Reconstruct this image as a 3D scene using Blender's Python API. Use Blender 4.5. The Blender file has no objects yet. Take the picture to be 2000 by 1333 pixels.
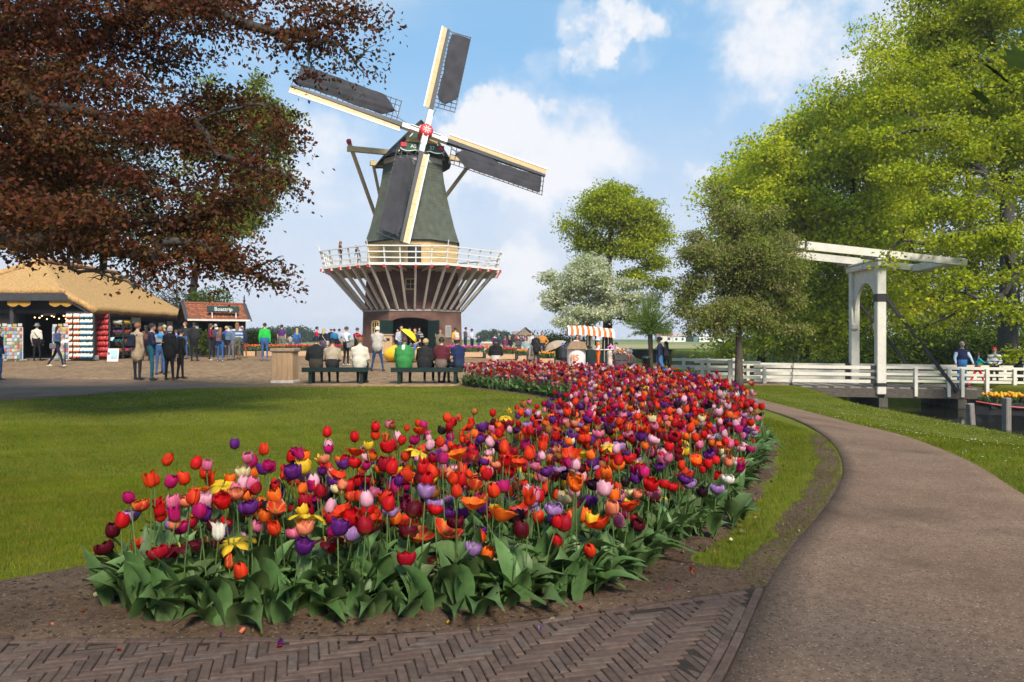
import bpy, bmesh, math, random
import numpy as np
from mathutils import Vector, Matrix, Euler
R = math.radians
rnd = random.Random(7)
rng = np.random.default_rng(11)
scene = bpy.context.scene
C = scene.collection

# ------------------------------------------------------------------ camera
F = 1500.0            # focal length in pixels of a 2000 px wide picture
CAMZ = 1.3            # eye height above the brick paving
HOR = 662.0           # horizon row
cam_d = bpy.data.cameras.new('camera')
cam_d.sensor_width = 36.0
cam_d.lens = 27.0
cam_d.shift_y = -0.00225
cam_d.clip_start = 0.05
cam_d.clip_end = 6000.0
cam_d.dof.use_dof = True
cam_d.dof.focus_distance = 11.0
cam_d.dof.aperture_fstop = 8.0
cam = bpy.data.objects.new('camera', cam_d)
cam.location = (0, 0, CAMZ)
cam.rotation_euler = (R(90), 0, 0)
C.objects.link(cam)
scene.camera = cam

# ------------------------------------------------------------------ sky and sun
SUN_EL, SUN_AZ = R(43), R(160)      # azimuth clockwise from +Y (the view direction): behind the camera, to the right
sun_dir = Vector((math.sin(SUN_AZ)*math.cos(SUN_EL), math.cos(SUN_AZ)*math.cos(SUN_EL), math.sin(SUN_EL)))
world = bpy.data.worlds.new('World')
scene.world = world
world.use_nodes = True
wn, wl = world.node_tree.nodes, world.node_tree.links
wn.clear()
def W(t, **kw):
    n = wn.new(t)
    for k, v in kw.items(): setattr(n, k, v)
    return n
def wmath(op, a, b=None, c=None, clamp=False):
    n = W('ShaderNodeMath', operation=op, use_clamp=clamp)
    for i, v in enumerate((a, b, c)):
        if v is None: continue
        if isinstance(v, (int, float)): n.inputs[i].default_value = v
        else: wl.new(v, n.inputs[i])
    return n.outputs[0]
def wvec(op, a, b=None, scale=None):
    n = W('ShaderNodeVectorMath', operation=op)
    for i, v in enumerate((a, b)):
        if v is None: continue
        if isinstance(v, (tuple, list, Vector)): n.inputs[i].default_value = v
        else: wl.new(v, n.inputs[i])
    if scale is not None: n.inputs['Scale'].default_value = scale
    return n.outputs['Value' if op == 'DOT_PRODUCT' else 'Vector']
def wrange(v, a, b, c=0.0, d=1.0, smooth=True):
    n = W('ShaderNodeMapRange')
    n.interpolation_type = 'SMOOTHSTEP' if smooth else 'LINEAR'
    wl.new(v, n.inputs[0])
    for i, x in enumerate((a, b, c, d)): n.inputs[i+1].default_value = x
    return n.outputs[0]
def wmix(fac, a, b):
    n = W('ShaderNodeMix', data_type='RGBA')
    if isinstance(fac, (int, float)): n.inputs[0].default_value = fac
    else: wl.new(fac, n.inputs[0])
    for i, v in ((6, a), (7, b)):
        if isinstance(v, tuple): n.inputs[i].default_value = (*v, 1)
        else: wl.new(v, n.inputs[i])
    return n.outputs[2]
SKY_STRENGTH = 0.070
sky = W('ShaderNodeTexSky', sky_type='NISHITA', sun_disc=False)
sky.sun_elevation, sky.sun_rotation = SUN_EL, SUN_AZ
sky.air_density, sky.dust_density, sky.ozone_density = 1.0, 0.6, 1.6
tc = W('ShaderNodeTexCoord')
d0 = tc.outputs['Generated']
wn1 = W('ShaderNodeTexNoise'); wl.new(d0, wn1.inputs['Vector'])
wn1.inputs['Scale'].default_value = 9.0; wn1.inputs['Detail'].default_value = 5.0; wn1.inputs['Roughness'].default_value = 0.62
warp = wvec('SCALE', wvec('SUBTRACT', wn1.outputs['Color'], (0.5, 0.5, 0.5)), scale=0.20)
dw = wvec('NORMALIZE', wvec('ADD', d0, warp))
sep = W('ShaderNodeSeparateXYZ'); wl.new(d0, sep.inputs[0])
dz = sep.outputs['Z']
zz = wmath('MAXIMUM', wmath('ADD', dz, 0.16), 0.05)
cz = W('ShaderNodeCombineXYZ')
for i in range(3): wl.new(zz, cz.inputs[i])
pl = wvec('DIVIDE', d0, cz.outputs[0])
fb = W('ShaderNodeTexNoise'); wl.new(pl, fb.inputs['Vector'])
fb.inputs['Scale'].default_value = 1.15; fb.inputs['Detail'].default_value = 6.0; fb.inputs['Roughness'].default_value = 0.56
def sdir(px, py):
    return Vector(((px-1000)/F, 1.0, (HOR-py)/F)).normalized()
def bump_at(px, py, r_px, w):
    c = sdir(px, py)
    r = r_px/F
    dt = wvec('DOT_PRODUCT', dw, tuple(c))
    return wmath('MULTIPLY', wrange(dt, math.cos(r), math.cos(r*0.15)), w)
fw = W('ShaderNodeTexNoise'); wl.new(d0, fw.inputs['Vector'])
fw.inputs['Scale'].default_value = 13.0; fw.inputs['Detail'].default_value = 5.0; fw.inputs['Roughness'].default_value = 0.6
acc = None
for b in ((1110, 50, 42, .7), (1072, 105, 60, .6), (1130, 95, 50, .55), (1180, 72, 55, .75), (1215, 45, 52, .85), (1255, 48, 48, .8), (1295, 60, 40, .65), (1230, 118, 60, .3), (1290, 110, 50, .3),
          (1560, 60, 210, .60), (1450, 10, 140, .5), (1720, 20, 230, .7), (1520, 120, 130, .45),
          (935, 220, 85, .75), (960, 270, 150, .75), (1070, 290, 160, .7), (1160, 310, 120, .5), (880, 310, 130, .6),
          (1090, 215, 32, .5), (1025, 215, 26, .5), (640, 275, 90, .55),
          (1000, 400, 280, .42), (660, 430, 240, .42), (1300, 330, 220, .25), (1040, 515, 85, .7), (1000, 545, 80, .5), (1410, 345, 70, .8)):
    acc = bump_at(*b) if acc is None else wmath('ADD', acc, bump_at(*b))
acc = wmath('MULTIPLY', acc, wrange(fw.outputs['Fac'], 0.30, 0.68, 0.25, 1.15, smooth=False))
acc = wmath('ADD', acc, wrange(fb.outputs['Fac'], 0.48, 0.80, 0.0, 0.75))
cloud = wmath('MULTIPLY', wrange(acc, 0.0, 1.30), 0.97)
veil = wmath('MULTIPLY', wrange(dz, 0.42, 0.02), 0.92)
thin = wmath('ADD', wmath('MULTIPLY', wrange(fb.outputs['Fac'], 0.30, 0.75), 0.16), 0.02)
c0 = W('ShaderNodeHueSaturation'); wl.new(sky.outputs[0], c0.inputs['Color'])
c0.inputs['Saturation'].default_value = 1.05; c0.inputs['Value'].default_value = 1.7
sky_c = wmix(0.70, c0.outputs[0], (2.35, 5.45, 8.7))
c1 = wmix(wmath('MAXIMUM', veil, thin), sky_c, (6.9, 7.25, 8.3))
c2 = wmix(cloud, c1, (8.9, 9.0, 9.4))
bg = W('ShaderNodeBackground'); wl.new(c2, bg.inputs[0]); bg.inputs[1].default_value = SKY_STRENGTH
world.cycles.sampling_method = 'MANUAL'; world.cycles.sample_map_resolution = 512
wo = W('ShaderNodeOutputWorld'); wl.new(bg.outputs[0], wo.inputs[0])

sun_l = bpy.data.lights.new('sun', 'SUN')
sun_l.energy = 4.2
sun_l.angle = R(13)
sun_l.color = (1.0, 0.90, 0.76)
sun = bpy.data.objects.new('sun', sun_l)
sun.rotation_euler = sun_dir.to_track_quat('Z', 'Y').to_euler()
sun.location = sun_dir*60
C.objects.link(sun)
vs = scene.view_settings
vs.view_transform = 'Standard'; vs.look = 'None'; vs.gamma = 1.0; vs.use_curve_mapping = False
vs.exposure = 0.6
scene.cycles.use_denoising = True
scene.cycles.use_adaptive_sampling = True
scene.cycles.adaptive_threshold = 0.02
scene.cycles.max_bounces = 5
scene.cycles.diffuse_bounces = 3
scene.cycles.glossy_bounces = 2
scene.cycles.transmission_bounces = 3
scene.cycles.transparent_max_bounces = 4
scene.cycles.volume_bounces = 0
scene.cycles.caustics_reflective = False
scene.cycles.caustics_refractive = False

# ------------------------------------------------------------------ terrain height
def sm(a, b, x):
    t = np.clip((np.asarray(x, float)-a)/(b-a), 0, 1)
    return t*t*(3-2*t)
def bank_x(y):
    return 9.8 + 1.3*sm(21, 30, y)
def gz(x, y):
    x = np.asarray(x, float); y = np.asarray(y, float)
    fade = 1 - sm(62, 80, y)
    left = 0.33*sm(22, 46, y)*(1-sm(-4, 3, x))
    right = -0.55*np.maximum(sm(0.5, 6.5, x)*sm(17, 30, y), sm(4.0, 9.0, x)*sm(7, 14, y))
    z = (left+right)*fade
    bx = bank_x(y)
    c = sm(bx, bx+0.8, x)*(1-sm(18.4, 19.4, x))*(1-sm(95, 97, y))
    return z*(1-c) - 2.3*c
def gzf(x, y): return float(gz(x, y))
def at(px, py, Y):
    "point seen at pixel (px, py) of the 2000 px photograph when it stands Y metres away"
    return Vector(((px-1000)/F*Y, Y, CAMZ-(py-HOR)/F*Y))
def onx(px, Y, dz=0.0):
    x = (px-1000)/F*Y
    return Vector((x, Y, gzf(x, Y)+dz))

# ------------------------------------------------------------------ small helpers
def tag(o, label=None, cat=None, group=None, kind=None):
    if label: o['label'] = label
    if cat: o['category'] = cat
    if group: o['group'] = group
    if kind: o['kind'] = kind
    return o
def empty(name, loc=(0, 0, 0), rz=0.0, parent=None):
    o = bpy.data.objects.new(name, None)
    o.empty_display_size = 0.1
    o.location = loc; o.rotation_euler = (0, 0, rz)
    C.objects.link(o)
    if parent: o.parent = parent
    return o
def link(name, me, parent=None, loc=None, rot=None, scale=None):
    o = bpy.data.objects.new(name, me)
    C.objects.link(o)
    if parent: o.parent = parent
    if loc is not None: o.location = loc
    if rot is not None: o.rotation_euler = rot
    if scale is not None: o.scale = scale
    return o
def copy_tree(o, parent=None, label=None, group=None):
    c = o.copy(); C.objects.link(c); c.parent = parent
    if label: c['label'] = label
    if group: c['group'] = group
    for ch in list(o.children): copy_tree(ch, c)
    return c

def np_mesh(name, V, polys, mats=(), smooth=False, col=None, midx=None):
    """V (n,3); polys: (m,k) int array or list of such arrays; col (n,3) vertex colours"""
    if isinstance(polys, np.ndarray): polys = [polys]
    polys = [p for p in polys if len(p)]
    me = bpy.data.meshes.new(name)
    V = np.ascontiguousarray(V, dtype=np.float32)
    me.vertices.add(len(V)); me.vertices.foreach_set('co', V.ravel())
    loops = np.concatenate([p.ravel() for p in polys]).astype(np.int32)
    sizes = np.concatenate([np.full(len(p), p.shape[1], np.int32) for p in polys])
    starts = np.concatenate(([0], np.cumsum(sizes)[:-1])).astype(np.int32)
    me.loops.add(len(loops)); me.loops.foreach_set('vertex_index', loops)
    me.polygons.add(len(sizes)); me.polygons.foreach_set('loop_start', starts); me.polygons.foreach_set('loop_total', sizes)
    if midx is not None: me.polygons.foreach_set('material_index', np.asarray(midx, np.int32))
    if smooth: me.polygons.foreach_set('use_smooth', np.ones(len(sizes), bool))
    if col is not None:
        a = me.color_attributes.new('Col', 'FLOAT_COLOR', 'POINT')
        cc = np.ones((len(V), 4), np.float32); cc[:, :3] = col
        a.data.foreach_set('color', cc.ravel())
    for m in mats: me.materials.append(m)
    me.update(calc_edges=True); me.validate()
    return me

class MB:
    "collects shapes and links them as one mesh object"
    def __init__(s): s.v, s.f, s.m, s.n = [], [], [], 0
    def add(s, V, Fs, mi=0):
        V = np.asarray(V, float).reshape(-1, 3)
        for f in Fs: s.f.append([int(i)+s.n for i in f]); s.m.append(mi)
        s.v.append(V); s.n += len(V)
        return s
    def box(s, c, size, rz=0.0, mi=0, taper=1.0, rot=None):
        x, y, z = [q/2 for q in size]
        t = taper
        V = np.array([(-x, -y, -z), (x, -y, -z), (x, y, -z), (-x, y, -z), (-x*t, -y*t, z), (x*t, -y*t, z), (x*t, y*t, z), (-x*t, y*t, z)])
        M = np.array((Euler(rot) if rot else Euler((0, 0, rz))).to_matrix())
        V = V @ M.T + np.array(c)
        return s.add(V, [(0, 3, 2, 1), (4, 5, 6, 7), (0, 1, 5, 4), (1, 2, 6, 5), (2, 3, 7, 6), (3, 0, 4, 7)], mi)
    def cham(s, c, size, b=0.01, rz=0.0, mi=0, rot=None):
        "box with chamfered edges"
        hx, hy, hz = [q/2 for q in size]
        V, Fs = [], []
        bm = bmesh.new()
        bmesh.ops.create_cube(bm, size=1.0)
        for v in bm.verts: v.co = Vector((v.co.x*2*hx, v.co.y*2*hy, v.co.z*2*hz))
        bmesh.ops.bevel(bm, geom=bm.edges[:], offset=b, segments=1, affect='EDGES', profile=0.5)
        bm.verts.index_update()
        V = np.array([v.co[:] for v in bm.verts]); Fs = [[v.index for v in f.verts] for f in bm.faces]
        bm.free()
        M = np.array((Euler(rot) if rot else Euler((0, 0, rz))).to_matrix())
        return s.add(V @ M.T + np.array(c), Fs, mi)
    def beam(s, p0, p1, w, h, up=(0, 0, 1), mi=0, w1=None, h1=None):
        p0, p1 = Vector(p0), Vector(p1)
        a = (p1-p0).normalized(); u = Vector(up)
        sd = a.cross(u)
        if sd.length < 1e-4: sd = a.cross(Vector((1, 0, 0)))
        sd.normalize(); u = sd.cross(a).normalized()
        w1 = w if w1 is None else w1; h1 = h if h1 is None else h1
        V = []
        for p, ww, hh in ((p0, w, h), (p1, w1, h1)):
            for sx, sy in ((-1, -1), (1, -1), (1, 1), (-1, 1)):
                V.append(p + sd*(sx*ww/2) + u*(sy*hh/2))
        return s.add([v[:] for v in V], [(0, 1, 2, 3), (7, 6, 5, 4), (0, 4, 5, 1), (1, 5, 6, 2), (2, 6, 7, 3), (3, 7, 4, 0)], mi)
    def tube(s, pts, radii, n=8, mi=0, cap=True):
        pts = [Vector(p) for p in pts]
        if isinstance(radii, (int, float)): radii = [radii]*len(pts)
        V, Fs = [], []
        side = None
        for i, p in enumerate(pts):
            a = (pts[min(i+1, len(pts)-1)] - pts[max(i-1, 0)])
            a = a.normalized() if a.length > 1e-9 else Vector((0, 0, 1))
            if side is None:
                side = a.cross(Vector((0, 0, 1)))
                if side.length < 0.05: side = a.cross(Vector((1, 0, 0)))
            side = (side - a*side.dot(a)).normalized(); b = a.cross(side)
            for k in range(n):
                t = 2*math.pi*k/n
                V.append((p + side*(math.cos(t)*radii[i]) + b*(math.sin(t)*radii[i]))[:])
        for i in range(len(pts)-1):
            for k in range(n):
                k2 = (k+1) % n
                Fs.append((i*n+k, i*n+k2, (i+1)*n+k2, (i+1)*n+k))
        if cap:
            Fs.append(tuple(range(n-1, -1, -1))); Fs.append(tuple(range((len(pts)-1)*n, len(pts)*n)))
        return s.add(V, Fs, mi)
    def lathe(s, prof, n=16, c=(0, 0, 0), mi=0, a0=0.0, sx=1.0, sy=1.0, cap=True):
        "prof: list of (radius, z)"
        V, Fs = [], []
        for r, z in prof:
            for k in range(n):
                t = a0 + 2*math.pi*k/n
                V.append((c[0]+sx*r*math.cos(t), c[1]+sy*r*math.sin(t), c[2]+z))
        for i in range(len(prof)-1):
            for k in range(n):
                k2 = (k+1) % n
                Fs.append((i*n+k, i*n+k2, (i+1)*n+k2, (i+1)*n+k))
        if cap:
            Fs.append(tuple(range(n-1, -1, -1))); Fs.append(tuple(range((len(prof)-1)*n, len(prof)*n)))
        return s.add(V, Fs, mi)
    def prism(s, poly, p, u, v, w, mi=0):
        "polygon (a, b) -> p + a*u + b*v, extruded along w"
        p, u, v, w = (Vector(q) for q in (p, u, v, w))
        n = len(poly)
        V = [(p+u*a+v*b)[:] for a, b in poly] + [(p+u*a+v*b+w)[:] for a, b in poly]
        Fs = [tuple(range(n)), tuple(range(2*n-1, n-1, -1))]
        for i in range(n):
            j = (i+1) % n
            Fs.append((i, i+n, j+n, j))
        return s.add(V, Fs, mi)
    def grid(s, P, mi=0):
        "P: (a,b,3) array of points"
        P = np.asarray(P, float); a, b = P.shape[:2]
        Fs = [(i*b+j, i*b+j+1, (i+1)*b+j+1, (i+1)*b+j) for i in range(a-1) for j in range(b-1)]
        return s.add(P.reshape(-1, 3), Fs, mi)
    def mesh(s, name, mats, smooth=False):
        me = bpy.data.meshes.new(name)
        V = np.concatenate(s.v) if s.v else np.zeros((0, 3))
        me.from_pydata([tuple(q) for q in V], [], s.f)
        for m in (mats if isinstance(mats, (list, tuple)) else [mats]): me.materials.append(m)
        if len(set(s.m)) > 1: me.polygons.foreach_set('material_index', np.array(s.m, np.int32))
        if smooth: me.polygons.foreach_set('use_smooth', np.ones(len(me.polygons), bool))
        bm = bmesh.new(); bm.from_mesh(me); bmesh.ops.recalc_face_normals(bm, faces=bm.faces[:]); bm.to_mesh(me); bm.free()
        return me
    def build(s, name, mats, parent=None, smooth=False, loc=None, rot=None):
        return link(name, s.mesh(name, mats, smooth), parent, loc, rot)

# ------------------------------------------------------------------ materials
_mats = {}
def mat(name, col, rough=0.75, var=0.25, vscale=6.0, bump=0.0, bscale=40.0, metal=0.0, spec=0.4, col2=None, stretch=None, coat=0.0, detail=6.0):
    if name in _mats: return _mats[name]
    m = bpy.data.materials.new(name); m.use_nodes = True
    nt = m.node_tree; n, l = nt.nodes, nt.links
    p = n['Principled BSDF']
    p.inputs['Roughness'].default_value = rough; p.inputs['Metallic'].default_value = metal
    p.inputs['Specular IOR Level'].default_value = spec
    if coat: p.inputs['Coat Weight'].default_value = coat
    tcn = n.new('ShaderNodeTexCoord'); vec = tcn.outputs['Object']
    if stretch:
        mp = n.new('ShaderNodeMapping'); mp.inputs['Scale'].default_value = stretch
        l.new(vec, mp.inputs[0]); vec = mp.outputs[0]
    nz = n.new('ShaderNodeTexNoise'); nz.inputs['Scale'].default_value = vscale; nz.inputs['Detail'].default_value = detail
    nz.inputs['Roughness'].default_value = 0.65
    l.new(vec, nz.inputs['Vector'])
    mr = n.new('ShaderNodeMapRange'); mr.inputs[1].default_value = 0.3; mr.inputs[2].default_value = 0.7
    l.new(nz.outputs['Fac'], mr.inputs[0])
    mx = n.new('ShaderNodeMix'); mx.data_type = 'RGBA'
    a = tuple(min(1, c*(1-var)) for c in col); b = tuple(min(1, c*(1+var)) for c in (col2 or col))
    mx.inputs[6].default_value = (*a, 1); mx.inputs[7].default_value = (*b, 1)
    l.new(mr.outputs[0], mx.inputs[0]); l.new(mx.outputs[2], p.inputs['Base Color'])
    if bump:
        bz = n.new('ShaderNodeTexNoise'); bz.inputs['Scale'].default_value = bscale; bz.inputs['Detail'].default_value = 5.0
        l.new(vec, bz.inputs['Vector'])
        bp = n.new('ShaderNodeBump'); bp.inputs['Strength'].default_value = bump; bp.inputs['Distance'].default_value = 0.02
        l.new(bz.outputs['Fac'], bp.inputs['Height']); l.new(bp.outputs[0], p.inputs['Normal'])
    _mats[name] = m
    return m
def attr_mat(name, rough=0.6, trans=0.3, spec=0.3, var=0.25, vscale=30.0, sheen=0.0, bump=0.0, tmul=(1.1, 1.15, 0.7)):
    "leaf or petal: colour from the mesh's own Col attribute, partly translucent"
    m = bpy.data.materials.new(name); m.use_nodes = True
    nt = m.node_tree; n, l = nt.nodes, nt.links
    p = n['Principled BSDF']; out = n['Material Output']
    p.inputs['Roughness'].default_value = rough; p.inputs['Specular IOR Level'].default_value = spec
    at_ = n.new('ShaderNodeAttribute'); at_.attribute_name = 'Col'
    tcn = n.new('ShaderNodeTexCoord')
    nz = n.new('ShaderNodeTexNoise'); nz.inputs['Scale'].default_value = vscale; nz.inputs['Detail'].default_value = 3.0
    l.new(tcn.outputs['Object'], nz.inputs['Vector'])
    mr = n.new('ShaderNodeMapRange'); mr.inputs[1].default_value = 0.3; mr.inputs[2].default_value = 0.7
    mr.inputs[3].default_value = 1-var; mr.inputs[4].default_value = 1+var
    l.new(nz.outputs['Fac'], mr.inputs[0])
    vm = n.new('ShaderNodeVectorMath'); vm.operation = 'SCALE'
    l.new(at_.outputs['Color'], vm.inputs[0]); l.new(mr.outputs[0], vm.inputs['Scale'])
    l.new(vm.outputs[0], p.inputs['Base Color'])
    if bump:
        bp = n.new('ShaderNodeBump'); bp.inputs['Strength'].default_value = bump; bp.inputs['Distance'].default_value = 0.004
        l.new(nz.outputs['Fac'], bp.inputs['Height']); l.new(bp.outputs[0], p.inputs['Normal'])
    if trans:
        tr = n.new('ShaderNodeBsdfTranslucent')
        v2 = n.new('ShaderNodeVectorMath'); v2.operation = 'MULTIPLY'; v2.inputs[1].default_value = tmul
        l.new(vm.outputs[0], v2.inputs[0]); l.new(v2.outputs[0], tr.inputs['Color'])
        ms = n.new('ShaderNodeMixShader'); ms.inputs[0].default_value = trans
        l.new(p.outputs[0], ms.inputs[1]); l.new(tr.outputs[0], ms.inputs[2]); l.new(ms.outputs[0], out.inputs['Surface'])
    return m
def emit_mat(name, col, s):
    m = bpy.data.materials.new(name); m.use_nodes = True
    p = m.node_tree.nodes['Principled BSDF']
    p.inputs['Base Color'].default_value = (*col, 1); p.inputs['Emission Color'].default_value = (*col, 1); p.inputs['Emission Strength'].default_value = s
    return m
def text_mesh(txt, size, extrude=0.004, material=None, bold=0.0, align='CENTER'):
    cu = bpy.data.curves.new('lettering', 'FONT'); cu.body = txt; cu.size = size; cu.extrude = extrude; cu.offset = bold
    cu.align_x = align; cu.align_y = 'CENTER'
    o = bpy.data.objects.new('tmp_text', cu); C.objects.link(o)
    bpy.context.view_layer.update()
    me = bpy.data.meshes.new_from_object(o.evaluated_get(bpy.context.evaluated_depsgraph_get()))
    bpy.data.objects.remove(o); bpy.data.curves.remove(cu)
    me.name = 'lettering'; me.materials.clear()
    if material: me.materials.append(material)
    return me
# ================================================================== ground, paths, water
def ground_mat(name, cols, scales, bump=0.4, bscale=60.0, rough=0.95, fine=None, thr=(0.38, 0.62), stain=None):
    "cols: three colours mixed by a broad and a fine noise; fine: (scale, colour, threshold) speckles"
    m = bpy.data.materials.new(name); m.use_nodes = True
    nt = m.node_tree; n, l = nt.nodes, nt.links
    p = n['Principled BSDF']; p.inputs['Roughness'].default_value = rough; p.inputs['Specular IOR Level'].default_value = 0.15
    tcn = n.new('ShaderNodeTexCoord')
    def nz(s, det=6):
        q = n.new('ShaderNodeTexNoise'); q.inputs['Scale'].default_value = s; q.inputs['Detail'].default_value = det; q.inputs['Roughness'].default_value = 0.65
        l.new(tcn.outputs['Object'], q.inputs['Vector']); return q.outputs['Fac']
    def rg(v, a, b):
        q = n.new('ShaderNodeMapRange'); q.inputs[1].default_value = a; q.inputs[2].default_value = b; l.new(v, q.inputs[0]); return q.outputs[0]
    def mx(f, a, b):
        q = n.new('ShaderNodeMix'); q.data_type = 'RGBA'; l.new(f, q.inputs[0])
        for i, v in ((6, a), (7, b)):
            if isinstance(v, tuple): q.inputs[i].default_value = (*v, 1)
            else: l.new(v, q.inputs[i])
        return q.outputs[2]
    c = mx(rg(nz(scales[0]), *thr), cols[0], cols[1])
    c = mx(rg(nz(scales[1]), 0.45, 0.7), c, cols[2])
    if fine:
        for sc, fc, t in fine:
            v = n.new('ShaderNodeTexVoronoi'); v.inputs['Scale'].default_value = sc; l.new(tcn.outputs['Object'], v.inputs['Vector'])
            sepc = n.new('ShaderNodeSeparateColor'); l.new(v.outputs['Color'], sepc.inputs[0])
            c = mx(rg(sepc.outputs[0], t, t+0.02), c, fc)
    if stain:
        c = mx(rg(nz(stain[0], 7), 0.52, 0.72), c, stain[1])
        c = mx(rg(nz(stain[0]*3.3, 7), 0.60, 0.80), c, stain[2])
    l.new(c, p.inputs['Base Color'])
    bp = n.new('ShaderNodeBump'); bp.inputs['Strength'].default_value = bump; bp.inputs['Distance'].default_value = 0.02
    l.new(nz(bscale, 8), bp.inputs['Height']); l.new(bp.outputs[0], p.inputs['Normal'])
    return m
M_GRASS = ground_mat('lawn grass', ((0.0665, 0.0942, 0.0060), (0.1210, 0.1412, 0.0097), (0.1633, 0.1506, 0.0157)), (0.55, 7.0), bump=0.8, bscale=90.0)
M_SOIL = ground_mat('bed soil', ((0.0811, 0.0492, 0.0303), (0.1280, 0.0837, 0.0544), (0.0528, 0.0328, 0.0212)), (1.6, 22.0), bump=1.0, bscale=45.0,
                    fine=((130.0, (0.1451, 0.1150, 0.0832), 0.93), (60.0, (0.0299, 0.0205, 0.0151), 0.93)))
M_ASPH = ground_mat('path chippings', ((0.1931, 0.1213, 0.0803), (0.2462, 0.1616, 0.1098), (0.1448, 0.0916, 0.0618)), (0.9, 30.0), bump=0.7, bscale=160.0, stain=(0.55, (0.1050, 0.0688, 0.0464), (0.2600, 0.1767, 0.1200)),
                    fine=((150.0, (0.3862, 0.2874, 0.2086), 0.95), (110.0, (0.0966, 0.0647, 0.0463), 0.92)))
M_PLAZA = ground_mat('plaza clinker', ((0.2025, 0.1283, 0.0684), (0.2790, 0.1822, 0.1008), (0.1530, 0.0994, 0.0562)), (0.25, 3.0), bump=0.6, bscale=22.0,
                     fine=((9.0, (0.3240, 0.2236, 0.1296), 0.86), (7.0, (0.1260, 0.0787, 0.0468), 0.88)))
M_SAND = ground_mat('joint sand', ((0.0315, 0.0238, 0.0196), (0.0455, 0.0350, 0.0280), (0.0245, 0.0189, 0.0154)), (4.0, 60.0), bump=0.7, bscale=120.0)

xs = np.concatenate([np.linspace(-900, -70, 14), np.linspace(-60, 8.8, 70), np.linspace(9.0, 20.0, 60), np.linspace(20.8, 60, 24), np.linspace(70, 900, 14)])
ys = np.concatenate([np.linspace(-30, 2, 12), np.linspace(2.4, 34, 80), np.linspace(34.5, 100, 55), np.geomspace(105, 1500, 20)])
X, Y = np.meshgrid(xs, ys)
V = np.stack([X, Y, gz(X, Y)], -1)
a, b = X.shape
idx = np.arange(a*b).reshape(a, b)
Q = np.stack([idx[:-1, :-1], idx[:-1, 1:], idx[1:, 1:], idx[1:, :-1]], -1).reshape(-1, 4)
ground = link('ground', np_mesh('ground', V.reshape(-1, 3), Q, [M_GRASS], smooth=True))
tag(ground, kind='structure')

def resample(pts, n):
    P = np.asarray(pts, float)
    # Catmull-Rom through the points, then even spacing
    Pp = np.vstack([2*P[0]-P[1], P, 2*P[-1]-P[-2]])
    out = []
    for i in range(len(P)-1):
        p0, p1, p2, p3 = Pp[i:i+4]
        for t in np.linspace(0, 1, 24, endpoint=False):
            out.append(0.5*((2*p1)+(-p0+p2)*t+(2*p0-5*p1+4*p2-p3)*t*t+(-p0+3*p1-3*p2+p3)*t**3))
    out.append(P[-1]); out = np.array(out)
    d = np.concatenate([[0], np.cumsum(np.linalg.norm(np.diff(out, axis=0), axis=1))])
    s = np.linspace(0, d[-1], n)
    return np.stack([np.interp(s, d, out[:, k]) for k in range(P.shape[1])], -1)
def strip(name, left, right, n, m, lift, material, skirt=0.06):
    L, Rr = resample(left, n), resample(right, n)
    t = np.linspace(0, 1, m)[None, :, None]
    P = L[:, None]*(1-t)+Rr[:, None]*t
    Z = gz(P[..., 0], P[..., 1])+lift
    Pz = np.concatenate([P, Z[..., None]], -1)
    if skirt:
        e0, e1 = Pz[:, :1].copy(), Pz[:, -1:].copy(); e0[..., 2] -= skirt; e1[..., 2] -= skirt
        Pz = np.concatenate([e0, Pz, e1], 1)
    a, b = Pz.shape[:2]
    idx = np.arange(a*b).reshape(a, b)
    Q = np.stack([idx[:-1, :-1], idx[:-1, 1:], idx[1:, 1:], idx[1:, :-1]], -1).reshape(-1, 4)
    o = link(name, np_mesh(name, Pz.reshape(-1, 3), Q, [material], smooth=False))
    return tag(o, kind='structure')
PATH_L = [(0.28, 1.6), (0.36, 2.1), (0.80, 2.9), (1.25, 3.84), (1.64, 4.6), (2.35, 5.8), (3.05, 7.1), (3.6, 8.4), (4.05, 9.8), (4.4, 11.3), (4.65, 13), (4.8, 15.5), (4.75, 18), (4.4, 21), (3.6, 24.6), (2.9, 27)]
PATH_R = [(3.2, 1.6), (3.3, 2.1), (3.45, 3.0), (3.65, 4.2), (3.95, 5.4), (4.25, 6.4), (4.8, 8.0), (5.2, 9.6), (5.6, 11.3), (5.9, 13.2), (6.1, 15.5), (6.2, 18), (6.2, 21), (6.4, 24.6), (7.0, 27)]
path = strip('path', PATH_L, PATH_R, 160, 10, 0.010, M_ASPH)
PL_F = [(-60, 26), (-30, 25.0), (-16, 24.6), (-10.8, 23.8), (-8.4, 22.4), (-6.6, 21.4), (-4, 21.1), (-1.6, 21.1), (0.2, 24.4), (2.2, 24.3), (4.0, 24.8), (6.6, 26.6)]
PL_B = [(-60, 60), (-40, 60), (-30, 60), (-24, 60), (-20, 60), (-16, 60), (-12, 60), (-8, 60), (-4, 60), (-1, 60), (2, 57), (8.2, 46)]
plaza = strip('plaza', PL_F, PL_B, 90, 40, 0.022, M_PLAZA)
walk = strip('walkway', [(-60, 11.5), (-30, 13.4), (-15, 14.9), (-10.6, 16.3), (-9.4, 18.9), (-7.4, 20.5), (-4.2, 20.9)],
             [(-60, 27.5), (-30, 26.5), (-16, 26), (-10.8, 25.2), (-9.2, 24), (-6.9, 22.5), (-4.0, 21.9)], 70, 10, 0.012, M_ASPH)
approach = strip('bridge_approach_path', [(5.4, 28.8), (8.2, 30.6), (11.0, 30.5)], [(5.2, 32.0), (8.2, 33.2), (11.0, 33.4)], 14, 5, 0.034, M_ASPH)

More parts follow.
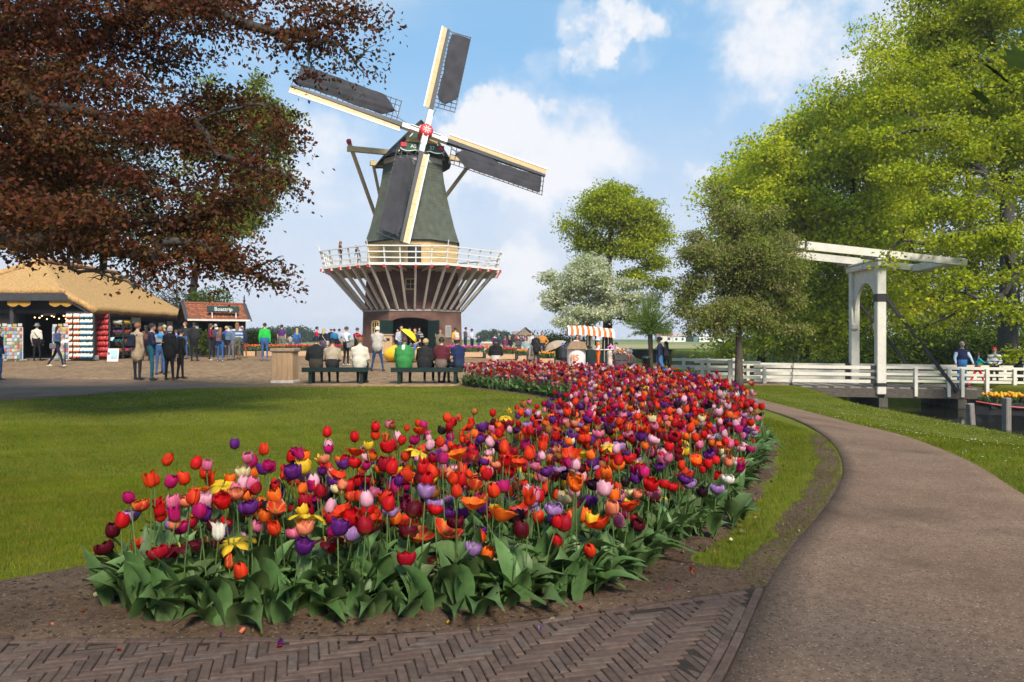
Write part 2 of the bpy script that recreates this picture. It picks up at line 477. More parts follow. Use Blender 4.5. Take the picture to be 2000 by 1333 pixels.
# the fields behind the garden
def field(x0, x1, y0, y1, lift, col, col2, name='field'):
    m = ground_mat('field soil %d' % len(bpy.data.materials), (col, col2, tuple(0.8*c for c in col)), (0.05, 0.6), bump=0.5, bscale=4.0)
    gx = np.linspace(x0, x1, 14); gy = np.linspace(y0, y1, 10)
    XX, YY = np.meshgrid(gx, gy)
    P = np.stack([XX, YY, gz(XX, YY)*0 + np.maximum(gz(XX, YY), 0)+lift], -1)
    o = MB().grid(P).build(name, m); tag(o, kind='structure')
field(-300, 8.5, 80, 92, 0.05, (0.25, 0.24, 0.085), (0.30, 0.30, 0.12))
field(-300, 300, 92, 104, 0.05, (0.13, 0.19, 0.045), (0.17, 0.22, 0.06))
field(-300, 300, 104, 118, 0.05, (0.30, 0.22, 0.12), (0.36, 0.28, 0.16))
field(-300, 300, 118, 150, 0.05, (0.26, 0.27, 0.10), (0.32, 0.32, 0.14))
field(-300, 300, 150, 185, 0.05, (0.28, 0.19, 0.13), (0.33, 0.24, 0.17))
field(-300, 300, 185, 330, 0.05, (0.14, 0.20, 0.05), (0.18, 0.24, 0.07))
field(-2, 8.6, 64, 80, 0.09, (0.30, 0.21, 0.10), (0.34, 0.26, 0.13))

# water of the canal
wm = bpy.data.materials.new('canal water'); wm.use_nodes = True
n_, l_ = wm.node_tree.nodes, wm.node_tree.links
p_ = n_['Principled BSDF']; p_.inputs['Base Color'].default_value = (0.010, 0.012, 0.008, 1); p_.inputs['Roughness'].default_value = 0.06
p_.inputs['IOR'].default_value = 1.33
nz_ = n_.new('ShaderNodeTexNoise'); nz_.inputs['Scale'].default_value = 2.2; nz_.inputs['Detail'].default_value = 3.0
bp_ = n_.new('ShaderNodeBump'); bp_.inputs['Strength'].default_value = 0.10; bp_.inputs['Distance'].default_value = 0.05
tc_ = n_.new('ShaderNodeTexCoord'); mp_ = n_.new('ShaderNodeMapping'); mp_.inputs['Scale'].default_value = (1, 0.5, 1)
l_.new(tc_.outputs['Object'], mp_.inputs[0]); l_.new(mp_.outputs[0], nz_.inputs['Vector']); l_.new(nz_.outputs['Fac'], bp_.inputs['Height']); l_.new(bp_.outputs[0], p_.inputs['Normal'])
XX, YY = np.meshgrid(np.linspace(9.3, 19.6, 8), np.linspace(-25, 96.5, 30))
water = MB().grid(np.stack([XX, YY, XX*0-1.5], -1)).build('canal_water', wm); tag(water, kind='structure')

# ------------------------------------------------------------------ flower bed soil
BED = np.array([(-1.95, 3.72), (-1.6, 3.42), (-1.15, 3.40), (-0.7, 3.50), (0, 3.60), (0.42, 3.80), (0.82, 4.35), (1.42, 5.4), (2.28, 7.2), (3.02, 9.2), (3.65, 12), (3.95, 15),
                (3.9, 18), (3.2, 21), (1.8, 23.2), (0, 23.9), (-1.1, 23.2), (-1.4, 21.4), (-0.9, 20.1), (0.3, 18.2), (1.1, 16), (1.2, 13.5), (0.8, 11), (0.05, 8.2), (-1.0, 6.2), (-1.6, 5.1), (-1.95, 4.4)])
def poly_sd(P, x, y):
    "signed distance to polygon, negative inside"
    x = np.asarray(x, float); y = np.asarray(y, float)
    P = np.asarray(P, float); Qn = np.roll(P, -1, 0)
    dmin = np.full(x.shape, 1e9); ins = np.zeros(x.shape, bool)
    for (x0, y0), (x1, y1) in zip(P, Qn):
        dx, dy = x1-x0, y1-y0
        t = np.clip(((x-x0)*dx+(y-y0)*dy)/(dx*dx+dy*dy+1e-12), 0, 1)
        dmin = np.minimum(dmin, np.hypot(x-x0-t*dx, y-y0-t*dy))
        c = ((y0 > y) != (y1 > y)) & (x < (x1-x0)*(y-y0)/((y1-y0) if y1 != y0 else 1e-12)+x0)
        ins ^= c
    return np.where(ins, -dmin, dmin)
def wob(x, y, s=1.0):
    return (np.sin(3.1*x*s+1.3*y*s+0.7)+np.sin(-2.3*x*s+4.7*y*s+2.1)+np.sin(7.9*x*s+5.3*y*s)*0.6+np.sin(11.7*y*s-9.1*x*s+1.0)*0.5+np.sin(23.0*x*s+19*y*s)*0.3)/3.4
SOILS = [(BED, 0.13),
         ([(-4.2, 3.1), (-1.3, 3.1), (-1.2, 4.2), (-1.95, 4.62), (-2.35, 4.40), (-2.8, 4.12), (-4.2, 3.85)], 0.0),
         ([(-4.2, 3.0), (-2, 3.1), (-0.2, 3.2), (0.5, 3.45), (1.30, 3.9), (1.30, 4.20), (0.9, 4.5), (-1.5, 3.9)], 0.06),
         ([(1.22, 3.85), (1.45, 4.15), (1.66, 4.5), (2.30, 5.62), (2.98, 6.95), (3.53, 8.3), (3.98, 9.8), (4.2, 10.6), (3.86, 9.9), (3.36, 8.4), (2.78, 7.05), (2.14, 5.9), (1.64, 4.9), (1.30, 4.3)], 0.0)]
def soil_sd(x, y):
    d = np.full(np.shape(x), 1e9)
    for P, e in SOILS: d = np.minimum(d, poly_sd(P, x, y)-e)
    return d + 0.07*wob(x, y, 1.6) + 0.03*wob(y*1.3, x, 5.0)
gx = np.arange(-4.1, 4.9, 0.075); gy = np.arange(2.95, 24.6, 0.075)
XX, YY = np.meshgrid(gx, gy)
sd = soil_sd(XX, YY)
nearf = np.clip((14-YY)/8, 0.25, 1)
hh = np.clip(-sd, -0.3, 0.35)*0.07 + np.where(sd < 0, 0.006, 0.0)
hh += np.clip(-sd*6, 0, 1)*(0.010*wob(XX*3.1, YY*2.7, 3.0)+0.006*rng.standard_normal(XX.shape))*nearf
hh += np.clip(-poly_sd(BED, XX, YY)/0.4, 0, 1)*0.03
Z = gz(XX, YY)+hh
keep = (sd < 0.16)
# keep clear of the path and of the brick paving
pl_x = np.interp(YY, [p[1] for p in PATH_L], [p[0] for p in PATH_L])
keep &= XX < pl_x+0.22
nearp = np.clip((XX-(pl_x-.06))/.06, 0, 1)
hh = hh*(1-nearp)+np.minimum(hh, .004)*nearp
psd = poly_sd([(-3.7, 2.1), (0.37, 2.1), (0.80, 2.9), (1.25, 3.84), (1.32, 3.97), (0.486, 3.645), (-0.226, 3.39), (-0.88, 3.30), (-2.19, 3.28), (-3.7, 3.27)], XX, YY)
hh = np.where(psd < .04, np.minimum(hh, .0105+psd*.25), hh)
Z = gz(XX, YY)+hh
idx = np.arange(XX.size).reshape(XX.shape)
kq = keep[:-1, :-1] & keep[:-1, 1:] & keep[1:, 1:] & keep[1:, :-1]
Q = np.stack([idx[:-1, :-1], idx[:-1, 1:], idx[1:, 1:], idx[1:, :-1]], -1)[kq]
used = np.unique(Q); remap = np.full(XX.size, -1); remap[used] = np.arange(len(used))
Vs = np.stack([XX, YY, Z], -1).reshape(-1, 3)[used]
bed_soil = link('flower_bed_soil', np_mesh('flower_bed_soil', Vs, remap[Q], [M_SOIL], smooth=True))
tag(bed_soil, kind='structure')

# ------------------------------------------------------------------ herringbone brick paving
TOPB = [(-3.6, 3.27), (-2.19, 3.28), (-0.88, 3.30), (-0.226, 3.39), (0.486, 3.645), (1.30, 3.96)]
BRK = np.array([(-3.6, 2.2), (0.40, 2.2), (0.80, 2.9), (1.25, 3.84)] + TOPB[::-1][1:] if False else [(-3.6, 2.2), (0.37, 2.2), (0.78, 2.9), (1.22, 3.84), (1.30, 3.96), (0.486, 3.645), (-0.226, 3.39), (-0.88, 3.30), (-2.19, 3.28), (-3.6, 3.27)])
gxs = np.linspace(-3.6, 1.33, 120)
ylo = np.maximum(2.2, np.interp(gxs, [p[0] for p in PATH_L], [p[1] for p in PATH_L])+.015); yhi = np.interp(gxs, [p[0] for p in TOPB], [p[1] for p in TOPB])+.02; yhi = np.maximum(yhi, ylo+.001)
tv = np.linspace(0, 1, 8)[:, None]
Yp = ylo[None]*(1-tv)+yhi[None]*tv
pav = MB().grid(np.stack([np.broadcast_to(gxs, Yp.shape), Yp, np.full(Yp.shape, .0135)], -1)).build('brick_pavement', M_SAND)
tag(pav, kind='structure')
mbk = bpy.data.materials.new('paving brick'); mbk.use_nodes = True
n_, l_ = mbk.node_tree.nodes, mbk.node_tree.links
p_ = n_['Principled BSDF']; p_.inputs['Roughness'].default_value = 0.85; p_.inputs['Specular IOR Level'].default_value = 0.25
oi = n_.new('ShaderNodeObjectInfo'); rp = n_.new('ShaderNodeValToRGB')
rp.color_ramp.elements[0].color = (0.066, 0.043, 0.034, 1); rp.color_ramp.elements[1].color = (0.104, 0.068, 0.052, 1)
e = rp.color_ramp.elements.new(0.45); e.color = (0.084, 0.054, 0.042, 1)
e = rp.color_ramp.elements.new(0.72); e.color = (0.092, 0.060, 0.046, 1)
e = rp.color_ramp.elements.new(0.90); e.color = (0.082, 0.062, 0.052, 1)
l_.new(oi.outputs['Random'], rp.inputs[0])
g_ = n_.new('ShaderNodeNewGeometry')
nz_ = n_.new('ShaderNodeTexNoise'); nz_.inputs['Scale'].default_value = 26.0; nz_.inputs['Detail'].default_value = 8.0; nz_.inputs['Roughness'].default_value = 0.7
l_.new(g_.outputs['Position'], nz_.inputs['Vector'])
mr_ = n_.new('ShaderNodeMapRange'); mr_.inputs[1].default_value = 0.3; mr_.inputs[2].default_value = 0.7; mr_.inputs[3].default_value = 0.62; mr_.inputs[4].default_value = 1.38
l_.new(nz_.outputs['Fac'], mr_.inputs[0])
vm_ = n_.new('ShaderNodeVectorMath'); vm_.operation = 'SCALE'; l_.new(rp.outputs[0], vm_.inputs[0]); l_.new(mr_.outputs[0], vm_.inputs['Scale'])
l_.new(vm_.outputs[0], p_.inputs['Base Color'])
bp_ = n_.new('ShaderNodeBump'); bp_.inputs['Strength'].default_value = 0.6; bp_.inputs['Distance'].default_value = 0.006
nb_ = n_.new('ShaderNodeTexNoise'); nb_.inputs['Scale'].default_value = 90.0; nb_.inputs['Detail'].default_value = 6.0
l_.new(g_.outputs['Position'], nb_.inputs['Vector']); l_.new(nb_.outputs['Fac'], bp_.inputs['Height']); l_.new(bp_.outputs[0], p_.inputs['Normal'])
def brick_mesh(L, W, seed):
    rr = random.Random(seed); H = 0.05; c = 0.004
    j = lambda: rr.uniform(-0.0015, 0.0015)
    V = []
    for z, ins in ((-H, 0), (-0.004, 0.0005), (0, c)):
        for sx, sy in ((-1, -1), (1, -1), (1, 1), (-1, 1)):
            V.append((sx*(L/2-ins)+j(), sy*(W/2-ins)+j(), z+(j()*0.5 if z == 0 else 0)))
    Fs = [(8, 9, 10, 11)]
    for r in (0, 4):
        for k in range(4): Fs.append((r+k, r+(k+1) % 4, r+4+(k+1) % 4, r+4+k))
    return MB().add(V, Fs).mesh('brick', mbk)
brick_mes = [brick_mesh(0.1565, 0.0375, s) for s in range(6)]
half_mes = [brick_mesh(0.0765, 0.0375, s+20) for s in range(3)]
BW = 0.0405; ang = R(15)
ca, sa = math.cos(ang), math.sin(ang)
blist = []
for k in range(-50, 51):
    for i in range(-180, 181):
        for kind in (0, 1):
            ox, oy = (i+4*k)*BW, (i-4*k)*BW
            if kind == 0: cx, cy, th = ox+2*BW, oy+0.5*BW, 0.0
            else: cx, cy, th = ox-0.5*BW, oy+2*BW, math.pi/2
            wx, wy = ca*cx-sa*cy-0.6, sa*cx+ca*cy+2.9
            if -3.4 < wx < 1.5 and 2.1 < wy < 4.2: blist.append((wx, wy, th+ang))
A_ = np.array(blist)
edge_path = np.stack([np.interp(A_[:, 1], [p[1] for p in PATH_L], [p[0] for p in PATH_L]), A_[:, 1]], -1)
sdb = poly_sd(BRK, A_[:, 0], A_[:, 1])
blist = [b for b, s in zip(blist, sdb) if s < -0.005]
rim = []
def row(P, off, step):
    L = resample(P, 400); d = np.concatenate([[0], np.cumsum(np.linalg.norm(np.diff(L, axis=0), axis=1))])
    s = 0.1
    while s < d[-1]-0.1:
        x, y = np.interp(s, d, L[:, 0]), np.interp(s, d, L[:, 1])
        x2, y2 = np.interp(s+0.02, d, L[:, 0]), np.interp(s+0.02, d, L[:, 1])
        th = math.atan2(y2-y, x2-x)
        rim.append((x-math.sin(th)*off, y+math.cos(th)*off, th)); s += step
row([(0.37, 2.2), (0.80, 2.9), (1.25, 3.84), (1.29, 3.92)], 0.026, 0.162)
row([(0.37, 2.2), (0.80, 2.9), (1.22, 3.78)], 0.068, 0.162)
row(TOPB, -0.024, 0.162)
rim_a = np.array(rim)
nb = []
for b in blist:
    dm = float(np.min(np.hypot(rim_a[:, 0]-b[0], rim_a[:, 1]-b[1])))
    ends_ = [(b[0]+sg*.085*math.cos(b[2]), b[1]+sg*.085*math.sin(b[2])) for sg in (-1, 1)]
    outp = any(ex > np.interp(ey, [p[1] for p in PATH_L], [p[0] for p in PATH_L])-.02 or ey > np.interp(ex, [p[0] for p in TOPB], [p[1] for p in TOPB])+.005 for ex, ey in ends_)
    if outp and dm < .13:
        for sg in (-1, 1):          # a cut half brick where the whole one would cross the edge
            hx_, hy_ = b[0]+sg*.040*math.cos(b[2]), b[1]+sg*.040*math.sin(b[2])
            if all(ex < np.interp(ey, [p[1] for p in PATH_L], [p[0] for p in PATH_L])-.045 and ey < np.interp(ex, [p[0] for p in TOPB], [p[1] for p in TOPB])-.01 for ex, ey in ((hx_+s2*.036*math.cos(b[2]), hy_+s2*.036*math.sin(b[2])) for s2 in (-1, 1))):
                nb.append((hx_, hy_, b[2], -0.005, 1))
    else: nb.append((*b, -0.0065 if dm < 0.10 else 0.0, 0))
blist = nb + [(*q, 0.0, 0) for q in rim]
def in_view(b): return b[1] > 2.80 and abs(b[0]) < 0.69*b[1]
vis = sorted([b for b in blist if in_view(b)], key=lambda b: b[1])
rest = [b for b in blist if not in_view(b)] + vis[300:]
for b in vis[:300]:
    o = link('brick', rnd.choice(half_mes if b[4] else brick_mes), pav, (b[0], b[1], 0.022+b[3]+rnd.uniform(-0.002, 0.002)),
             (rnd.gauss(0, 0.012), rnd.gauss(0, 0.010), b[2]+rnd.gauss(0, 0.010)+(math.pi if rnd.random() < 0.5 else 0)))
mb = MB()
for b in rest:
    if b[1] > 2.45: mb.cham((b[0], b[1], -0.003+b[3]+rnd.uniform(-.0025, .0025)), (0.0765 if b[4] else 0.1565, 0.0375, 0.05), 0.003, rz=b[2])
if rest: tag(mb.build('brick_rest', mbk, pav), kind='stuff')
# ================================================================== trees and shrubs
M_LEAF = attr_mat('tree leaf', rough=0.6, trans=0.48, spec=0.12, var=0.18, vscale=3.0)
M_BARK = mat('bark', (0.075, 0.058, 0.045), 0.95, 0.45, 9.0, bump=0.9, bscale=22.0, stretch=(1, 1, 0.25))
M_BARK_D = mat('dark beech bark', (0.050, 0.046, 0.042), 0.9, 0.4, 5.0, bump=0.6, bscale=18.0)
def unit(n, g):
    v = g.standard_normal((n, 3)); return v/np.linalg.norm(v, axis=1, keepdims=True)
def leaf_mesh(name, P, D, N, L, Wd, col, material, fold=0.25):
    "P base points, D directions, N normals, L lengths, Wd widths: one folded four-cornered leaf each"
    n = len(P)
    D = D/np.linalg.norm(D, axis=1, keepdims=True)
    S = np.cross(D, N); S /= (np.linalg.norm(S, axis=1, keepdims=True)+1e-9)
    U = np.cross(S, D)
    L = L[:, None]; Wd = Wd[:, None]
    v0 = P; v2 = P+D*L
    mid = P+D*L*0.48
    v1 = mid+S*Wd*0.5+U*Wd*fold; v3 = mid-S*Wd*0.5+U*Wd*fold
    V = np.stack([v0, v1, v2, v3], 1).reshape(-1, 3)
    b = np.arange(n)*4
    T = np.concatenate([np.stack([b, b+1, b+2], -1), np.stack([b, b+2, b+3], -1)])
    cc = np.repeat(col, 4, axis=0)
    return np_mesh(name, V, T, [material], col=cc)
def crown_points(blobs, n_leaf, per, g, spray=0.45, flat=0.35, shell=2.0, droop=0.25):
    """blobs: (cx,cy,cz,rx,ry,rz[,weight]); sprays of leaves spread through their volume"""
    B = np.array([tuple(b)+(1.0,)*(7-len(b)) for b in blobs], float)
    w = (B[:, 3]*B[:, 4]*B[:, 5])**0.75*B[:, 6]; w /= w.sum()
    ns = max(1, n_leaf//per)
    bi = g.choice(len(B), ns, p=w)
    rr = g.random(ns)**(1/shell)
    dirs = unit(ns, g)
    Cc = B[bi, :3]+dirs*rr[:, None]*B[bi, 3:6]
    out = dirs*B[bi, 3:6]; out /= np.linalg.norm(out, axis=1, keepdims=True)
    # every spray is a flat, slightly hanging fan
    sidx = np.repeat(np.arange(ns), per)
    n = len(sidx)
    s_size = spray*(0.6+0.8*g.random(ns))
    off = np.clip(g.standard_normal((n, 3)), -1.4, 1.4)*0.52
    off[:, 2] *= flat
    # stretch the fan outwards
    o2 = out.copy(); o2[:, 2] *= 0.4
    along = (off*o2[sidx]).sum(1, keepdims=True)
    off += o2[sidx]*along*0.7
    off[:, 2] -= droop*(off[:, 0]**2+off[:, 1]**2)*0.8
    P = Cc[sidx]+off*s_size[sidx, None]
    return P, sidx, out, Cc
def make_crown(name, blobs, n_leaf, leaf, cols, parent, g, per=26, spray=0.45, flat=0.35, shell=2.0, droop=0.25, aspect=0.62, up=0.7, material=None, cvar=0.22, clipz=None):
    P, si, out, Cc = crown_points(blobs, n_leaf, per, g, spray, flat, shell, droop)
    n = len(P)
    D = unit(n, g)*0.9+out[si]*0.55; D[:, 2] -= 0.25
    N = unit(n, g)*0.75+out[si]*0.45; N[:, 2] += up*.75
    cols = np.array(cols, float)
    ns = len(Cc)
    ci = g.integers(0, len(cols), ns)
    t = g.random(ns)[:, None]
    cs = cols[ci]*(1-t)+cols[(ci+1) % len(cols)]*t
    col = cs[si]*(1+cvar*g.standard_normal((n, 1))*0.7)*(1+0.15*cvar*g.standard_normal((n, 3)))
    col = np.clip(col, 0.004, 0.9)
    L = leaf*(0.7+0.6*g.random(n))
    me = leaf_mesh(name, P, D, N, L, L*aspect, col, material or M_LEAF)
    return link(name, me, parent), Cc
def limbs(mb, base, top_pts, blobs, r0, g, n_sub=4, side=6, start=0.35, bend=0.3, lr=0.03):
    """trunk through top_pts, a limb to every blob, finer boughs inside it"""
    tr = [Vector(base)]+[Vector(p) for p in top_pts]
    rad = [r0*(1.25 if i == 0 else 1)*(1-0.62*i/(len(tr)-1)) for i in range(len(tr))]
    T = resample([t[:] for t in tr], 14); rd = np.interp(np.linspace(0, 1, 14), np.linspace(0, 1, len(tr)), rad)
    rd[0] *= 1.25
    mb.tube([tuple(t) for t in T], list(rd), 9)
    # grow a branching skeleton: every lobe hangs on the nearest earlier limb point
    nodes = [(Vector(T[k]), -1, 0.0) for k in range(int(14*start), 14)]
    nt0 = len(nodes)
    order = sorted(range(len(blobs)), key=lambda i: min((Vector(blobs[i][:3])-q[0]).length for q in nodes[:nt0]))
    segs = []
    for i in order:
        b = blobs[i]; c = Vector(b[:3])
        best = min(range(len(nodes)), key=lambda k: (c-nodes[k][0]).length*(1.0+(0.5 if nodes[k][0].z > c.z+.2 else 0))+0.35*nodes[k][2])
        p0, par, d0_ = nodes[best]; ln = (c-p0).length
        if ln < .02: continue
        m1 = p0.lerp(c, .35)+Vector((g.normal()*.08, g.normal()*.08, .10+g.normal()*.05))*ln*bend*1.6
        m2 = p0.lerp(c, .7)+Vector((g.normal()*.07, g.normal()*.07, .04+g.normal()*.04))*ln*bend*1.4
        Lp = resample([p0[:], m1[:], m2[:], c[:]], 7)
        si = len(segs); segs.append([Lp, best if best >= nt0 else -1, 1.0, b, None])
        for q in (3, 5, 6): nodes.append((Vector(Lp[q]), si, d0_+ln*q/6))
    # thickness from what each limb carries
    owner = {}
    for k in range(nt0, len(nodes)): owner[k] = nodes[k][1]
    for sgm in reversed(segs):
        k = sgm[1]
        while k != -1:
            ps = segs[owner[k]]; ps[2] += 1.0; k = ps[1]
    for Lp, par, carry, b, _ in segs:
        c = Vector(b[:3])
        rl = min(r0*.5, lr*math.sqrt(carry)*(.5+.5*min(1, max(b[3:6]))))
        mb.tube([tuple(q) for q in Lp], list(np.linspace(rl, rl*.55, 7)), side, cap=False)
        for j in range(n_sub):
            q0 = Vector(Lp[g.integers(2, 7)])
            dv = Vector(unit(1, g)[0]); dv = Vector((dv.x*b[3], dv.y*b[4], dv.z*b[5]))*.85
            q1 = c+dv
            qm = q0.lerp(q1, .5)+Vector((0, 0, .12*(q1-q0).length))
            mb.tube([q0, qm, q1], [lr*.35, lr*.25, lr*.08], 4, cap=False)
def clumpy(blobs, k, g, size=.58):
    out = []
    for b in blobs:
        b = tuple(b)+(1.0,)*(7-len(b))
        for _ in range(k):
            d = unit(1, g)[0]*g.random()**.4*.72
            out.append((b[0]+d[0]*b[3], b[1]+d[1]*b[4], b[2]+d[2]*b[5], b[3]*size*g.uniform(.7, 1.15), b[4]*size*g.uniform(.7, 1.15), b[5]*size*g.uniform(.6, 1.0), b[6]))
    return out
def tree(name, label, base, top_pts, r0, blobs, n_leaf, leaf, cols, seed, group=None, bark=None, limb_kw=None, clump=0, **kw):
    g = np.random.default_rng(seed)
    if clump: blobs = clumpy(blobs, clump, g, .70 if name in ('hawthorn_tree', 'maple_tree', 'crab_apple_tree') else .58)
    root = empty(name, base)
    b0 = Vector(base)
    loc = lambda p: tuple(Vector(p[:3])-b0)
    bl = [tuple(loc(b))+tuple(b[3:]) for b in blobs]
    mb = MB(); limbs(mb, (0, 0, -0.15), [loc(t) for t in top_pts], bl, r0, g, **(limb_kw or {}))
    mb.build('trunk', bark or M_BARK, root, smooth=True)
    make_crown('crown', bl, n_leaf, leaf, cols, root, g, **kw)
    tag(root, label, 'tree', group)
    return root
def wb(px, py, Y, rx, rz, ry=None, w=1.0):
    "crown lobe whose centre is seen at (px, py) Y metres away; radii in metres"
    p = at(px, py, Y); return (p.x, p.y, p.z, rx, ry if ry else rx, rz, w)

# ---- copper beech reaching in from the left
cb_cols = [(0.112, 0.031, 0.021), (0.158, 0.047, 0.023), (0.084, 0.027, 0.021), (0.183, 0.065, 0.023), (0.093, 0.047, 0.019), (0.112, 0.068, 0.021)]
cbb = [wb(-60, 60, 13, 2.4, 1.5), wb(120, 40, 12, 1.7, 1.1), wb(300, 40, 12.5, 1.5, .9), wb(430, 40, 12, 1.0, .7), wb(560, 40, 12.3, .85, .55), wb(640, 25, 12, .55, .4), wb(700, 15, 12, .45, .35),
       wb(640, 80, 12, .6, .42), wb(690, 95, 12, .35, .28), wb(700, 135, 12, .20, .22), wb(620, 120, 12, .26, .25),
       wb(30, 190, 12.5, 1.9, 1.1), wb(200, 180, 11.5, 1.4, .8), wb(350, 200, 12.5, 1.2, .75), wb(450, 190, 13, .8, .5), wb(510, 235, 12.5, .55, .4), wb(545, 260, 12.5, .33, .3),
       wb(60, 320, 12, 1.8, .9), wb(230, 310, 11.5, 1.3, .7), wb(390, 320, 12, 1.1, .65), wb(500, 320, 12.5, .7, .42), wb(555, 350, 12.5, .38, .24), wb(585, 375, 12.4, .17, .13),
       wb(20, 415, 11.5, 1.5, .6), wb(190, 425, 11.5, 1.3, .6), wb(340, 420, 12, 1.0, .5), wb(440, 410, 12.5, .6, .4), wb(490, 400, 12.4, .3, .25),
       wb(90, 465, 11.5, 1.1, .38), wb(250, 480, 11.5, .9, .36), wb(370, 490, 12, .9, .38), wb(460, 485, 12, .7, .3), wb(535, 510, 12, .32, .26), wb(555, 555, 12, .14, .2),
       wb(420, 530, 12, .5, .22), wb(500, 540, 12.2, .35, .2), wb(195, 530, 11.5, .4, .2, None, .3), wb(140, 530, 11, .2, .12, None, .3), wb(255, 555, 11, .2, .14, None, .35), wb(320, 535, 11.8, .35, .2, None, .5),
       wb(-250, 300, 13, 3.2, 2.6), wb(-350, -100, 13, 3.5, 3), wb(100, -200, 13, 3.0, 2.0), wb(420, -160, 13, 2.2, 1.4), wb(600, -110, 12.5, 1.1, .7)]
cb_base = (-11.6, 13.2, gzf(-11.6, 13.2))
copper_beech = tree('copper_beech_tree', 'large copper beech with dark purple brown leaves overhanging the lawn at left', cb_base,
     [(-11.5, 13.1, 2.5), (-11.2, 13, 5.5), (-10.6, 13, 9.5)], 0.48, cbb, 162000, 0.078, cb_cols, 21, clump=3, bark=M_BARK_D, limb_kw=dict(n_sub=4, start=0.25, lr=.026),
     per=44, spray=0.42, flat=0.26, shell=2.6, droop=0.35, aspect=0.66, up=0.8, cvar=0.30)

# ---- fresh green trees behind the copper beech
lime_cols = [(0.19, 0.22, 0.018), (0.25, 0.27, 0.022), (0.13, 0.16, 0.015)]
def simple_blobs(px, py, Y, rx_px, ry_px, n, seed, lobe=0.42):
    g = np.random.default_rng(seed); s = Y/F
    out = [wb(px, py, Y, rx_px*s*0.62, ry_px*s*0.62)]
    for i in range(n):
        u = unit(1, g)[0]
        out.append(wb(px+u[0]*rx_px*(1-lobe*0.8), py+u[2]*ry_px*(1-lobe*0.8), Y+u[1]*rx_px*s*0.55, rx_px*s*lobe*g.uniform(.7, 1.15), ry_px*s*lobe*g.uniform(.6, 1.0)))
    return out
tree('lime_green_tree', 'tall fresh green tree standing behind the copper beech', onx(375, 56), [at(378, 560, 56), at(400, 450, 56), at(440, 280, 55)], 0.32,
     simple_blobs(455, 330, 54, 140, 250, 26, 3, .34), 34000, 0.235, lime_cols, 31, clump=2, per=22, spray=0.7)
tree('broadleaf_tree', 'dark green tree behind the thatched shop roof', onx(150, 56), [at(150, 520, 56), at(150, 350, 56)], 0.4,
     simple_blobs(150, 400, 56, 260, 190, 14, 5), 26000, 0.24, [(0.03, 0.055, 0.012), (0.045, 0.075, 0.016)], 33, per=22, spray=1.1)
# conifers behind shop and kiosk
def conifer(px, Y, ytop, w, label, seed, cols=((0.016, 0.034, 0.013), (0.026, 0.05, 0.018))):
    g = np.random.default_rng(seed)
    b = onx(px, Y); top = at(px, ytop, Y).z
    root = empty('conifer', b)
    MB().tube([(0, 0, -.1), (0, 0, (top-b.z)*.98)], [0.16, 0.02], 8).build('trunk', M_BARK, root, smooth=True)
    bl = []
    H = top-b.z
    for i in range(26):
        t = (i+0.5)/26
        z = 0.25+t*H*0.97; r = w*(1-t)**0.8+0.08
        for k in range(max(2, int(5*(1-t))+2)):
            a = g.uniform(0, 6.28); bl.append((math.cos(a)*r*.62, math.sin(a)*r*.62, z, r*.45, r*.45, 0.16+0.04*H*(1-t)))
    make_crown('crown', bl, 14000, 0.14, cols, root, g, per=20, spray=0.35, flat=0.4, droop=0.9, aspect=0.35, up=0.5)
    tag(root, label, 'tree')
conifer(285, 47.5, 505, 2.6, 'dark green conifer behind the right end of the thatched roof', 41)
conifer(345, 48.5, 520, 2.2, 'dark green conifer between thatched shop and kiosk', 42)

# ---- tree pair beside the mill: bright maple and white hawthorn
tree('maple_tree', 'tall yellow green maple growing beside the white blossom tree', onx(1187, 61), [at(1187, 600, 61), at(1190, 500, 61), at(1195, 420, 61)], 0.42,
     [wb(1200, 420, 61, 2.6, 2.0), wb(1160, 410, 61, 1.9, 1.4), wb(1245, 420, 61, 1.9, 1.5), wb(1215, 385, 61, 1.6, 1.2), wb(1178, 378, 61, 1.1, .8), wb(1270, 460, 61, 1.6, 1.2), wb(1140, 455, 61, 1.4, 1.0),
      wb(1225, 480, 60, 2.0, 1.2), wb(1280, 510, 61, 1.3, 1.0), wb(1170, 480, 62, 1.5, 1.0), wb(1240, 540, 60, 1.5, .9), wb(1285, 550, 61, 1.0, .7), wb(1290, 435, 61, .8, .7), wb(1110, 440, 61, .8, .7), wb(1225, 365, 61, .6, .4), wb(1195, 360, 61, .5, .4)],
     38000, 0.205, [(0.31, 0.36, 0.014), (0.40, 0.43, 0.016), (0.25, 0.30, 0.012)], 51, clump=4, per=20, spray=0.75, flat=0.45, shell=3.4, limb_kw=dict(n_sub=6, start=.3, lr=.06))
hw = tree('hawthorn_tree', 'hawthorn tree covered in white blossom beside the ice cream cart', onx(1150, 58), [at(1150, 640, 58), at(1140, 580, 58), at(1130, 530, 58)], 0.26,
     [wb(1125, 560, 58, 2.0, 1.9), wb(1100, 590, 58, 1.5, 1.4), wb(1130, 510, 58, 1.3, 1.1), wb(1165, 560, 57, 1.5, 1.5), wb(1190, 600, 57.5, 1.7, 1.3), wb(1080, 545, 58, .8, .8), wb(1150, 620, 57, 1.9, 1.0), wb(1100, 630, 57, 1.2, .7),
      wb(1235, 590, 58, 1.4, .8), wb(1225, 555, 58, 1.1, .6), wb(1270, 580, 58, .9, .6), wb(1240, 620, 58, 1.2, .6), wb(1160, 520, 58, .9, .7)],
     33000, 0.185, [(0.66, 0.66, 0.55), (0.52, 0.55, 0.40), (0.24, 0.30, 0.12), (0.80, 0.80, 0.72), (0.40, 0.45, 0.28)], 52, clump=3, per=14, spray=0.42, shell=3.2, limb_kw=dict(n_sub=5, start=.2, lr=.05))
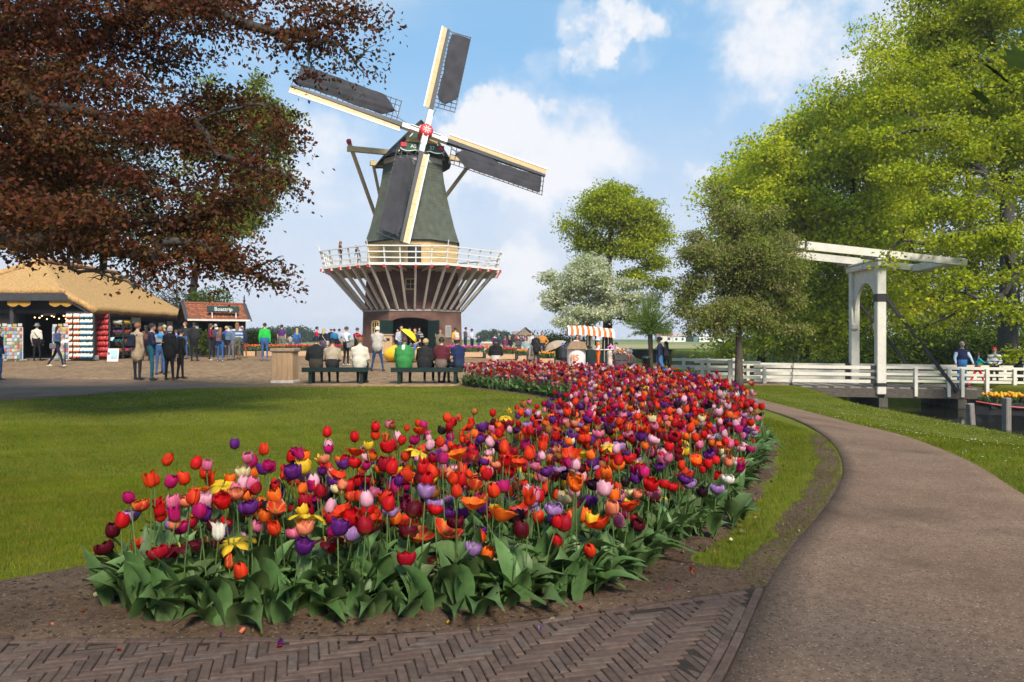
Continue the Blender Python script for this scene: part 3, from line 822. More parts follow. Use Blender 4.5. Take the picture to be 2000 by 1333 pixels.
def shrub(name, label, px, Y, w, h, n, leaf, cols, seed, group=None, cat='shrub', **kw):
    g = np.random.default_rng(seed); b = onx(px, Y)
    root = empty(name, b)
    bl = [(g.uniform(-.6, .6)*w, g.uniform(-.5, .5)*w*.7, h*g.uniform(.3, .68), w*.45, w*.4, h*.33) for _ in range(8)]
    mb = MB()
    for q in bl: mb.tube([(q[0]*.2, q[1]*.2, -.05), (q[0]*.6, q[1]*.6, q[2]*.5), q[:3]], [.03, .02, .008], 5)
    mb.build('stem', M_BARK, root)
    make_crown('foliage', bl, n, leaf, cols, root, g, per=18, spray=0.35*max(.5, w), **kw)
    tag(root, label, cat, group); return root
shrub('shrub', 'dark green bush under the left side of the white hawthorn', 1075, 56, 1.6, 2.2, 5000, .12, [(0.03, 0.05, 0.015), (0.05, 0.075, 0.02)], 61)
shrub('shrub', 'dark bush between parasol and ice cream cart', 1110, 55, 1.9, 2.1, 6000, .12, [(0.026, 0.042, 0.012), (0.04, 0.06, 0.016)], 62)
# pollard willow with upright shoots
def willow():
    g = np.random.default_rng(71); b = onx(1270, 45); root = empty('pollard_willow', b)
    H = at(1270, 655, 45).z-b.z
    MB().tube([(0, 0, -.1), (.03, 0, H*.5), (0, .02, H), (0, 0, H+.25)], [.17, .13, .15, .10], 10).build('trunk', M_BARK, root, smooth=True)
    mb = MB(); Pl, Dl = [], []
    for i in range(190):
        a = g.uniform(0, 6.283); el = g.uniform(-.15, 1.45)
        d = np.array([math.cos(a)*math.cos(el), math.sin(a)*math.cos(el), math.sin(el)]); ln = g.uniform(1.1, 2.0)*(0.8+.25*math.sin(max(el, 0)))
        p0 = np.array([0, 0, H+.1])+d*.1; pm = p0+d*ln*.55+np.array([0, 0, .12]); p1 = p0+d*ln+np.array([0, 0, .02])
        mb.tube([p0, pm, p1], [.012, .009, .003], 4, cap=False)
        for t in g.random(58)**.7:
            q = (1-t)**2*p0+2*t*(1-t)*pm+t*t*p1
            Pl.append(q+g.normal(size=3)*.035); Dl.append(d+g.normal(size=3)*.45)
    mb.build('shoots', mat('willow shoot', (.09, .10, .03), .8), root)
    Pl, Dl = np.array(Pl), np.array(Dl); n = len(Pl)
    col = np.array([(0.16, 0.25, 0.025)])*(0.75+.5*g.random((n, 1)))*(1+.08*g.standard_normal((n, 3)))
    L = .13*(.6+.7*g.random(n))
    link('crown', leaf_mesh('crown', Pl, Dl, unit(n, g), L, L*.22, col, M_LEAF), root)
    tag(root, 'round pollard willow with upright green shoots behind the grey planter', 'tree')
willow()

# ---- crab apple on the clear trunk, brownish green
ca_b = onx(1443, 29.5)
tree('crab_apple_tree', 'round brown green crab apple tree on a clear trunk before the white fence', ca_b, [at(1443, 660, 29.5), at(1441, 560, 29.5), at(1435, 450, 29.5)], 0.145,
     [wb(1440, 540, 29.5, 1.9, 1.7), wb(1400, 500, 29.5, 1.2, 1.0), wb(1475, 480, 29.5, 1.2, 1.0), wb(1445, 440, 29.5, 1.0, .8), wb(1365, 540, 29.5, .9, .9), wb(1520, 540, 29.5, .85, .9), wb(1345, 590, 29.5, .7, .6), wb(1540, 595, 29.5, .7, .6),
      wb(1400, 610, 29, 1.1, .7), wb(1490, 615, 29, 1.1, .7), wb(1420, 410, 29.5, .5, .45), wb(1400, 385, 29.5, .28, .35), wb(1385, 365, 29.5, .18, .16), wb(1410, 365, 29.5, .16, .2), wb(1375, 400, 29.5, .18, .12),
      wb(1350, 640, 29.5, .45, .28), wb(1540, 640, 29.5, .5, .3), wb(1495, 420, 29.5, .6, .4), wb(1345, 490, 29.5, .45, .4), wb(1360, 455, 29.5, .4, .3)],
     56000, 0.125, [(0.20, 0.24, 0.045), (0.28, 0.255, 0.09), (0.17, 0.22, 0.04), (0.32, 0.27, 0.12), (0.22, 0.27, 0.045)], 81, clump=3, per=26, spray=0.32, flat=0.6, shell=3.4, aspect=0.42, limb_kw=dict(n_sub=5, start=.35, lr=.022))

# ---- the wood on the right bank
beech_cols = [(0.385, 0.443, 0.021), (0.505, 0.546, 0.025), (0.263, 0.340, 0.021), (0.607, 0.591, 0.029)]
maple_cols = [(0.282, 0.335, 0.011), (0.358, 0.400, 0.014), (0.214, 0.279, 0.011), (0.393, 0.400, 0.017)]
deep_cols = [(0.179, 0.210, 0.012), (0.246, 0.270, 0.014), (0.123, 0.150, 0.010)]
def wood(name, label, px, Y, ytop, rx, seed, cols, n, leaf=0.23, ybot=680, bend=0):
    g = np.random.default_rng(seed); s = Y/F
    bl = []
    H = ybot-ytop
    for i in range(44):
        t = (i+g.random())/44; py = ytop+H*t
        wdt = rx*(math.sin(math.pi*min(.80, .08+.9*t**.8))**.55)
        a = g.uniform(0, 6.283); q = g.random()**.45
        bl.append(wb(px+math.cos(a)*wdt*q*.85, py, Y+math.sin(a)*wdt*q*s*.8, rx*s*g.uniform(.30, .46), H*s*g.uniform(.06, .095)))
    for k in range(7): bl.append(wb(px+g.normal()*rx*.22, ytop+H*(.02+.1*k/7)+g.random()*8, Y+g.normal()*.5, rx*s*.15, rx*s*.17, None, .8))
    return tree(name, label, onx(px, Y), [at(px+4, 560, Y), at(px+bend*.5, (ytop+560)/2, Y), at(px+bend, ytop+60, Y)], 0.26, bl, n, leaf, cols, seed, group='beeches of the wood across the canal',
                per=30, spray=0.95, flat=0.42, shell=3.0, droop=.3, limb_kw=dict(n_sub=3, start=.3, lr=.035), bark=M_BARK_D)
wood('beech_tree', 'leftmost small light green beech of the wood, just right of the crab apple', 1485, 52, 300, 110, 91, beech_cols, 36000)
wood('beech_tree', 'light green beech of the wood left of the bridge portal', 1570, 48, 222, 125, 92, beech_cols, 37000)
wood('beech_tree', 'light green beech rising straight behind the bridge portal', 1665, 46, 180, 135, 93, beech_cols, 42000)
wood('beech_tree', 'tall beech behind the balance beams right of the portal', 1775, 50, 70, 150, 94, beech_cols, 39000)
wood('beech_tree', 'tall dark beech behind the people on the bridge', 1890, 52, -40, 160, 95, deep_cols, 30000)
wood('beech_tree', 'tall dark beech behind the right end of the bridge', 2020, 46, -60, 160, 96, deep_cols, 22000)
g_ = np.random.default_rng(97)
tree('maple_tree', 'big yellow green maple at right hanging over the white bridge', onx(1968, 37), [at(1968, 560, 37), at(1965, 380, 37), at(1950, 200, 37), at(1930, 20, 37)], 0.42,
     [wb(1900, 60, 36, 2.4, 1.6), wb(1960, 0, 36, 2.4, 1.8), wb(1850, 110, 35, 1.5, 1.0), wb(1830, 40, 36, 1.2, .8), wb(1810, 15, 36, .8, .5), wb(1850, -30, 36, 1.4, .9), wb(1790, 150, 35, 1.2, .7), wb(1740, 190, 34, 1.0, .6), wb(1700, 205, 34, .7, .5),
      wb(1960, 160, 34, 2.0, 1.2), wb(1880, 200, 34, 1.8, .9), wb(1800, 245, 33, 1.6, .8), wb(1730, 270, 33, 1.2, .6), wb(1690, 260, 33, .7, .5), wb(1980, 270, 33, 1.7, .9), wb(1890, 300, 33, 1.6, .7), wb(1820, 330, 32, 1.3, .6), wb(1760, 340, 32, 1.0, .5),
      wb(1960, 370, 32, 1.5, .7), wb(1880, 400, 31, 1.4, .6), wb(1800, 420, 31, 1.1, .45), wb(1760, 460, 29.5, .7, .35), wb(1735, 500, 29, .45, .28), wb(1850, 470, 30, 1.1, .4), wb(1940, 460, 30, 1.4, .5), wb(1990, 520, 29.5, 1.0, .5),
      wb(1910, 530, 29.5, .9, .4), wb(1860, 550, 29, .7, .35), wb(1930, 590, 29, .9, .35), wb(1850, 600, 29, .5, .3), wb(1990, 620, 28, .5, .4), wb(1810, 640, 30, .35, .25), wb(1985, 690, 28, .3, .35), wb(2080, 200, 35, 3, 2.5), wb(2100, 450, 33, 2.5, 2), wb(2000, -150, 37, 4, 2.5)],
     96000, 0.144, maple_cols, 97, clump=3, per=34, spray=0.55, flat=0.55, shell=3.2, droop=.25, aspect=.8, bark=M_BARK_D, limb_kw=dict(n_sub=5, start=.22, lr=.045))
# dark undergrowth along the far bank, and trunks that show below the crowns
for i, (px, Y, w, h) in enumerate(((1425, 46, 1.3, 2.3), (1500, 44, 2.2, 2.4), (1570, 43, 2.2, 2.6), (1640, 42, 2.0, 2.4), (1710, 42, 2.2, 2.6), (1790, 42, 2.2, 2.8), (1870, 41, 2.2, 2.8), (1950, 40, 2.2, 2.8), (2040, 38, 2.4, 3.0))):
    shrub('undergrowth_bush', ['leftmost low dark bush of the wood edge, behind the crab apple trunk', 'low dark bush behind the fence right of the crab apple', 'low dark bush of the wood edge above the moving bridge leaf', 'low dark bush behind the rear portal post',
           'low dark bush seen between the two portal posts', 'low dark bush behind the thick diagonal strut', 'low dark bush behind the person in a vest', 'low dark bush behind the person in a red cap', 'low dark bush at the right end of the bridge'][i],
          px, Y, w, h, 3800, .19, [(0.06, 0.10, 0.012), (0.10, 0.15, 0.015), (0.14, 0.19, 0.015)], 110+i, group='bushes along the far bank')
# hedge left of the mill
def hedge():
    g = np.random.default_rng(131); b = onx(498, 50); root = empty('hedge', b)
    s = 50/F; w = 75*s/2
    bl = [(x, g.uniform(-.3, .3), z, .5, .5, .35) for x in np.linspace(-w, w, 10) for z in (.35, .8, 1.2)]
    MB().beam((-w, 0, .3), (w, 0, .3), .06, .5).build('stem', M_BARK, root)
    make_crown('foliage', bl, 9000, .11, [(0.035, 0.05, 0.014), (0.055, 0.07, 0.02)], root, g, per=16, spray=.3)
    tag(root, 'dark clipped hedge behind the boat trip kiosk', 'hedge')
hedge()
shrub('shrub', 'leafy yellow green shrub beside the boat trip kiosk', 391, 41, .55, 1.9, 2600, .12, [(0.12, .15, .02), (.07, .11, .02)], 141)
shrub('shrub', 'tall green shrub rising behind the tiled roof of the kiosk', 405, 51, 1.7, 4.6, 9000, .17, [(0.07, .11, .015), (.12, .17, .02)], 142)
# leafy perennials by the fence
def straps(name, label, px, Y, w, n, h, seed, col=(0.09, 0.15, 0.03), cat='plant', group=None):
    g = np.random.default_rng(seed); b = onx(px, Y); root = empty(name, b)
    Vs_, Ts_, Cs_ = [], [], []; k = 0
    for i in range(n):
        a = g.uniform(0, 6.283); p = np.array([g.normal()*w*.4, g.normal()*w*.4, 0]); L = h*g.uniform(.7, 1.2); d = np.array([math.cos(a), math.sin(a), 0]); sd = np.array([-d[1], d[0], 0])
        c = np.array(col)*g.uniform(.6, 1.4); wd = .022*g.uniform(.7, 1.3)
        for t in (0, .35, .7, 1):
            q = p+d*L*(.15*t+.55*t*t)+np.array([0, 0, L*(t-.45*t*t*t)])
            ww = wd*(1-.85*t**3); Vs_ += [q-sd*ww, q+sd*ww]; Cs_ += [c, c]
        for j in range(3): Ts_.append((k+2*j, k+2*j+1, k+2*j+3, k+2*j+2))
        k += 8
    link('leaves', np_mesh('leaves', np.array(Vs_), np.array(Ts_), [M_LEAF], col=np.array(Cs_)), root)
    tag(root, label, cat, group)
for i, (px, Y) in enumerate(((1262, 36), (1300, 35), (1330, 36), (1318, 33.5), (1350, 34.5), (1285, 34))):
    straps('daylily_clump', ['leftmost strap leaved clump, right behind the litter post', 'strap leaved clump right of the walking pair', 'strap leaved clump at the left end of the far white fence', 'strap leaved clump in front of the far fence rails', 'strap leaved clump beside the left end of the near white fence', 'strap leaved clump at the feet of the walking pair'][i], px, Y, .9, 90, .75, 150+i, group='strap leaved clumps by the fence')

# ---- far trees, a row on the horizon
far_cols = [(0.045, 0.075, 0.03), (0.06, 0.09, 0.035)]
def far_tree(px, Y, ytop, rx, label, seed):
    g = np.random.default_rng(seed); s = Y/F; b = Vector(((px-1000)/F*Y, Y, 0)); root = empty('distant_tree', b)
    H = at(px, ytop, Y).z
    MB().tube([(0, 0, -.2), (0, 0, H*.7)], [.4, .15], 6).build('trunk', M_BARK, root)
    bl = [(g.normal()*rx*s*.45, g.normal()*rx*s*.4, H*g.uniform(.3, .88), rx*s*.45, rx*s*.45, H*.17) for _ in range(9)]
    make_crown('crown', bl, 2600, .055*rx*s+.35, far_cols, root, g, per=12, spray=.16*rx*s+.5, flat=.7, up=.4, aspect=.8)
    tag(root, label, 'tree', 'distant trees across the fields')
for i, (px, Y, yt, rx, lab) in enumerate((
    (487, 260, 644, 16, 'leftmost rounded tree on the horizon beside the kiosk'), (508, 270, 641, 20, 'rounded distant tree just left of the bright green jacket'), (535, 255, 636, 20, 'distant tree just right of the bright green jacket'),
    (562, 265, 637, 18, 'distant tree behind the purple shirt'), (592, 250, 638, 22, 'broad distant tree left of the red shirt'), (607, 270, 650, 14, 'small distant tree next to the red shirt'),
    (944, 270, 648, 12, 'narrow tree on the horizon just right of the mill'), (961, 260, 645, 13, 'tallest tree on the horizon right of the mill'), (980, 265, 648, 10, 'distant tree behind the white top with purple backpack'),
    (1005, 275, 656, 12, 'low distant tree left of the small wooden shed'), (1346, 330, 660, 22, 'distant rounded tree under the crab apple, left'), (1376, 330, 661, 20, 'distant rounded tree above the long white building'), (1322, 330, 665, 14, 'low distant tree left of the church spire'))):
    far_tree(px, Y, yt, rx, lab, 200+i)

# ---- sycamore behind and right of the photographer: one branch hangs into the upper right corner
SB = Vector((5.4, -7.4, 0.0))
syc = tree('sycamore_tree', 'sycamore behind the photographer, a blurred branch hanging in at the upper right', tuple(SB), [(5.4, -7.3, 2.2), (5.2, -7.0, 4.2), (5.0, -6.6, 6.2)], 0.22,
     [(4.6, -4.4, 5.5, 1.1, .9, .7), (5.4, -4.9, 5.6, 1.2, 1.0, .8), (4.9, -6.0, 6.6, 1.5, 1.4, .9), (6.2, -6.8, 6.6, 1.6, 1.5, 1.0), (3.9, -5.0, 5.2, .7, .7, .5), (3.4, -2.2, 4.4, .3, .5, .2), (2.5, .2, 3.3, .2, .4, .15), (1.95, 1.6, 2.6, .12, .2, .1)],
     6500, 0.15, [(0.09, 0.14, 0.016), (0.12, 0.17, 0.02)], 171, clump=2, per=14, spray=.4, aspect=.85, limb_kw=dict(n_sub=3, start=.4, lr=.03))
MB().tube([Vector(p)-SB for p in ((1.95, 1.6, 2.6), (1.72, 2.0, 2.35), (1.50, 2.2, 2.10))], [.008, .005, .002], 5).build('twig', M_BARK, syc)
lobes = [(0, -.02), (.25, .10), (.50, .0), (.42, .25), (.62, .48), (.34, .50), (.30, .78), (.13, .70), (0, 1.05), (-.13, .70), (-.30, .78), (-.34, .50), (-.62, .48), (-.42, .25), (-.50, .0), (-.25, .10)]
M_NEARLEAF = mat('sycamore leaf', (.018, .032, .006), .9, .25, 20, spec=.05)
for p, a, s_, ty in (((1.47, 2.2, 2.07), 175, .095, 25), ((1.41, 2.19, 2.04), 140, .075, -20), ((1.52, 2.22, 2.05), 215, .08, 10), ((1.37, 2.21, 1.99), 120, .05, 30)):
    aa = R(a); u_ = Vector((math.cos(aa), .2*math.sin(R(ty)), math.sin(aa)))*s_; v_ = Vector((-math.sin(aa), .5*math.cos(R(ty)), math.cos(aa)*-1))*s_
    MB().prism(lobes, Vector(p)-SB, u_, v_, (0, .0008, 0)).build('leaf', M_NEARLEAF, syc)
# ================================================================== the windmill
M_MBRICK = None
def brick_wall_mat(name, c1, c2, cm):
    m = bpy.data.materials.new(name); m.use_nodes = True
    n, l = m.node_tree.nodes, m.node_tree.links; p = n['Principled BSDF']; p.inputs['Roughness'].default_value = 0.9
    t = n.new('ShaderNodeTexCoord'); sp = n.new('ShaderNodeSeparateXYZ'); l.new(t.outputs['Object'], sp.inputs[0])
    at2 = n.new('ShaderNodeMath'); at2.operation = 'ARCTAN2'; l.new(sp.outputs['X'], at2.inputs[0]); l.new(sp.outputs['Y'], at2.inputs[1])
    ml = n.new('ShaderNodeMath'); ml.operation = 'MULTIPLY'; ml.inputs[1].default_value = 3.4; l.new(at2.outputs[0], ml.inputs[0])
    cb = n.new('ShaderNodeCombineXYZ'); l.new(ml.outputs[0], cb.inputs[0]); l.new(sp.outputs['Z'], cb.inputs[1])
    b = n.new('ShaderNodeTexBrick'); b.inputs['Scale'].default_value = 1.0; b.inputs['Brick Width'].default_value = 0.22; b.inputs['Row Height'].default_value = 0.065; b.inputs['Mortar Size'].default_value = 0.008
    b.inputs['Color1'].default_value = (*c1, 1); b.inputs['Color2'].default_value = (*c2, 1); b.inputs['Mortar'].default_value = (*cm, 1); l.new(cb.outputs[0], b.inputs['Vector'])
    nz = n.new('ShaderNodeTexNoise'); nz.inputs['Scale'].default_value = 1.3; nz.inputs['Detail'].default_value = 8; l.new(t.outputs['Object'], nz.inputs['Vector'])
    mr = n.new('ShaderNodeMapRange'); mr.inputs[1].default_value = .3; mr.inputs[2].default_value = .7; mr.inputs[3].default_value = .68; mr.inputs[4].default_value = 1.3; l.new(nz.outputs['Fac'], mr.inputs[0])
    vm = n.new('ShaderNodeVectorMath'); vm.operation = 'SCALE'; l.new(b.outputs['Color'], vm.inputs[0]); l.new(mr.outputs[0], vm.inputs['Scale']); l.new(vm.outputs[0], p.inputs['Base Color'])
    bp = n.new('ShaderNodeBump'); bp.inputs['Strength'].default_value = .4; bp.inputs['Distance'].default_value = .02; l.new(b.outputs['Fac'], bp.inputs['Height']); bp.invert = True; l.new(bp.outputs[0], p.inputs['Normal'])
    return m
M_MBRICK = brick_wall_mat('mill brick', (0.155, 0.070, 0.050), (0.115, 0.050, 0.038), (0.16, 0.11, 0.09))
M_TAN = mat('cream weatherboard paint', (0.50, 0.35, 0.155), .6, .10, 3.0, bump=.15, bscale=30)
M_TANB = mat('beam paint', (0.50, 0.39, 0.21), .65, .15, 4.0)
M_SAILB = mat('sail board paint', (0.58, 0.41, 0.21), .6, .12, 4.0)
M_FELT = mat('green roofing felt', (0.082, 0.096, 0.074), .95, .30, 2.2, bump=.5, bscale=60)
M_WHITE = mat('white paint', (0.66, 0.65, 0.61), .5, .06, 3.0, bump=.08, bscale=30)
M_GREYW = mat('weathered pale grey paint', (0.62, 0.58, 0.52), .7, .15, 5.0)
M_BLACK = mat('black tarred', (0.020, 0.020, 0.022), .7, .3, 4.0, bump=.2, bscale=30)
M_STOCK = mat('stock dark paint', (0.030, 0.033, 0.040), .5, .2, 4.0)
M_CLOTH = mat('sail cloth', (0.036, 0.035, 0.041), .9, .35, 1.2, bump=.3, bscale=12)
M_RED = mat('red paint', (0.50, 0.025, 0.035), .5, .12, 5.0)
M_DGREEN = mat('dark green paint', (0.012, 0.095, 0.060), .45, .12, 3.0)
M_DOORG = mat('door black green', (0.010, 0.028, 0.024), .45, .2, 3.0)
M_DARK = mat('dark interior', (0.012, 0.010, 0.009), .9, .3, 3.0)
M_YELLOWF = mat('ochre window frame', (0.62, 0.44, 0.16), .5, .08, 4.0)
M_GLASS = mat('window glass', (0.03, 0.035, 0.04), .08, .2, 2.0, spec=.8)
M_STONE = mat('grey stone', (0.33, 0.31, 0.29), .85, .2, 6.0, bump=.3, bscale=30)
M_PLANK = mat('weathered plank', (0.23, 0.20, 0.17), .85, .25, 5.0, bump=.3, bscale=40, stretch=(1, 6, 1))

MC = Vector((-6.8, 53.0, gzf(-6.8, 53.0)))
G0 = MC.z
mill = empty('windmill', MC)
tag(mill, 'Dutch windmill with green tower, brick base, white gallery and dark sails', 'windmill')
PH0 = R(4)
def oct_ang(k): return -math.pi/2 - math.pi/8 + PH0 + k*math.pi/4     # vertex k; face k lies between vertex k and k+1
def octp(Rr, z, k): a = oct_ang(k); return (Rr*math.cos(a), Rr*math.sin(a), z)
def facep(k, Rr, u, z, out=0.0):
    a = oct_ang(k)+math.pi/8; ap = Rr*math.cos(math.pi/8)+out
    return Vector((ap*math.cos(a)-u*math.sin(a), ap*math.sin(a)+u*math.cos(a), z))
zl = lambda z: z-G0
Z_LEDGE, Z_PLAT = zl(3.15), zl(5.95)
def brick_R(z): return np.interp(z, [0, Z_LEDGE, Z_LEDGE+.02, Z_PLAT], [3.62, 3.54, 3.46, 3.27])
# lower walls, the front one with the gateway
for k in range(8):
    r0, r1 = 3.62, 3.54; w0, w1 = 2*r0*math.sin(math.pi/8), 2*r1*math.sin(math.pi/8)
    p0 = facep(k, r0, 0, 0); tx = (facep(k, r0, 1, 0)-p0); up = (facep(k, r1, 0, Z_LEDGE)-p0)/Z_LEDGE
    nin = (facep(k, r0, 0, 0, -.3)-p0)
    if k == 0:
        dw, dh, ar = 1.20, 2.05, .28
        arc = [(dw*math.cos(t), dh+ar*math.sin(t)) for t in np.linspace(0, math.pi, 11)]
        poly = [(-w0/2, 0), (-w1/2, Z_LEDGE), (w1/2, Z_LEDGE), (w0/2, 0), (dw, 0)]+arc+[(-dw, 0)]
        MB().prism(poly, p0, tx, up, nin).build('wall', M_MBRICK, mill)
        arch = MB()
        for i in range(16):
            t0, t1 = math.pi*i/16+.012, math.pi*(i+1)/16-.012
            q = [((dw+e)*math.cos(t), dh+(ar+e)*math.sin(t)) for e, t in ((.03, t0), (.30, t0), (.30, t1), (.03, t1))]
            vo = MB().prism(q, p0-nin*.12, tx, up, nin*.2).build('arch_brick', brick_wall_mat('arch brick', (.17, .075, .055), (.12, .055, .04), (.1, .08, .07)) if i == 0 else bpy.data.materials['arch brick'], mill)
    else:
        MB().prism([(-w0/2, 0), (-w1/2, Z_LEDGE), (w1/2, Z_LEDGE), (w0/2, 0)], p0, tx, up, nin).build('wall', M_MBRICK, mill)
# dark hall behind the gateway
MB().lathe([(3.2, .02), (3.15, 3.0)], 8, a0=oct_ang(0)).build('hall', M_DARK, mill) if False else None
MB().add([octp(3.3, .03, k) for k in range(8)], [tuple(range(8))]).build('hall_floor', M_STONE, mill)
MB().add([octp(3.2, Z_LEDGE-.1, k) for k in range(8)], [tuple(range(8))]).build('hall_ceiling', M_DARK, mill)
for s in (-1, 1):
    a = oct_ang(0)+math.pi/8
    hinge = facep(0, 3.6, s*1.21, 1.10, .02)
    d = MB().cham((0, 0, 0), (1.15, .07, 2.1), .01)
    o = d.build('door', M_DOORG, mill, loc=hinge+Vector((math.cos(a)*.42+s*.30*-math.sin(a), math.sin(a)*.42+s*.30*math.cos(a), 0)), rot=(0, 0, a+s*R(40)))
    MB().box((.25*s, -.045, .1), (.05, .03, .22)).build('handle', M_STONE, o)
# ledge and upper brick drum
MB().add([octp(3.60, Z_LEDGE-.06, k) for k in range(8)]+[octp(3.60, Z_LEDGE+.06, k) for k in range(8)], [tuple(range(8)), tuple(range(15, 7, -1))]+[(k, (k+1) % 8, 8+(k+1) % 8, 8+k) for k in range(8)]).build('ledge', M_STONE, mill)
MB().lathe([(3.47, Z_LEDGE+.06), (3.27, Z_PLAT)], 8, a0=oct_ang(0)).build('upper_wall', M_MBRICK, mill)
def wall_window(k, u, z, w, h, arch, Rr, name='window'):
    fr = empty(name, (0, 0, 0), parent=mill)
    p = facep(k, Rr, u, z, .02); tx = facep(k, Rr, u+1, z, .02)-p; nn = (facep(k, Rr, u, z, 1.0)-facep(k, Rr, u, z, 0)).normalized(); up = Vector((0, 0, 1))
    top = [(w/2*math.cos(t), h/2+arch*math.sin(t)) for t in np.linspace(0, math.pi, 9)] if arch else [(w/2, h/2), (-w/2, h/2)]
    MB().prism([(-w/2, -h/2), (w/2, -h/2)]+top, p, tx, up, nn*.03).build('pane', M_GLASS, fr)
    b = MB(); T = .06
    for sx in (-1, 1): b.beam(p+tx*sx*w/2-up*h/2+nn*.03, p+tx*sx*w/2+up*h/2+nn*.03, T, .09, up=nn)
    b.beam(p-tx*(w/2+.05)-up*h/2+nn*.04, p+tx*(w/2+.05)-up*h/2+nn*.04, .08, .12, up=nn)
    pts = [p+tx*a+up*c+nn*.03 for a, c in top]
    for i in range(len(pts)-1): b.beam(pts[i], pts[i+1], T, .09, up=nn)
    b.build('frame', M_YELLOWF, fr)
    b = MB()
    for sx in (-1/6, 1/6) if arch else (0,): b.beam(p+tx*sx*w-up*h/2+nn*.035, p+tx*sx*w+up*(h/2+arch*.9)+nn*.035, .035, .05, up=nn)
    for sy in ((-.17, .17, .5) if arch else (0, .0)): b.beam(p-tx*w/2+up*sy*h+nn*.037, p+tx*w/2+up*sy*h+nn*.037, .035, .05, up=nn)
    b.build('glazing_bar', M_YELLOWF, fr)
wall_window(7, .05, 1.55, .72, .95, .12, 3.56)
wall_window(0, .0, zl(4.85), .62, .66, 0, 3.37)
p = facep(1, 3.58, .1, 1.45, .02)
o = MB().cham((0, 0, 0), (.55, .05, .80), .01).build('plaque', M_STONE, mill, loc=p, rot=(0, 0, oct_ang(1)+math.pi/8+math.pi/2))
for i in range(7): MB().box((0, -.028, .26-i*.085), (.42-.1*(i % 3 == 2), .006, .025)).build('plaque_line', mat('plaque print', (.16, .15, .14)), o)
# gallery
NS = 40
def perim(Rr, i):
    "point i of NS, five per side, evenly along the octagon"
    k, f = divmod(i, NS//8); f /= NS/8; a, b_ = Vector(octp(Rr, 0, k)), Vector(octp(Rr, 0, k+1)); return a.lerp(b_, f)
fl = MB()
for rr, zz in ((3.25, Z_PLAT-.10), (6.18, Z_PLAT-.10), (6.18, Z_PLAT), (3.25, Z_PLAT)):
    fl.v.append(np.array([octp(rr, zz, k) for k in range(8)])); fl.n += 8
for r_ in range(4):
    for k in range(8): fl.f.append([r_*8+k, r_*8+(k+1) % 8, ((r_+1) % 4)*8+(k+1) % 8, ((r_+1) % 4)*8+k]); fl.m.append(0)
fl.build('gallery_floor', M_PLANK, mill)
fa = MB()
for k in range(8): MB().beam(Vector(octp(6.22, Z_PLAT-.03, k)), Vector(octp(6.22, Z_PLAT-.03, k+1)), .05, .16).build('gallery_edge', M_WHITE, mill)
for i in range(NS):
    po = perim(6.0, i); pb = perim(3.62, i); pe = perim(6.30, i); pi_ = perim(3.3, i)
    MB().beam((pb.x, pb.y, Z_LEDGE+.10), (po.x*.985, po.y*.985, Z_PLAT-.22), .13, .16).build('strut', M_GREYW, mill)
    MB().beam((pi_.x, pi_.y, Z_PLAT-.18), (pe.x, pe.y, Z_PLAT-.18), .11, .15).build('joist', M_GREYW, mill)
    pt = perim(6.40, i)
    MB().beam((pe.x, pe.y, Z_PLAT-.18), (pt.x, pt.y, Z_PLAT-.18), .14, .17).build('joist_end', M_RED, mill)
    pr0, pr1 = perim(6.14, i), perim(6.40, i)
    MB().beam((pr0.x, pr0.y, Z_PLAT), (pr1.x, pr1.y, Z_PLAT+1.06), .075, .075, up=(0, 0, 1)).build('rail_post', M_WHITE, mill)
    if i % 5 == 0: MB().beam((pr1.x, pr1.y, Z_PLAT+1.0), (pr1.x*1.02, pr1.y*1.02, Z_PLAT+1.42), .05, .05).build('corner_spike', M_WHITE, mill)
for k in range(8):
    for t, w, h in ((1.0, .12, .07), (.66, .05, .07), (.33, .05, .07)):
        rr = 6.14+.26*t+.03
        MB().beam(octp(rr, Z_PLAT+1.06*t, k), octp(rr, Z_PLAT+1.06*t, k+1), w, h).build('rail', M_WHITE, mill)
# boarded drum above the gallery
nb_ = 12; zb0, zb1 = Z_PLAT+.02, zl(7.88)
for i in range(nb_):
    z0 = zb0+(zb1-zb0)*i/nb_; z1 = zb0+(zb1-zb0)*(i+1)/nb_+.01
    MB().lathe([(3.275, z0), (3.25, z1)], 8, a0=oct_ang(0)).build('weatherboard', M_TAN, mill)
p = facep(0, 3.28, .25, zl(6.75), .03); aa = oct_ang(0)+math.pi/8+math.pi/2
o = MB().cham((0, 0, 0), (.85, .08, 1.35), .01).build('gallery_door', M_BLACK, mill, loc=p-Vector((0, 0, .0)), rot=(0, 0, aa))
MB().box((.08, -.05, .42), (.45, .03, .36)).build('pane', M_GLASS, o)
# felt covered tower in overlapping courses
tz = [zl(q) for q in (7.78, 8.7, 9.85, 10.56, 11.97, 13.4)]; tr_ = [q/.948 for q in (3.20, 2.90, 2.61, 2.44, 2.155, 1.96)]
ncs = 27
for i in range(ncs):
    z0 = tz[0]+(tz[-1]-tz[0])*i/ncs; z1 = tz[0]+(tz[-1]-tz[0])*(i+1)/ncs
    MB().lathe([(np.interp(z0, tz, tr_)+.028, z0), (np.interp(z1, tz, tr_)+.006, z1+.02)], 8, a0=oct_ang(0)).build('roofing_course', M_FELT, mill)
MB().lathe([(3.40, tz[0]-.06), (3.42, tz[0]+.0)], 8, a0=oct_ang(0)).build('skirt_edge', M_BLACK, mill)
MB().lathe([(2.12, tz[-1]-.25), (2.14, tz[-1]+.1)], 8, a0=oct_ang(0)).build('kerb_ring', M_GREYW, mill)
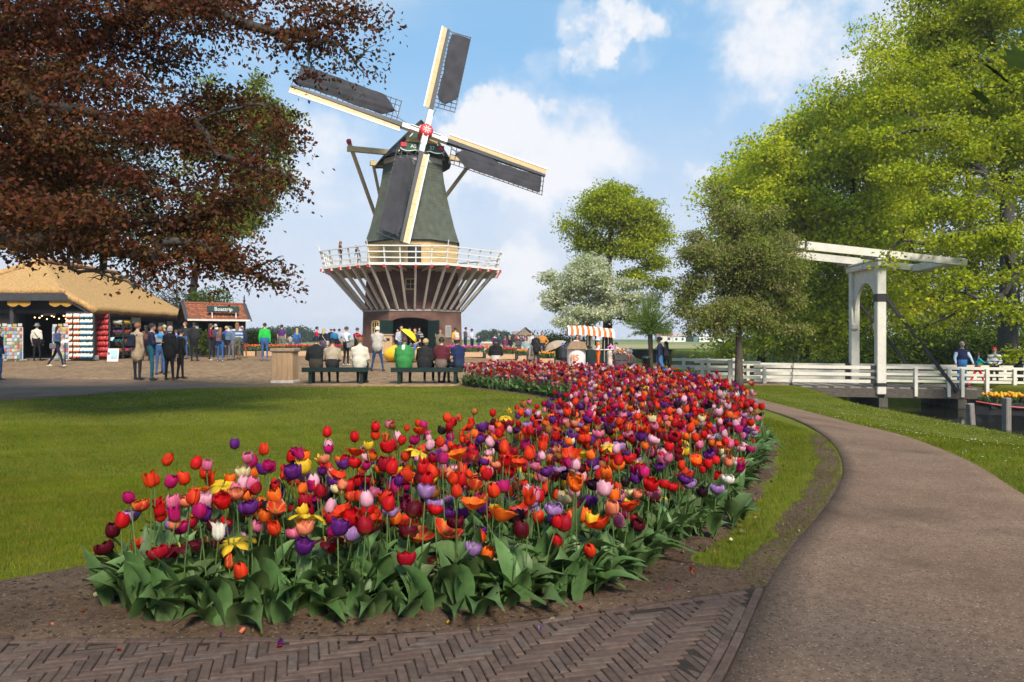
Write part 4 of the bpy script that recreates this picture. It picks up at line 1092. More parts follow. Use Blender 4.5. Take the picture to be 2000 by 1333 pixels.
# ---- cap
PHI, TIL = R(22), R(12)
fx = Vector((math.sin(PHI), -math.cos(PHI), 0)); hx = Vector((math.cos(PHI), math.sin(PHI), 0)); up = Vector((0, 0, 1))
secs = [(-2.9, 1.7, 14.6, 13.5), (-2.2, 2.2, 15.1, 13.3), (-1.0, 2.5, 15.55, 13.2), (.2, 2.55, 15.75, 13.2), (1.2, 2.35, 15.85, 13.3), (2.0, 1.95, 15.9, 13.55)]
tt = np.linspace(-1, 1, 21)
def capsec(s, w, zr, z0):
    out = []
    for t in tt:
        q = 1-abs(t)
        out.append(fx*s+hx*(math.copysign(1, t)*w*(1-q)**.90 if t else 0.0)+up*zl(z0+(zr-z0)*q**.92))
    return out
Pc = np.array([[p[:] for p in capsec(*s)] for s in secs])
cap = MB().grid(Pc); cap.f.append(list(range(21))); cap.m.append(0); cap.f.append(list(range(5*21, 6*21))); cap.m.append(0)
cap.build('cap', M_BLACK, mill, smooth=False)
fs = capsec(2.0, 1.55, 15.5, 13.62)
fr_ = MB(); V_ = [(p+fx*.04)[:] for p in fs]; fr_.add(V_, [tuple(range(21))]); front = fr_.build('cap_front', M_DGREEN, mill)
eb = MB()
for i in range(20): eb.beam(Vector(V_[i])+fx*.03, Vector(V_[i+1])+fx*.03, .07, .06, up=fx)
eb.build('cap_trim', M_WHITE, mill)
MB().beam(fx*2.18-hx*1.05+up*zl(14.42), fx*2.18+hx*1.05+up*zl(14.42), .35, .30).build('wind_beam', M_TAN, mill)
bz_ = zl(13.95)
scal = [(-1.45, .24), (1.45, .24), (1.5, -.12)]+[(1.5-3.0*i/24, -.20-.10*abs(math.sin(i/24*math.pi*3))) for i in range(1, 24)]+[(-1.5, -.12)]
beard = MB().prism(scal, fx*2.28+up*bz_, hx, up, fx*.06).build('name_board', M_DGREEN, mill)
eb = MB()
pts = [fx*2.35+up*bz_+hx*a+up*b for a, b in scal[2:]]
for i in range(len(pts)-1): eb.beam(pts[i], pts[i+1], .05, .05, up=fx)
eb.build('board_trim', M_WHITE, beard)
for s in (-1, 1): MB().cham(tuple(fx*2.37+hx*s*1.28+up*(bz_+.08)), (.40, .10, .30), .02, rz=PHI).build('red_block', M_RED, beard)
for txt, off in (('AS', -.62), ('57', .66)):
    me = text_mesh(txt, .34, .008, M_WHITE, bold=.006)
    o = link('lettering', me, beard, fx*2.355+hx*off+up*(bz_+.02)); o.rotation_euler = (R(90), 0, PHI)
# ---- windshaft and sails
nv = Vector((math.sin(PHI)*math.cos(TIL), -math.cos(PHI)*math.cos(TIL), math.sin(TIL)))
hv = hx; vv = Vector((-math.sin(PHI)*math.sin(TIL), math.cos(PHI)*math.sin(TIL), math.cos(TIL)))
HUB = fx*3.0+up*zl(14.8)
MB().tube([HUB-nv*2.6, HUB-nv*.3], [.30, .30], 12).build('windshaft', M_BLACK, mill, smooth=True)
hb = MB()
hr = [HUB+nv*s for s in (-.45, -.38, .38, .46)]
hb.tube(hr, [.36, .46, .46, .34], 8); hub = hb.build('hub', M_RED, mill)
st = MB()
for i in range(8):
    a = i*math.pi/4+.2; dd = hv*math.cos(a)+vv*math.sin(a); st.beam(HUB+nv*.475+dd*.06, HUB+nv*.475+dd*.27, .045, .02, up=nv)
st.build('hub_star', M_WHITE, hub)
lbar = {}
for k in range(4):
    a = R(15+90*k); e = hv*math.sin(a)+vv*math.cos(a); c = hv*math.cos(a)-vv*math.sin(a)
    Ln = 7.95 if k % 2 == 0 else 8.75
    o0 = HUB+nv*(.16 if k % 2 == 0 else -.16)
    c2 = (c*math.cos(R(9))-nv*math.sin(R(9))*(-1)).normalized()
    sl = empty('sail', (0, 0, 0), parent=mill)
    MB().beam(o0+e*.28, o0+e*1.55, .36, .36, up=nv, w1=.32, h1=.34).build('stock_root', M_WHITE, sl)
    MB().beam(o0+e*1.55, o0+e*Ln, .30, .34, up=nv, w1=.16, h1=.18).build('stock', M_STOCK, sl)
    for s in (-.16, .16): MB().beam(o0+e*.35+c*s+nv*.05, o0+e*1.05+c*s+nv*.05, .05, .42, up=nv).build('wedge', M_WHITE, sl)
    nbd = 7
    for i in range(nbd):
        r0 = 1.65+(Ln-1.65)*i/nbd; r1 = 1.65+(Ln-1.65)*(i+1)/nbd-.015
        w_ = .32
        P = [o0+e*r-c*(q)+nv*(.08+.12*(q-.12)) for r, q in ((r0, .13), (r1, .13), (r1, .13+w_), (r0, .13+w_))]
        b = MB(); b.add([p[:] for p in P]+[(p-nv*.03)[:] for p in P], [(0, 1, 2, 3), (7, 6, 5, 4), (0, 4, 5, 1), (1, 5, 6, 2), (2, 6, 7, 3), (3, 7, 4, 0)])
        b.build('wind_board', M_SAILB, sl)
    MB().beam(o0+e*1.60-c*.49+nv*.13, o0+e*Ln-c*.49+nv*.13, .11, .05, up=nv).build('leading_edge', M_WHITE, sl)
    nbar = 20; wl_ = 1.62
    for i in range(nbar):
        r = 1.95+(Ln-.06-1.95)*i/(nbar-1)
        p0 = o0+e*r-nv*.05
        MB().beam(p0, p0+c2*wl_, .045, .05, up=nv).build('lattice_bar', M_STOCK, sl)
    for q in (.45, .85, 1.25, 1.58): MB().beam(o0+e*1.95+c2*q-nv*.09, o0+e*Ln+c2*q-nv*.09, .04, .035, up=nv).build('lattice_rail', M_STOCK, sl)
    gcl = np.random.default_rng(300+k)
    nr_, nc_ = 44, 13
    P = np.zeros((nr_, nc_, 3)); ph = gcl.uniform(0, 6)
    r_in = 2.25
    for i in range(nr_):
        t = i/(nr_-1); r = r_in+(Ln-.28-r_in)*t
        lo = .22+.035*math.sin(9*t+ph)+.02*math.sin(23*t+ph)
        hi = 1.56-.75*max(0, 1-t*7)**1.3
        if t < .12: lo += (.5-.0)*(1-t/.12)**1.5*.9
        for j in range(nc_):
            q = lo+(hi-lo)*j/(nc_-1)
            bul = .06+.10*math.sin(math.pi*j/(nc_-1))+.035*math.sin(q*16+ph+t*7)*(1-j/(nc_-1))+.02*math.sin(31*t+q*5)
            P[i, j] = (o0+e*r+c2*q+nv*bul)[:]
    MB().grid(P).build('sail_cloth', M_CLOTH, sl, smooth=True)
    MB().tube([P[0, 6], Vector(P[0, 6])*.5+(o0+e*1.6)*.5, o0+e*1.1+c*.2], .018, 5).build('sheet_rope', M_STOCK, sl)
# ---- tail beams
def tb(name, p0, p1, w, m=M_TANB, par=mill): return MB().beam(p0, p1, w, w).build(name, m, par)
zs1, zs2 = zl(13.9), zl(13.65)
tb('long_tail_beam', fx*.4-hx*4.6+up*zs1, fx*.4+hx*4.6+up*zs1, .34)
tb('short_tail_beam', -fx*2.2-hx*2.55+up*zs2, -fx*2.2+hx*2.55+up*zs2, .30)
foot = -fx*6.0+up*(Z_PLAT+.9)
for s in (-1, 1):
    top = fx*.4+hx*s*4.45+up*(zs1+.35)
    tb('tail_brace', top, foot, .2)
    if s < 0: MB().beam(top, top+(top-foot).normalized()*.28, .24, .24).build('brace_cap', M_RED, mill)
    tb('tail_brace', -fx*2.2+hx*s*2.4+up*(zs2+.25), foot+up*.4, .17)
tb('tail_pole', -fx*2.3+up*zl(14.6), foot-up*.4, .3)
MB().tube([-fx*.6-hx*1.0+up*zl(16.2), -fx*.6-hx*1.0+up*zl(17.5)], [.03, .02], 6).build('flag_pole', M_WHITE, mill)

# ================================================================== the white drawbridge
BA = R(-4); bu = Vector((math.cos(BA), math.sin(BA), 0)); bv = Vector((-math.sin(BA), math.cos(BA), 0))
B0 = Vector((14.86, 31.0, 0)); BWD = 2.8
def bp3(s, w, z): return B0+bu*s+bv*w+up*z
M_BWHITE = mat('bridge white paint', (0.62, 0.59, 0.51), .6, .10, 4.0, bump=.12, bscale=25)
M_IRON = mat('black iron', (0.018, 0.018, 0.020), .55, .2, 6.0)
M_OLDW = mat('old grey timber', (0.085, 0.072, 0.058), .9, .35, 6.0, bump=.5, bscale=30, stretch=(1, 1, 3))
M_CONC = mat('dark mossy concrete', (0.085, 0.078, 0.06), .9, .35, 4.0, bump=.4, bscale=20)
bridge = empty('drawbridge', bp3(0, 0, -1.5)); tag(bridge, 'white wooden drawbridge with arched portal and balance beams over the canal', 'bridge')
IB = bridge.matrix_basis.inverted()
bridge_loc = Vector(bridge.location)
def bpart(mb, name, m, par=None):
    for i in range(len(mb.v)): mb.v[i] = mb.v[i]-np.array(bridge_loc)
    return mb.build(name, m, par or bridge)
def dz_(s): return -0.60-0.012*(s+3.9)
# deck boards
for i in range(47):
    s = -3.85+i*.215
    if -.08 < s < .05: continue
    bpart(MB().beam(bp3(s, 0.02, dz_(s)-.04), bp3(s, BWD-.02, dz_(s)-.04), .205, .07), 'deck_plank', M_PLANK if i % 3 else M_OLDW)
for w in (0.0, BWD):
    bpart(MB().beam(bp3(-3.95, w, dz_(-3.9)-.24), bp3(-.12, w, dz_(-.1)-.24), .14, .36), 'leaf_girder', M_OLDW)
    bpart(MB().beam(bp3(.12, w, dz_(0)-.24), bp3(6.6, w, dz_(6.6)-.24), .16, .36), 'girder', M_OLDW)
for s in (.05, 3.1):
    bpart(MB().beam(bp3(s, -.2, dz_(s)-.62), bp3(s, BWD+.2, dz_(s)-.62), .34, .36), 'cap_beam', M_CONC)
    for w in (.0, .95, 1.85, BWD): bpart(MB().beam(bp3(s, w, dz_(s)-.7), bp3(s, w, -2.4), .34, .34), 'pile', M_CONC)
bpart(MB().box(bp3(-4.5, BWD/2, -1.5)[:], (1.1, 3.4, 1.55), rz=BA), 'abutment', M_CONC)
bpart(MB().box(bp3(7.0, BWD/2, -1.5)[:], (1.2, 3.4, 1.55), rz=BA), 'abutment', M_CONC)
# portal
ZP = 4.34
for w in (0, BWD):
    bpart(MB().cham(bp3(0, w, (ZP-.95)/2)[:], (.36, .34, ZP+.95), .03, rz=BA), 'portal_post', M_BWHITE)
    bpart(MB().cham(bp3(.01, w, 2.95)[:], (.40, .38, .32), .01, rz=BA), 'iron_band', M_IRON) if w == 0 else None
    bpart(MB().box(bp3(0, w, -.55)[:], (.385, .365, .14), rz=BA), 'iron_band', M_IRON)
aw = BWD-.34
ax = aw/2; zsx = 1.9
arcp = [(ax*.985*math.cos(t), zsx+1.75*math.sin(t)) for t in np.linspace(0, math.pi, 25)]
poly = [(-ax, zsx-.02), (-ax, ZP-.12), (ax, ZP-.12), (ax, zsx-.02)]+arcp[0:]
# arched panel: strips between arch and lintel
pn = MB()
xs_ = np.linspace(-ax, ax, 33)
for i in range(32):
    za, zb = (zsx+1.75*math.sqrt(max(0, 1-(x/ax)**2)) for x in (xs_[i], xs_[i+1]))
    za, zb = min(za, ZP-.2), min(zb, ZP-.2)
    P = [(xs_[i], za), (xs_[i+1], zb), (xs_[i+1], ZP-.1), (xs_[i], ZP-.1)]
    pn.prism(P, bp3(-.06, BWD/2, 0), bv, up, bu*.12)
bpart(pn, 'arch_panel', M_BWHITE)
bpart(MB().cham(bp3(0, BWD/2, ZP-.02)[:], (.46, BWD+.75, .24), .02, rz=BA), 'lintel', M_BWHITE)
bpart(MB().cham(bp3(0, BWD/2, ZP+.14)[:], (.54, BWD+.9, .07), .01, rz=BA), 'lintel_cap', M_BWHITE)
bpart(MB().box(bp3(-.24, BWD/2, ZP-.02)[:], (.02, .42, .13), rz=BA), 'emblem', M_GREYW)
for w in (.2, BWD-.2): bpart(MB().cham(bp3(-.05, w, 1.82)[:], (.3, .16, .26), .04, rz=BA), 'corbel', M_BWHITE)
# balance beams
def zbm(s): return 4.72-.117*s
for w in (-.08, BWD+.08):
    bpart(MB().beam(bp3(-3.15, w, zbm(-3.15)), bp3(3.3, w, zbm(3.3)), .22, .34, h1=.26), 'balance_beam', M_BWHITE)
    bpart(MB().beam(bp3(-.75, w, zbm(-.7)-.22), bp3(.55, w, zbm(.5)-.2), .2, .12), 'beam_saddle', M_IRON)
    bpart(MB().beam(bp3(-3.05, w, zbm(-3.05)), bp3(-2.95, w, zbm(-2.95)), .25, .38), 'iron_band', M_IRON)
    # chain of links
    pz0, pz1 = zbm(-3.1)-.2, dz_(-3.6)-.05
    for i in range(44):
        t = (i+.5)/44; pc = bp3(-3.1-.45*t, w-.06, pz0+(pz1-pz0)*t)
        ring = [(pc+(bu if i % 2 else bv)*(.022*math.cos(q))+up*(.075*math.sin(q)))[:] for q in np.linspace(0, 2*math.pi, 9)]
        bpart(MB().tube(ring, .010, 4, cap=False), 'chain_link', M_IRON)
    bpart(MB().beam(bp3(-3.55, w-.05, dz_(-3.5)+.10), bp3(-3.55, w-.05, dz_(-3.5)-.40), .16, .10, up=bu), 'chain_plate', M_IRON)
bpart(MB().cham(bp3(-3.2, BWD/2, zbm(-3.2)+.0)[:], (.30, BWD+.5, .30), .02, rz=BA), 'beam_crosspiece', M_BWHITE)
bpart(MB().cham(bp3(2.9, BWD/2, zbm(2.9)+.0)[:], (.9, BWD-.1, .30), .02, rz=BA), 'counterweight', M_BWHITE)
# diagonal struts
for w in (-.12, BWD+.12): bpart(MB().beam(bp3(.15, w, 3.0), bp3(2.95, w, dz_(3)+.02-(.15 if w < 0 else 0)), .10, .12), 'strut', M_IRON)
# railings on both sides
def rails(w, s0, s1, posts, zoff=0.0):
    for h in (.80, .53, .26):
        bpart(MB().beam(bp3(s0, w, dz_(s0)+h), bp3(s1, w, dz_(s1)+h), .07, .115 if h > .7 else .10), 'rail', M_BWHITE)
    for s in posts: bpart(MB().cham(bp3(s, w+(.07 if w < 1 else -.07)*-1, dz_(s)+.22)[:], (.13, .11, 1.16), .01, rz=BA), 'rail_post', M_BWHITE)
rails(-.02, .2, 7.6, (1.35, 2.62, 3.15, 4.1, 5.15, 6.4)); rails(BWD+.02, .2, 7.6, (1.35, 2.62, 4.1, 5.15, 6.4))
for w in (-.02, BWD+.02):
    for h in (.78, .50, .22):
        bpart(MB().beam(bp3(-5.0, w, dz_(-4)+h), bp3(-.2, w, dz_(-.2)+h), .07, .13), 'leaf_rail', M_BWHITE)
        bpart(MB().box(bp3(-.28, w, dz_(-.2)+h)[:], (.22, .10, .16), rz=BA), 'iron_hinge', M_IRON)
    bpart(MB().cham(bp3(-4.6, w-.07, dz_(-4)+.1)[:], (.13, .11, 1.35), .01, rz=BA), 'rail_post', M_BWHITE)
# fences that lead to the bridge
def fence(label, w0, s0, s1, posts, group='white fences leading to the bridge'):
    p0 = bp3(s0, w0, 0); b = Vector((p0.x, p0.y, gzf(p0.x, p0.y)))
    root = empty('fence', b); tag(root, label, 'fence', group)
    for h in (.92, .62, .32):
        q0, q1 = bp3(s0, w0, 0), bp3(s1, w0, 0)
        MB().beam((q0.x-b.x, q0.y-b.y, gzf(q0.x, q0.y)-b.z+h), (q1.x-b.x, q1.y-b.y, dz_(-4)-b.z+h), .06, .12).build('rail', M_BWHITE, root)
    for s in posts:
        q = bp3(s, w0-.07, 0); MB().cham((q.x-b.x, q.y-b.y, gzf(q.x, q.y)-b.z+.45), (.13, .11, 1.08), .01, rz=BA).build('rail_post', M_BWHITE, root)
fence('white three rail fence in front of the crab apple trunk, left of the bridge leaf', -.05, -7.4, -4.75, (-7.1, -6.0))
fence('white three rail fence on the far side of the bridge approach', BWD+.1, -7.9, -4.75, (-7.4, -6.3, -5.2))
# ================================================================== thatched shop
M_THATCH = mat('straw thatch', (0.34, 0.20, 0.075), .95, .38, 5.0, bump=1.0, bscale=22, stretch=(2.0, 6.0, 1.0), col2=(0.46, 0.28, 0.11), detail=10)
M_TAR = mat('black tarred boards', (0.018, 0.018, 0.020), .75, .35, 3.0, bump=.4, bscale=20, stretch=(6, 6, .6))
M_TARG = mat('dark grey painted timber', (0.040, 0.040, 0.045), .7, .25, 4.0)
M_OCHRE = mat('ochre sign board', (0.36, 0.20, 0.03), .6, .15, 6.0)
SH = Vector((-24.0, 42.0, gzf(-24, 40)))
shop = empty('souvenir_shop', SH); tag(shop, 'black timber souvenir shop with a straw thatched half hipped roof', 'shop')
S_ = lambda x, y, z: (x-SH.x, y-SH.y, z-SH.z)
def rowgrid(fn, nt, ns):
    return np.array([[fn(i/(nt-1), j/(ns-1)) for j in range(ns)] for i in range(nt)])
gth = np.random.default_rng(401)
def thj(): return gth.normal()*.018
def slope(sg):
    def f(t, s):
        yf = 39.2+(36.45-39.2)*min(1, t/.66); yb = 47.0+.4*t
        x = -24+sg*4.25*t; z = 5.25-2.5*t+.16*math.sin(math.pi*t)*-1*.5
        return S_(x, yf+(yb-yf)*s, z+thj())
    return rowgrid(f, 16, 34)
def hip(t, s):
    return S_(-24+(s*2-1)*2.80*t, 39.2-2.75*t, 5.25-1.65*t-.04*math.sin(math.pi*t)+thj())
for gp, nm in ((slope(1), 'roof'), (slope(-1), 'roof'), (rowgrid(hip, 12, 20), 'roof_hip')):
    o = MB().grid(gp).build(nm, M_THATCH, shop, smooth=True)
    md = o.modifiers.new('thick', 'SOLIDIFY'); md.thickness = .26; md.offset = -1 if nm == 'roof' else -1
    # keep thickness below the surface
    if gp[0][0][2] and np.cross(gp[1][0]-gp[0][0], gp[0][1]-gp[0][0])[2] < 0: md.offset = 1
MB().cham(S_(-24, 43.1, 5.30), (.35, 7.6, .16), .05).build('ridge', mat('ridge tiles', (.22, .11, .07)), shop)
# walls
def wallbox(x0, x1, y0, y1, z0, z1, name='wall', m=None): MB().box(S_((x0+x1)/2, (y0+y1)/2, (z0+z1)/2), (abs(x1-x0), abs(y1-y0), z1-z0)).build(name, m or M_TAR, shop)
g0 = SH.z
wallbox(-28, -24.0, 37.35, 37.5, g0, 3.45); wallbox(-21.55, -20.35, 37.35, 37.5, g0, 3.0); wallbox(-24.0, -21.55, 37.35, 37.5, g0+2.2, 3.45)
wallbox(-28.1, -27.95, 37.5, 47, g0, 2.7); wallbox(-28, -20.5, 46.9, 47.05, g0, 2.7); wallbox(-20.5, -20.35, 37.5, 40.2, g0, 2.7)
wallbox(-20.5, -20.35, 43.2, 46.9, g0, 2.7); wallbox(-20.5, -20.35, 40.2, 43.2, g0+2.0, 2.7); wallbox(-20.5, -20.35, 40.2, 43.2, g0, g0+.9)
wallbox(-28, -20.5, 37.5, 46.9, g0-.02, g0+.03, 'floor', M_PLANK); wallbox(-27.9, -20.6, 44, 44.1, g0, 2.9, 'inner_wall', M_DARK)
MB().beam(S_(-26.9, 36.5, 3.28), S_(-21.1, 36.5, 3.28), .08, .34).build('fascia', M_TARG, shop)
MB().beam(S_(-21.25, 36.52, 3.32), S_(-19.95, 36.60, 2.52), .08, .26).build('fascia', M_TARG, shop)
MB().beam(S_(-19.95, 36.6, 2.50), S_(-19.95, 47.3, 2.50), .07, .16).build('gutter', M_TARG, shop)
MB().cham(S_(-20.12, 36.9, 1.4), (.20, .20, 2.4), .02).build('corner_post', M_TARG, shop)
MB().cham(S_(-20.12, 36.9, g0+.10), (.38, .38, .22), .03).build('post_base', M_STONE, shop)
for x in (-24.0, -27.4): MB().cham(S_(x, 36.9, 1.7), (.18, .18, 2.9), .02).build('front_post', M_TARG, shop)
MB().beam(S_(-28, 37.3, 2.62), S_(-20.3, 37.3, 2.62), .10, .16).build('beam', M_TARG, shop)
for xc in (-23.5, -21.5):
    sc_ = [(-.55, .16), (.55, .16)]+[(.55-1.1*i/16, -.04-.12*abs(math.sin(i/16*math.pi*2))) for i in range(17)]
    MB().prism(sc_, S_(xc, 36.62, 2.98), (1, 0, 0), (0, 0, 1), (0, -.03, 0)).build('ochre_valance', M_OCHRE, shop)
MB().box(S_(-22.45, 37.28, 2.50), (.6, .03, .16)).build('entrance_sign', mat('wooden sign', (.22, .12, .07)), shop)
M_BULB = emit_mat('warm bulb', (1.0, .55, .22), 6.0)
bulb = MB().lathe([(.002, -.03), (.028, -.015), (.028, .015), (.002, .03)], 8).mesh('bulb', M_BULB, True)
for i in range(12): link('bulb', bulb, shop, S_(-23.8+2.2*i/11, 38.3+.3*math.sin(i*2.1), 2.36+.09*math.sin(i*1.7)))
wb_m = mat('pale notice', (.55, .55, .53)); 
for y, z, w in ((38.6, 1.9, .5), (41.5, 2.35, 1.0), (44.5, 2.0, .8), (45.6, 2.1, .7)): MB().box(S_(-20.32, y, z), (.03, w, .45)).build('notice', wb_m, shop)

# ---- goods on display
gg = np.random.default_rng(402)
pal = [mat('card %d' % i, c, .5, .35, 40.0) for i, c in enumerate(((.34, .07, .05), (.42, .34, .09), (.08, .13, .32), (.40, .38, .34), (.11, .22, .11), (.46, .20, .07), (.48, .47, .45), (.22, .30, .40), (.34, .16, .2)))]
card_me = [MB().box((0, 0, 0), (.105, .012, .145)).mesh('postcard', p_) for p_ in pal]
def card_rack(px, Y, label, seed):
    b = onx(px, Y, .02); r = empty('postcard_rack', b, R(gg.uniform(-8, 8))); tag(r, label, 'postcard rack', 'postcard racks of the shop')
    MB().box((0, .05, .86), (.78, .02, 1.5)).build('back_panel', M_WHITE, r)
    MB().tube([(0, .08, 0), (0, .08, 1.72)], .02, 6).build('pole', M_WHITE, r)
    bs = MB()
    for s in (-1, 1): bs.beam((s*.4, -.15, .07), (s*.4, .3, .07), .04, .05); bs.beam((-.4, .08, .07), (.4, .08, .07), .04, .05)
    bs.build('foot', M_GREYW, r)
    for i in range(6):
        for j in range(9):
            link('postcard', card_me[gg.integers(0, 9)], r, (-.32+.128*i, .01, .20+.165*j), (R(-12), 0, gg.normal()*.04))
    for i in range(3): MB().box((-.26+.26*i, .03, 1.68+.02*i), (.2, .02, .14)).build('header_card', pal[1 if i == 1 else 6], r)
card_rack(28, 36.2, 'white revolving postcard rack left of the shop entrance', 1)
card_rack(-3, 36.2, 'postcard rack cut off by the left edge of the photo', 2)
card_rack(117, 36.4, 'postcard rack just right of the shop entrance behind the walking person', 3)
def clog_mesh(name, c1, c2):
    b = MB()
    secs_ = [(-.13, .035, .045, .05), (-.10, .05, .055, .055), (-.03, .052, .05, .05), (.05, .05, .055, .05), (.11, .035, .04, .05), (.145, .008, .015, .075)]
    V, Fs = [], []
    for y, rx, rz, zc in secs_:
        for k in range(8):
            t = 2*math.pi*k/8; V.append((rx*math.cos(t), y, zc+rz*math.sin(t)))
    for i in range(5):
        for k in range(8): Fs.append((i*8+k, i*8+(k+1) % 8, (i+1)*8+(k+1) % 8, (i+1)*8+k))
    Fs += [tuple(range(7, -1, -1)), tuple(range(40, 48))]
    me = b.add(V, Fs).mesh(name, [c1, c2], True)
    for p_ in me.polygons:
        if p_.center.y > .02: p_.material_index = 1
    return me
M_CLW = mat('clog cream paint', (.70, .64, .54), .35, .1, 12); M_CLO = mat('clog orange paint', (.60, .12, .035), .35, .2, 12); M_CLB = mat('clog blue paint', (.03, .20, .36), .35, .2, 12); M_CLR = mat('clog red paint', (.42, .03, .03), .3, .25, 12)
for px, Y, c1, c2, nc, lab in ((134, 36.5, M_CLW, M_CLO, 2, 'hanging rack of orange and cream wooden clogs, inner column'), (149, 36.5, M_CLW, M_CLO, 2, 'hanging rack of orange and cream clogs, outer column'),
                          (168, 36.4, M_CLW, M_CLB, 4, 'hanging rack of blue and white wooden clogs beside the corner post'), (199, 37.6, M_CLR, M_CLR, 4, 'hanging rack of red wooden clogs right of the corner post')):
    b = onx(px, Y, .02); r = empty('clog_rack', b); tag(r, lab, 'clog rack', 'clog racks of the shop')
    me = clog_mesh('clog', c1, c2)
    wdt = .15*nc
    MB().box((0, .12, 1.2), (wdt+.06, .03, 2.3)).build('back_board', M_TARG, r)
    nr = 8
    for j in range(nr):
        MB().tube([(-wdt/2, .02, .30+.27*j), (wdt/2, .02, .30+.27*j)], .012, 5).build('rod', M_IRON, r)
        for i in range(nc):
            for s in (-1, 1):
                o = link('clog', me, r, (-wdt/2+.15*(i+.5)+s*.034, -.02, .33+.27*j-.06), (R(250+gg.normal()*6), gg.normal()*.08, gg.normal()*.1)); o.scale = (.8, .85, .9)
M_BASKET = mat('wicker basket', (.20, .13, .065), .9, .35, 30, bump=.6, bscale=60)
M_BLOOM = attr_mat('small blooms', rough=.6, trans=.25, var=.15)
def blooms(parent, name, n, w, d, z, size, col, seed, hump=.1, green=.25, pos=(0, 0)):
    g = np.random.default_rng(seed)
    P = np.stack([pos[0]+(g.random(n)-.5)*w, pos[1]+(g.random(n)-.5)*d, z+g.random(n)*hump], -1)
    cols = np.array(col)[None]*(0.75+.5*g.random((n, 1))); gm = g.random(n) < green
    cols[gm] = np.array((.06, .11, .03))*(.7+.6*g.random((gm.sum(), 1))); P[gm, 2] -= hump*.8
    L = size*(.7+.6*g.random(n))
    return link(name, leaf_mesh(name, P, unit(n, g)+np.array([0, 0, .3]), unit(n, g)+np.array([0, -.4, .6]), L, L*.9, np.clip(cols, 0, .9), M_BLOOM), parent)
bas_me = MB().lathe([(.10, 0), (.155, .2), (.165, .21), (.14, .19)], 12).mesh('basket', M_BASKET, True)
for q, (px, Y, lab) in enumerate(((229, 38.6, 'stand of flower baskets with white, purple, blue and orange blooms'), (245, 39.1, 'stand of flower baskets with yellow, red, orange and pink blooms'))):
    b = onx(px, Y); r = empty('flower_basket_stand', b); tag(r, lab, 'flower stand', 'flower basket stands at the shop')
    MB().box((0, .18, 1.0), (.5, .03, 2.0)).build('back_board', M_TAR, r)
    for j, c in enumerate((((.75, .22, .04), (.03, .22, .34), (.36, .12, .42), (.75, .75, .66)), ((.75, .08, .25), (.80, .25, .03), (.70, .10, .06), (.85, .55, .03)))[q]):
        bk = link('basket', bas_me, r, (0, 0, .25+.46*j))
        blooms(bk, 'blooms', 160, .34, .26, .17, .07, c, 410+10*q+j, .12)
        MB().beam((-.2, .0, .24+.46*j), (.2, .0, .24+.46*j), .3, .02).build('shelf', M_TARG, r)
r = empty('poster_board', onx(221, 36.2)); tag(r, 'white poster board with pale blue picture leaning at the shop corner', 'poster board')
MB().box((0, 0, .32), (.52, .03, .62), rot=(R(-10), 0, 0)).build('board', M_WHITE, r)
MB().box((.05, -.03, .36), (.30, .012, .38), rot=(R(-10), 0, 0)).build('picture', mat('pale blue print', (.35, .55, .62)), r)
MB().box((-.19, -.025, .40), (.08, .012, .10), rot=(R(-10), 0, 0)).build('logo', mat('dark blue print', (.03, .13, .2)), r)
r = empty('notice_stand', onx(127, 33.5)); tag(r, 'small slanted notice on a dark stand before the clog racks', 'notice stand')
MB().tube([(0, 0, 0), (0, 0, 1.0)], .025, 6).build('pole', M_IRON, r); MB().box((0, 0, 1.04), (.34, .26, .02), rot=(R(30), 0, 0)).build('panel', mat('notice print', (.62, .55, .6)), r)
r = empty('price_stand', onx(215, 38)); tag(r, 'pale blue slanted price notice between red clogs and flower baskets', 'notice stand')
MB().tube([(0, 0, 0), (0, 0, 1.0)], .025, 6).build('pole', M_IRON, r); MB().box((0, 0, 1.04), (.34, .28, .02), rot=(R(35), 0, 0)).build('panel', mat('price print', (.42, .60, .66)), r)

# ================================================================== boat trip kiosk
kb = onx(418, 44.5); kiosk = empty('boat_trip_kiosk', kb, R(33)); tag(kiosk, 'small black kiosk with orange tiled roof and Boattrip sign', 'kiosk')
kw, kd, kze, kzr = 3.0, 1.35, 2.02, 2.95
for x0, x1, y in ((-kw/2, -kw/2+.5, -1.0), (kw/2-.5, kw/2, -1.0)): MB().box(((x0+x1)/2, y, 1.05), (x1-x0, .08, 2.1)).build('wall', M_TAR, kiosk)
MB().box((0, -1.0, .45), (kw-1, .08, .9)).build('counter_wall', M_TAR, kiosk)
MB().box((0, 1.0, 1.05), (kw, .08, 2.1)).build('wall', M_TAR, kiosk)
for s in (-1, 1):
    MB().prism([(-1.0, 0), (1.0, 0), (1.0, 2.1), (0, 2.85), (-1.0, 2.1)], (s*kw/2-.04, 0, 0), (0, 1, 0), (0, 0, 1), (.08, 0, 0)).build('gable_wall', M_TAR, kiosk)
MB().box((0, .2, 1.2), (kw-.2, .06, 2.0)).build('inner_wall', M_DARK, kiosk)
M_TILE = [mat('roof tile %d' % i, c, .8, .25, 8.0) for i, c in enumerate(((.25, .085, .040), (.20, .068, .035), (.30, .11, .05), (.16, .062, .038)))]
ang_r = math.atan2(kzr-kze, kd)
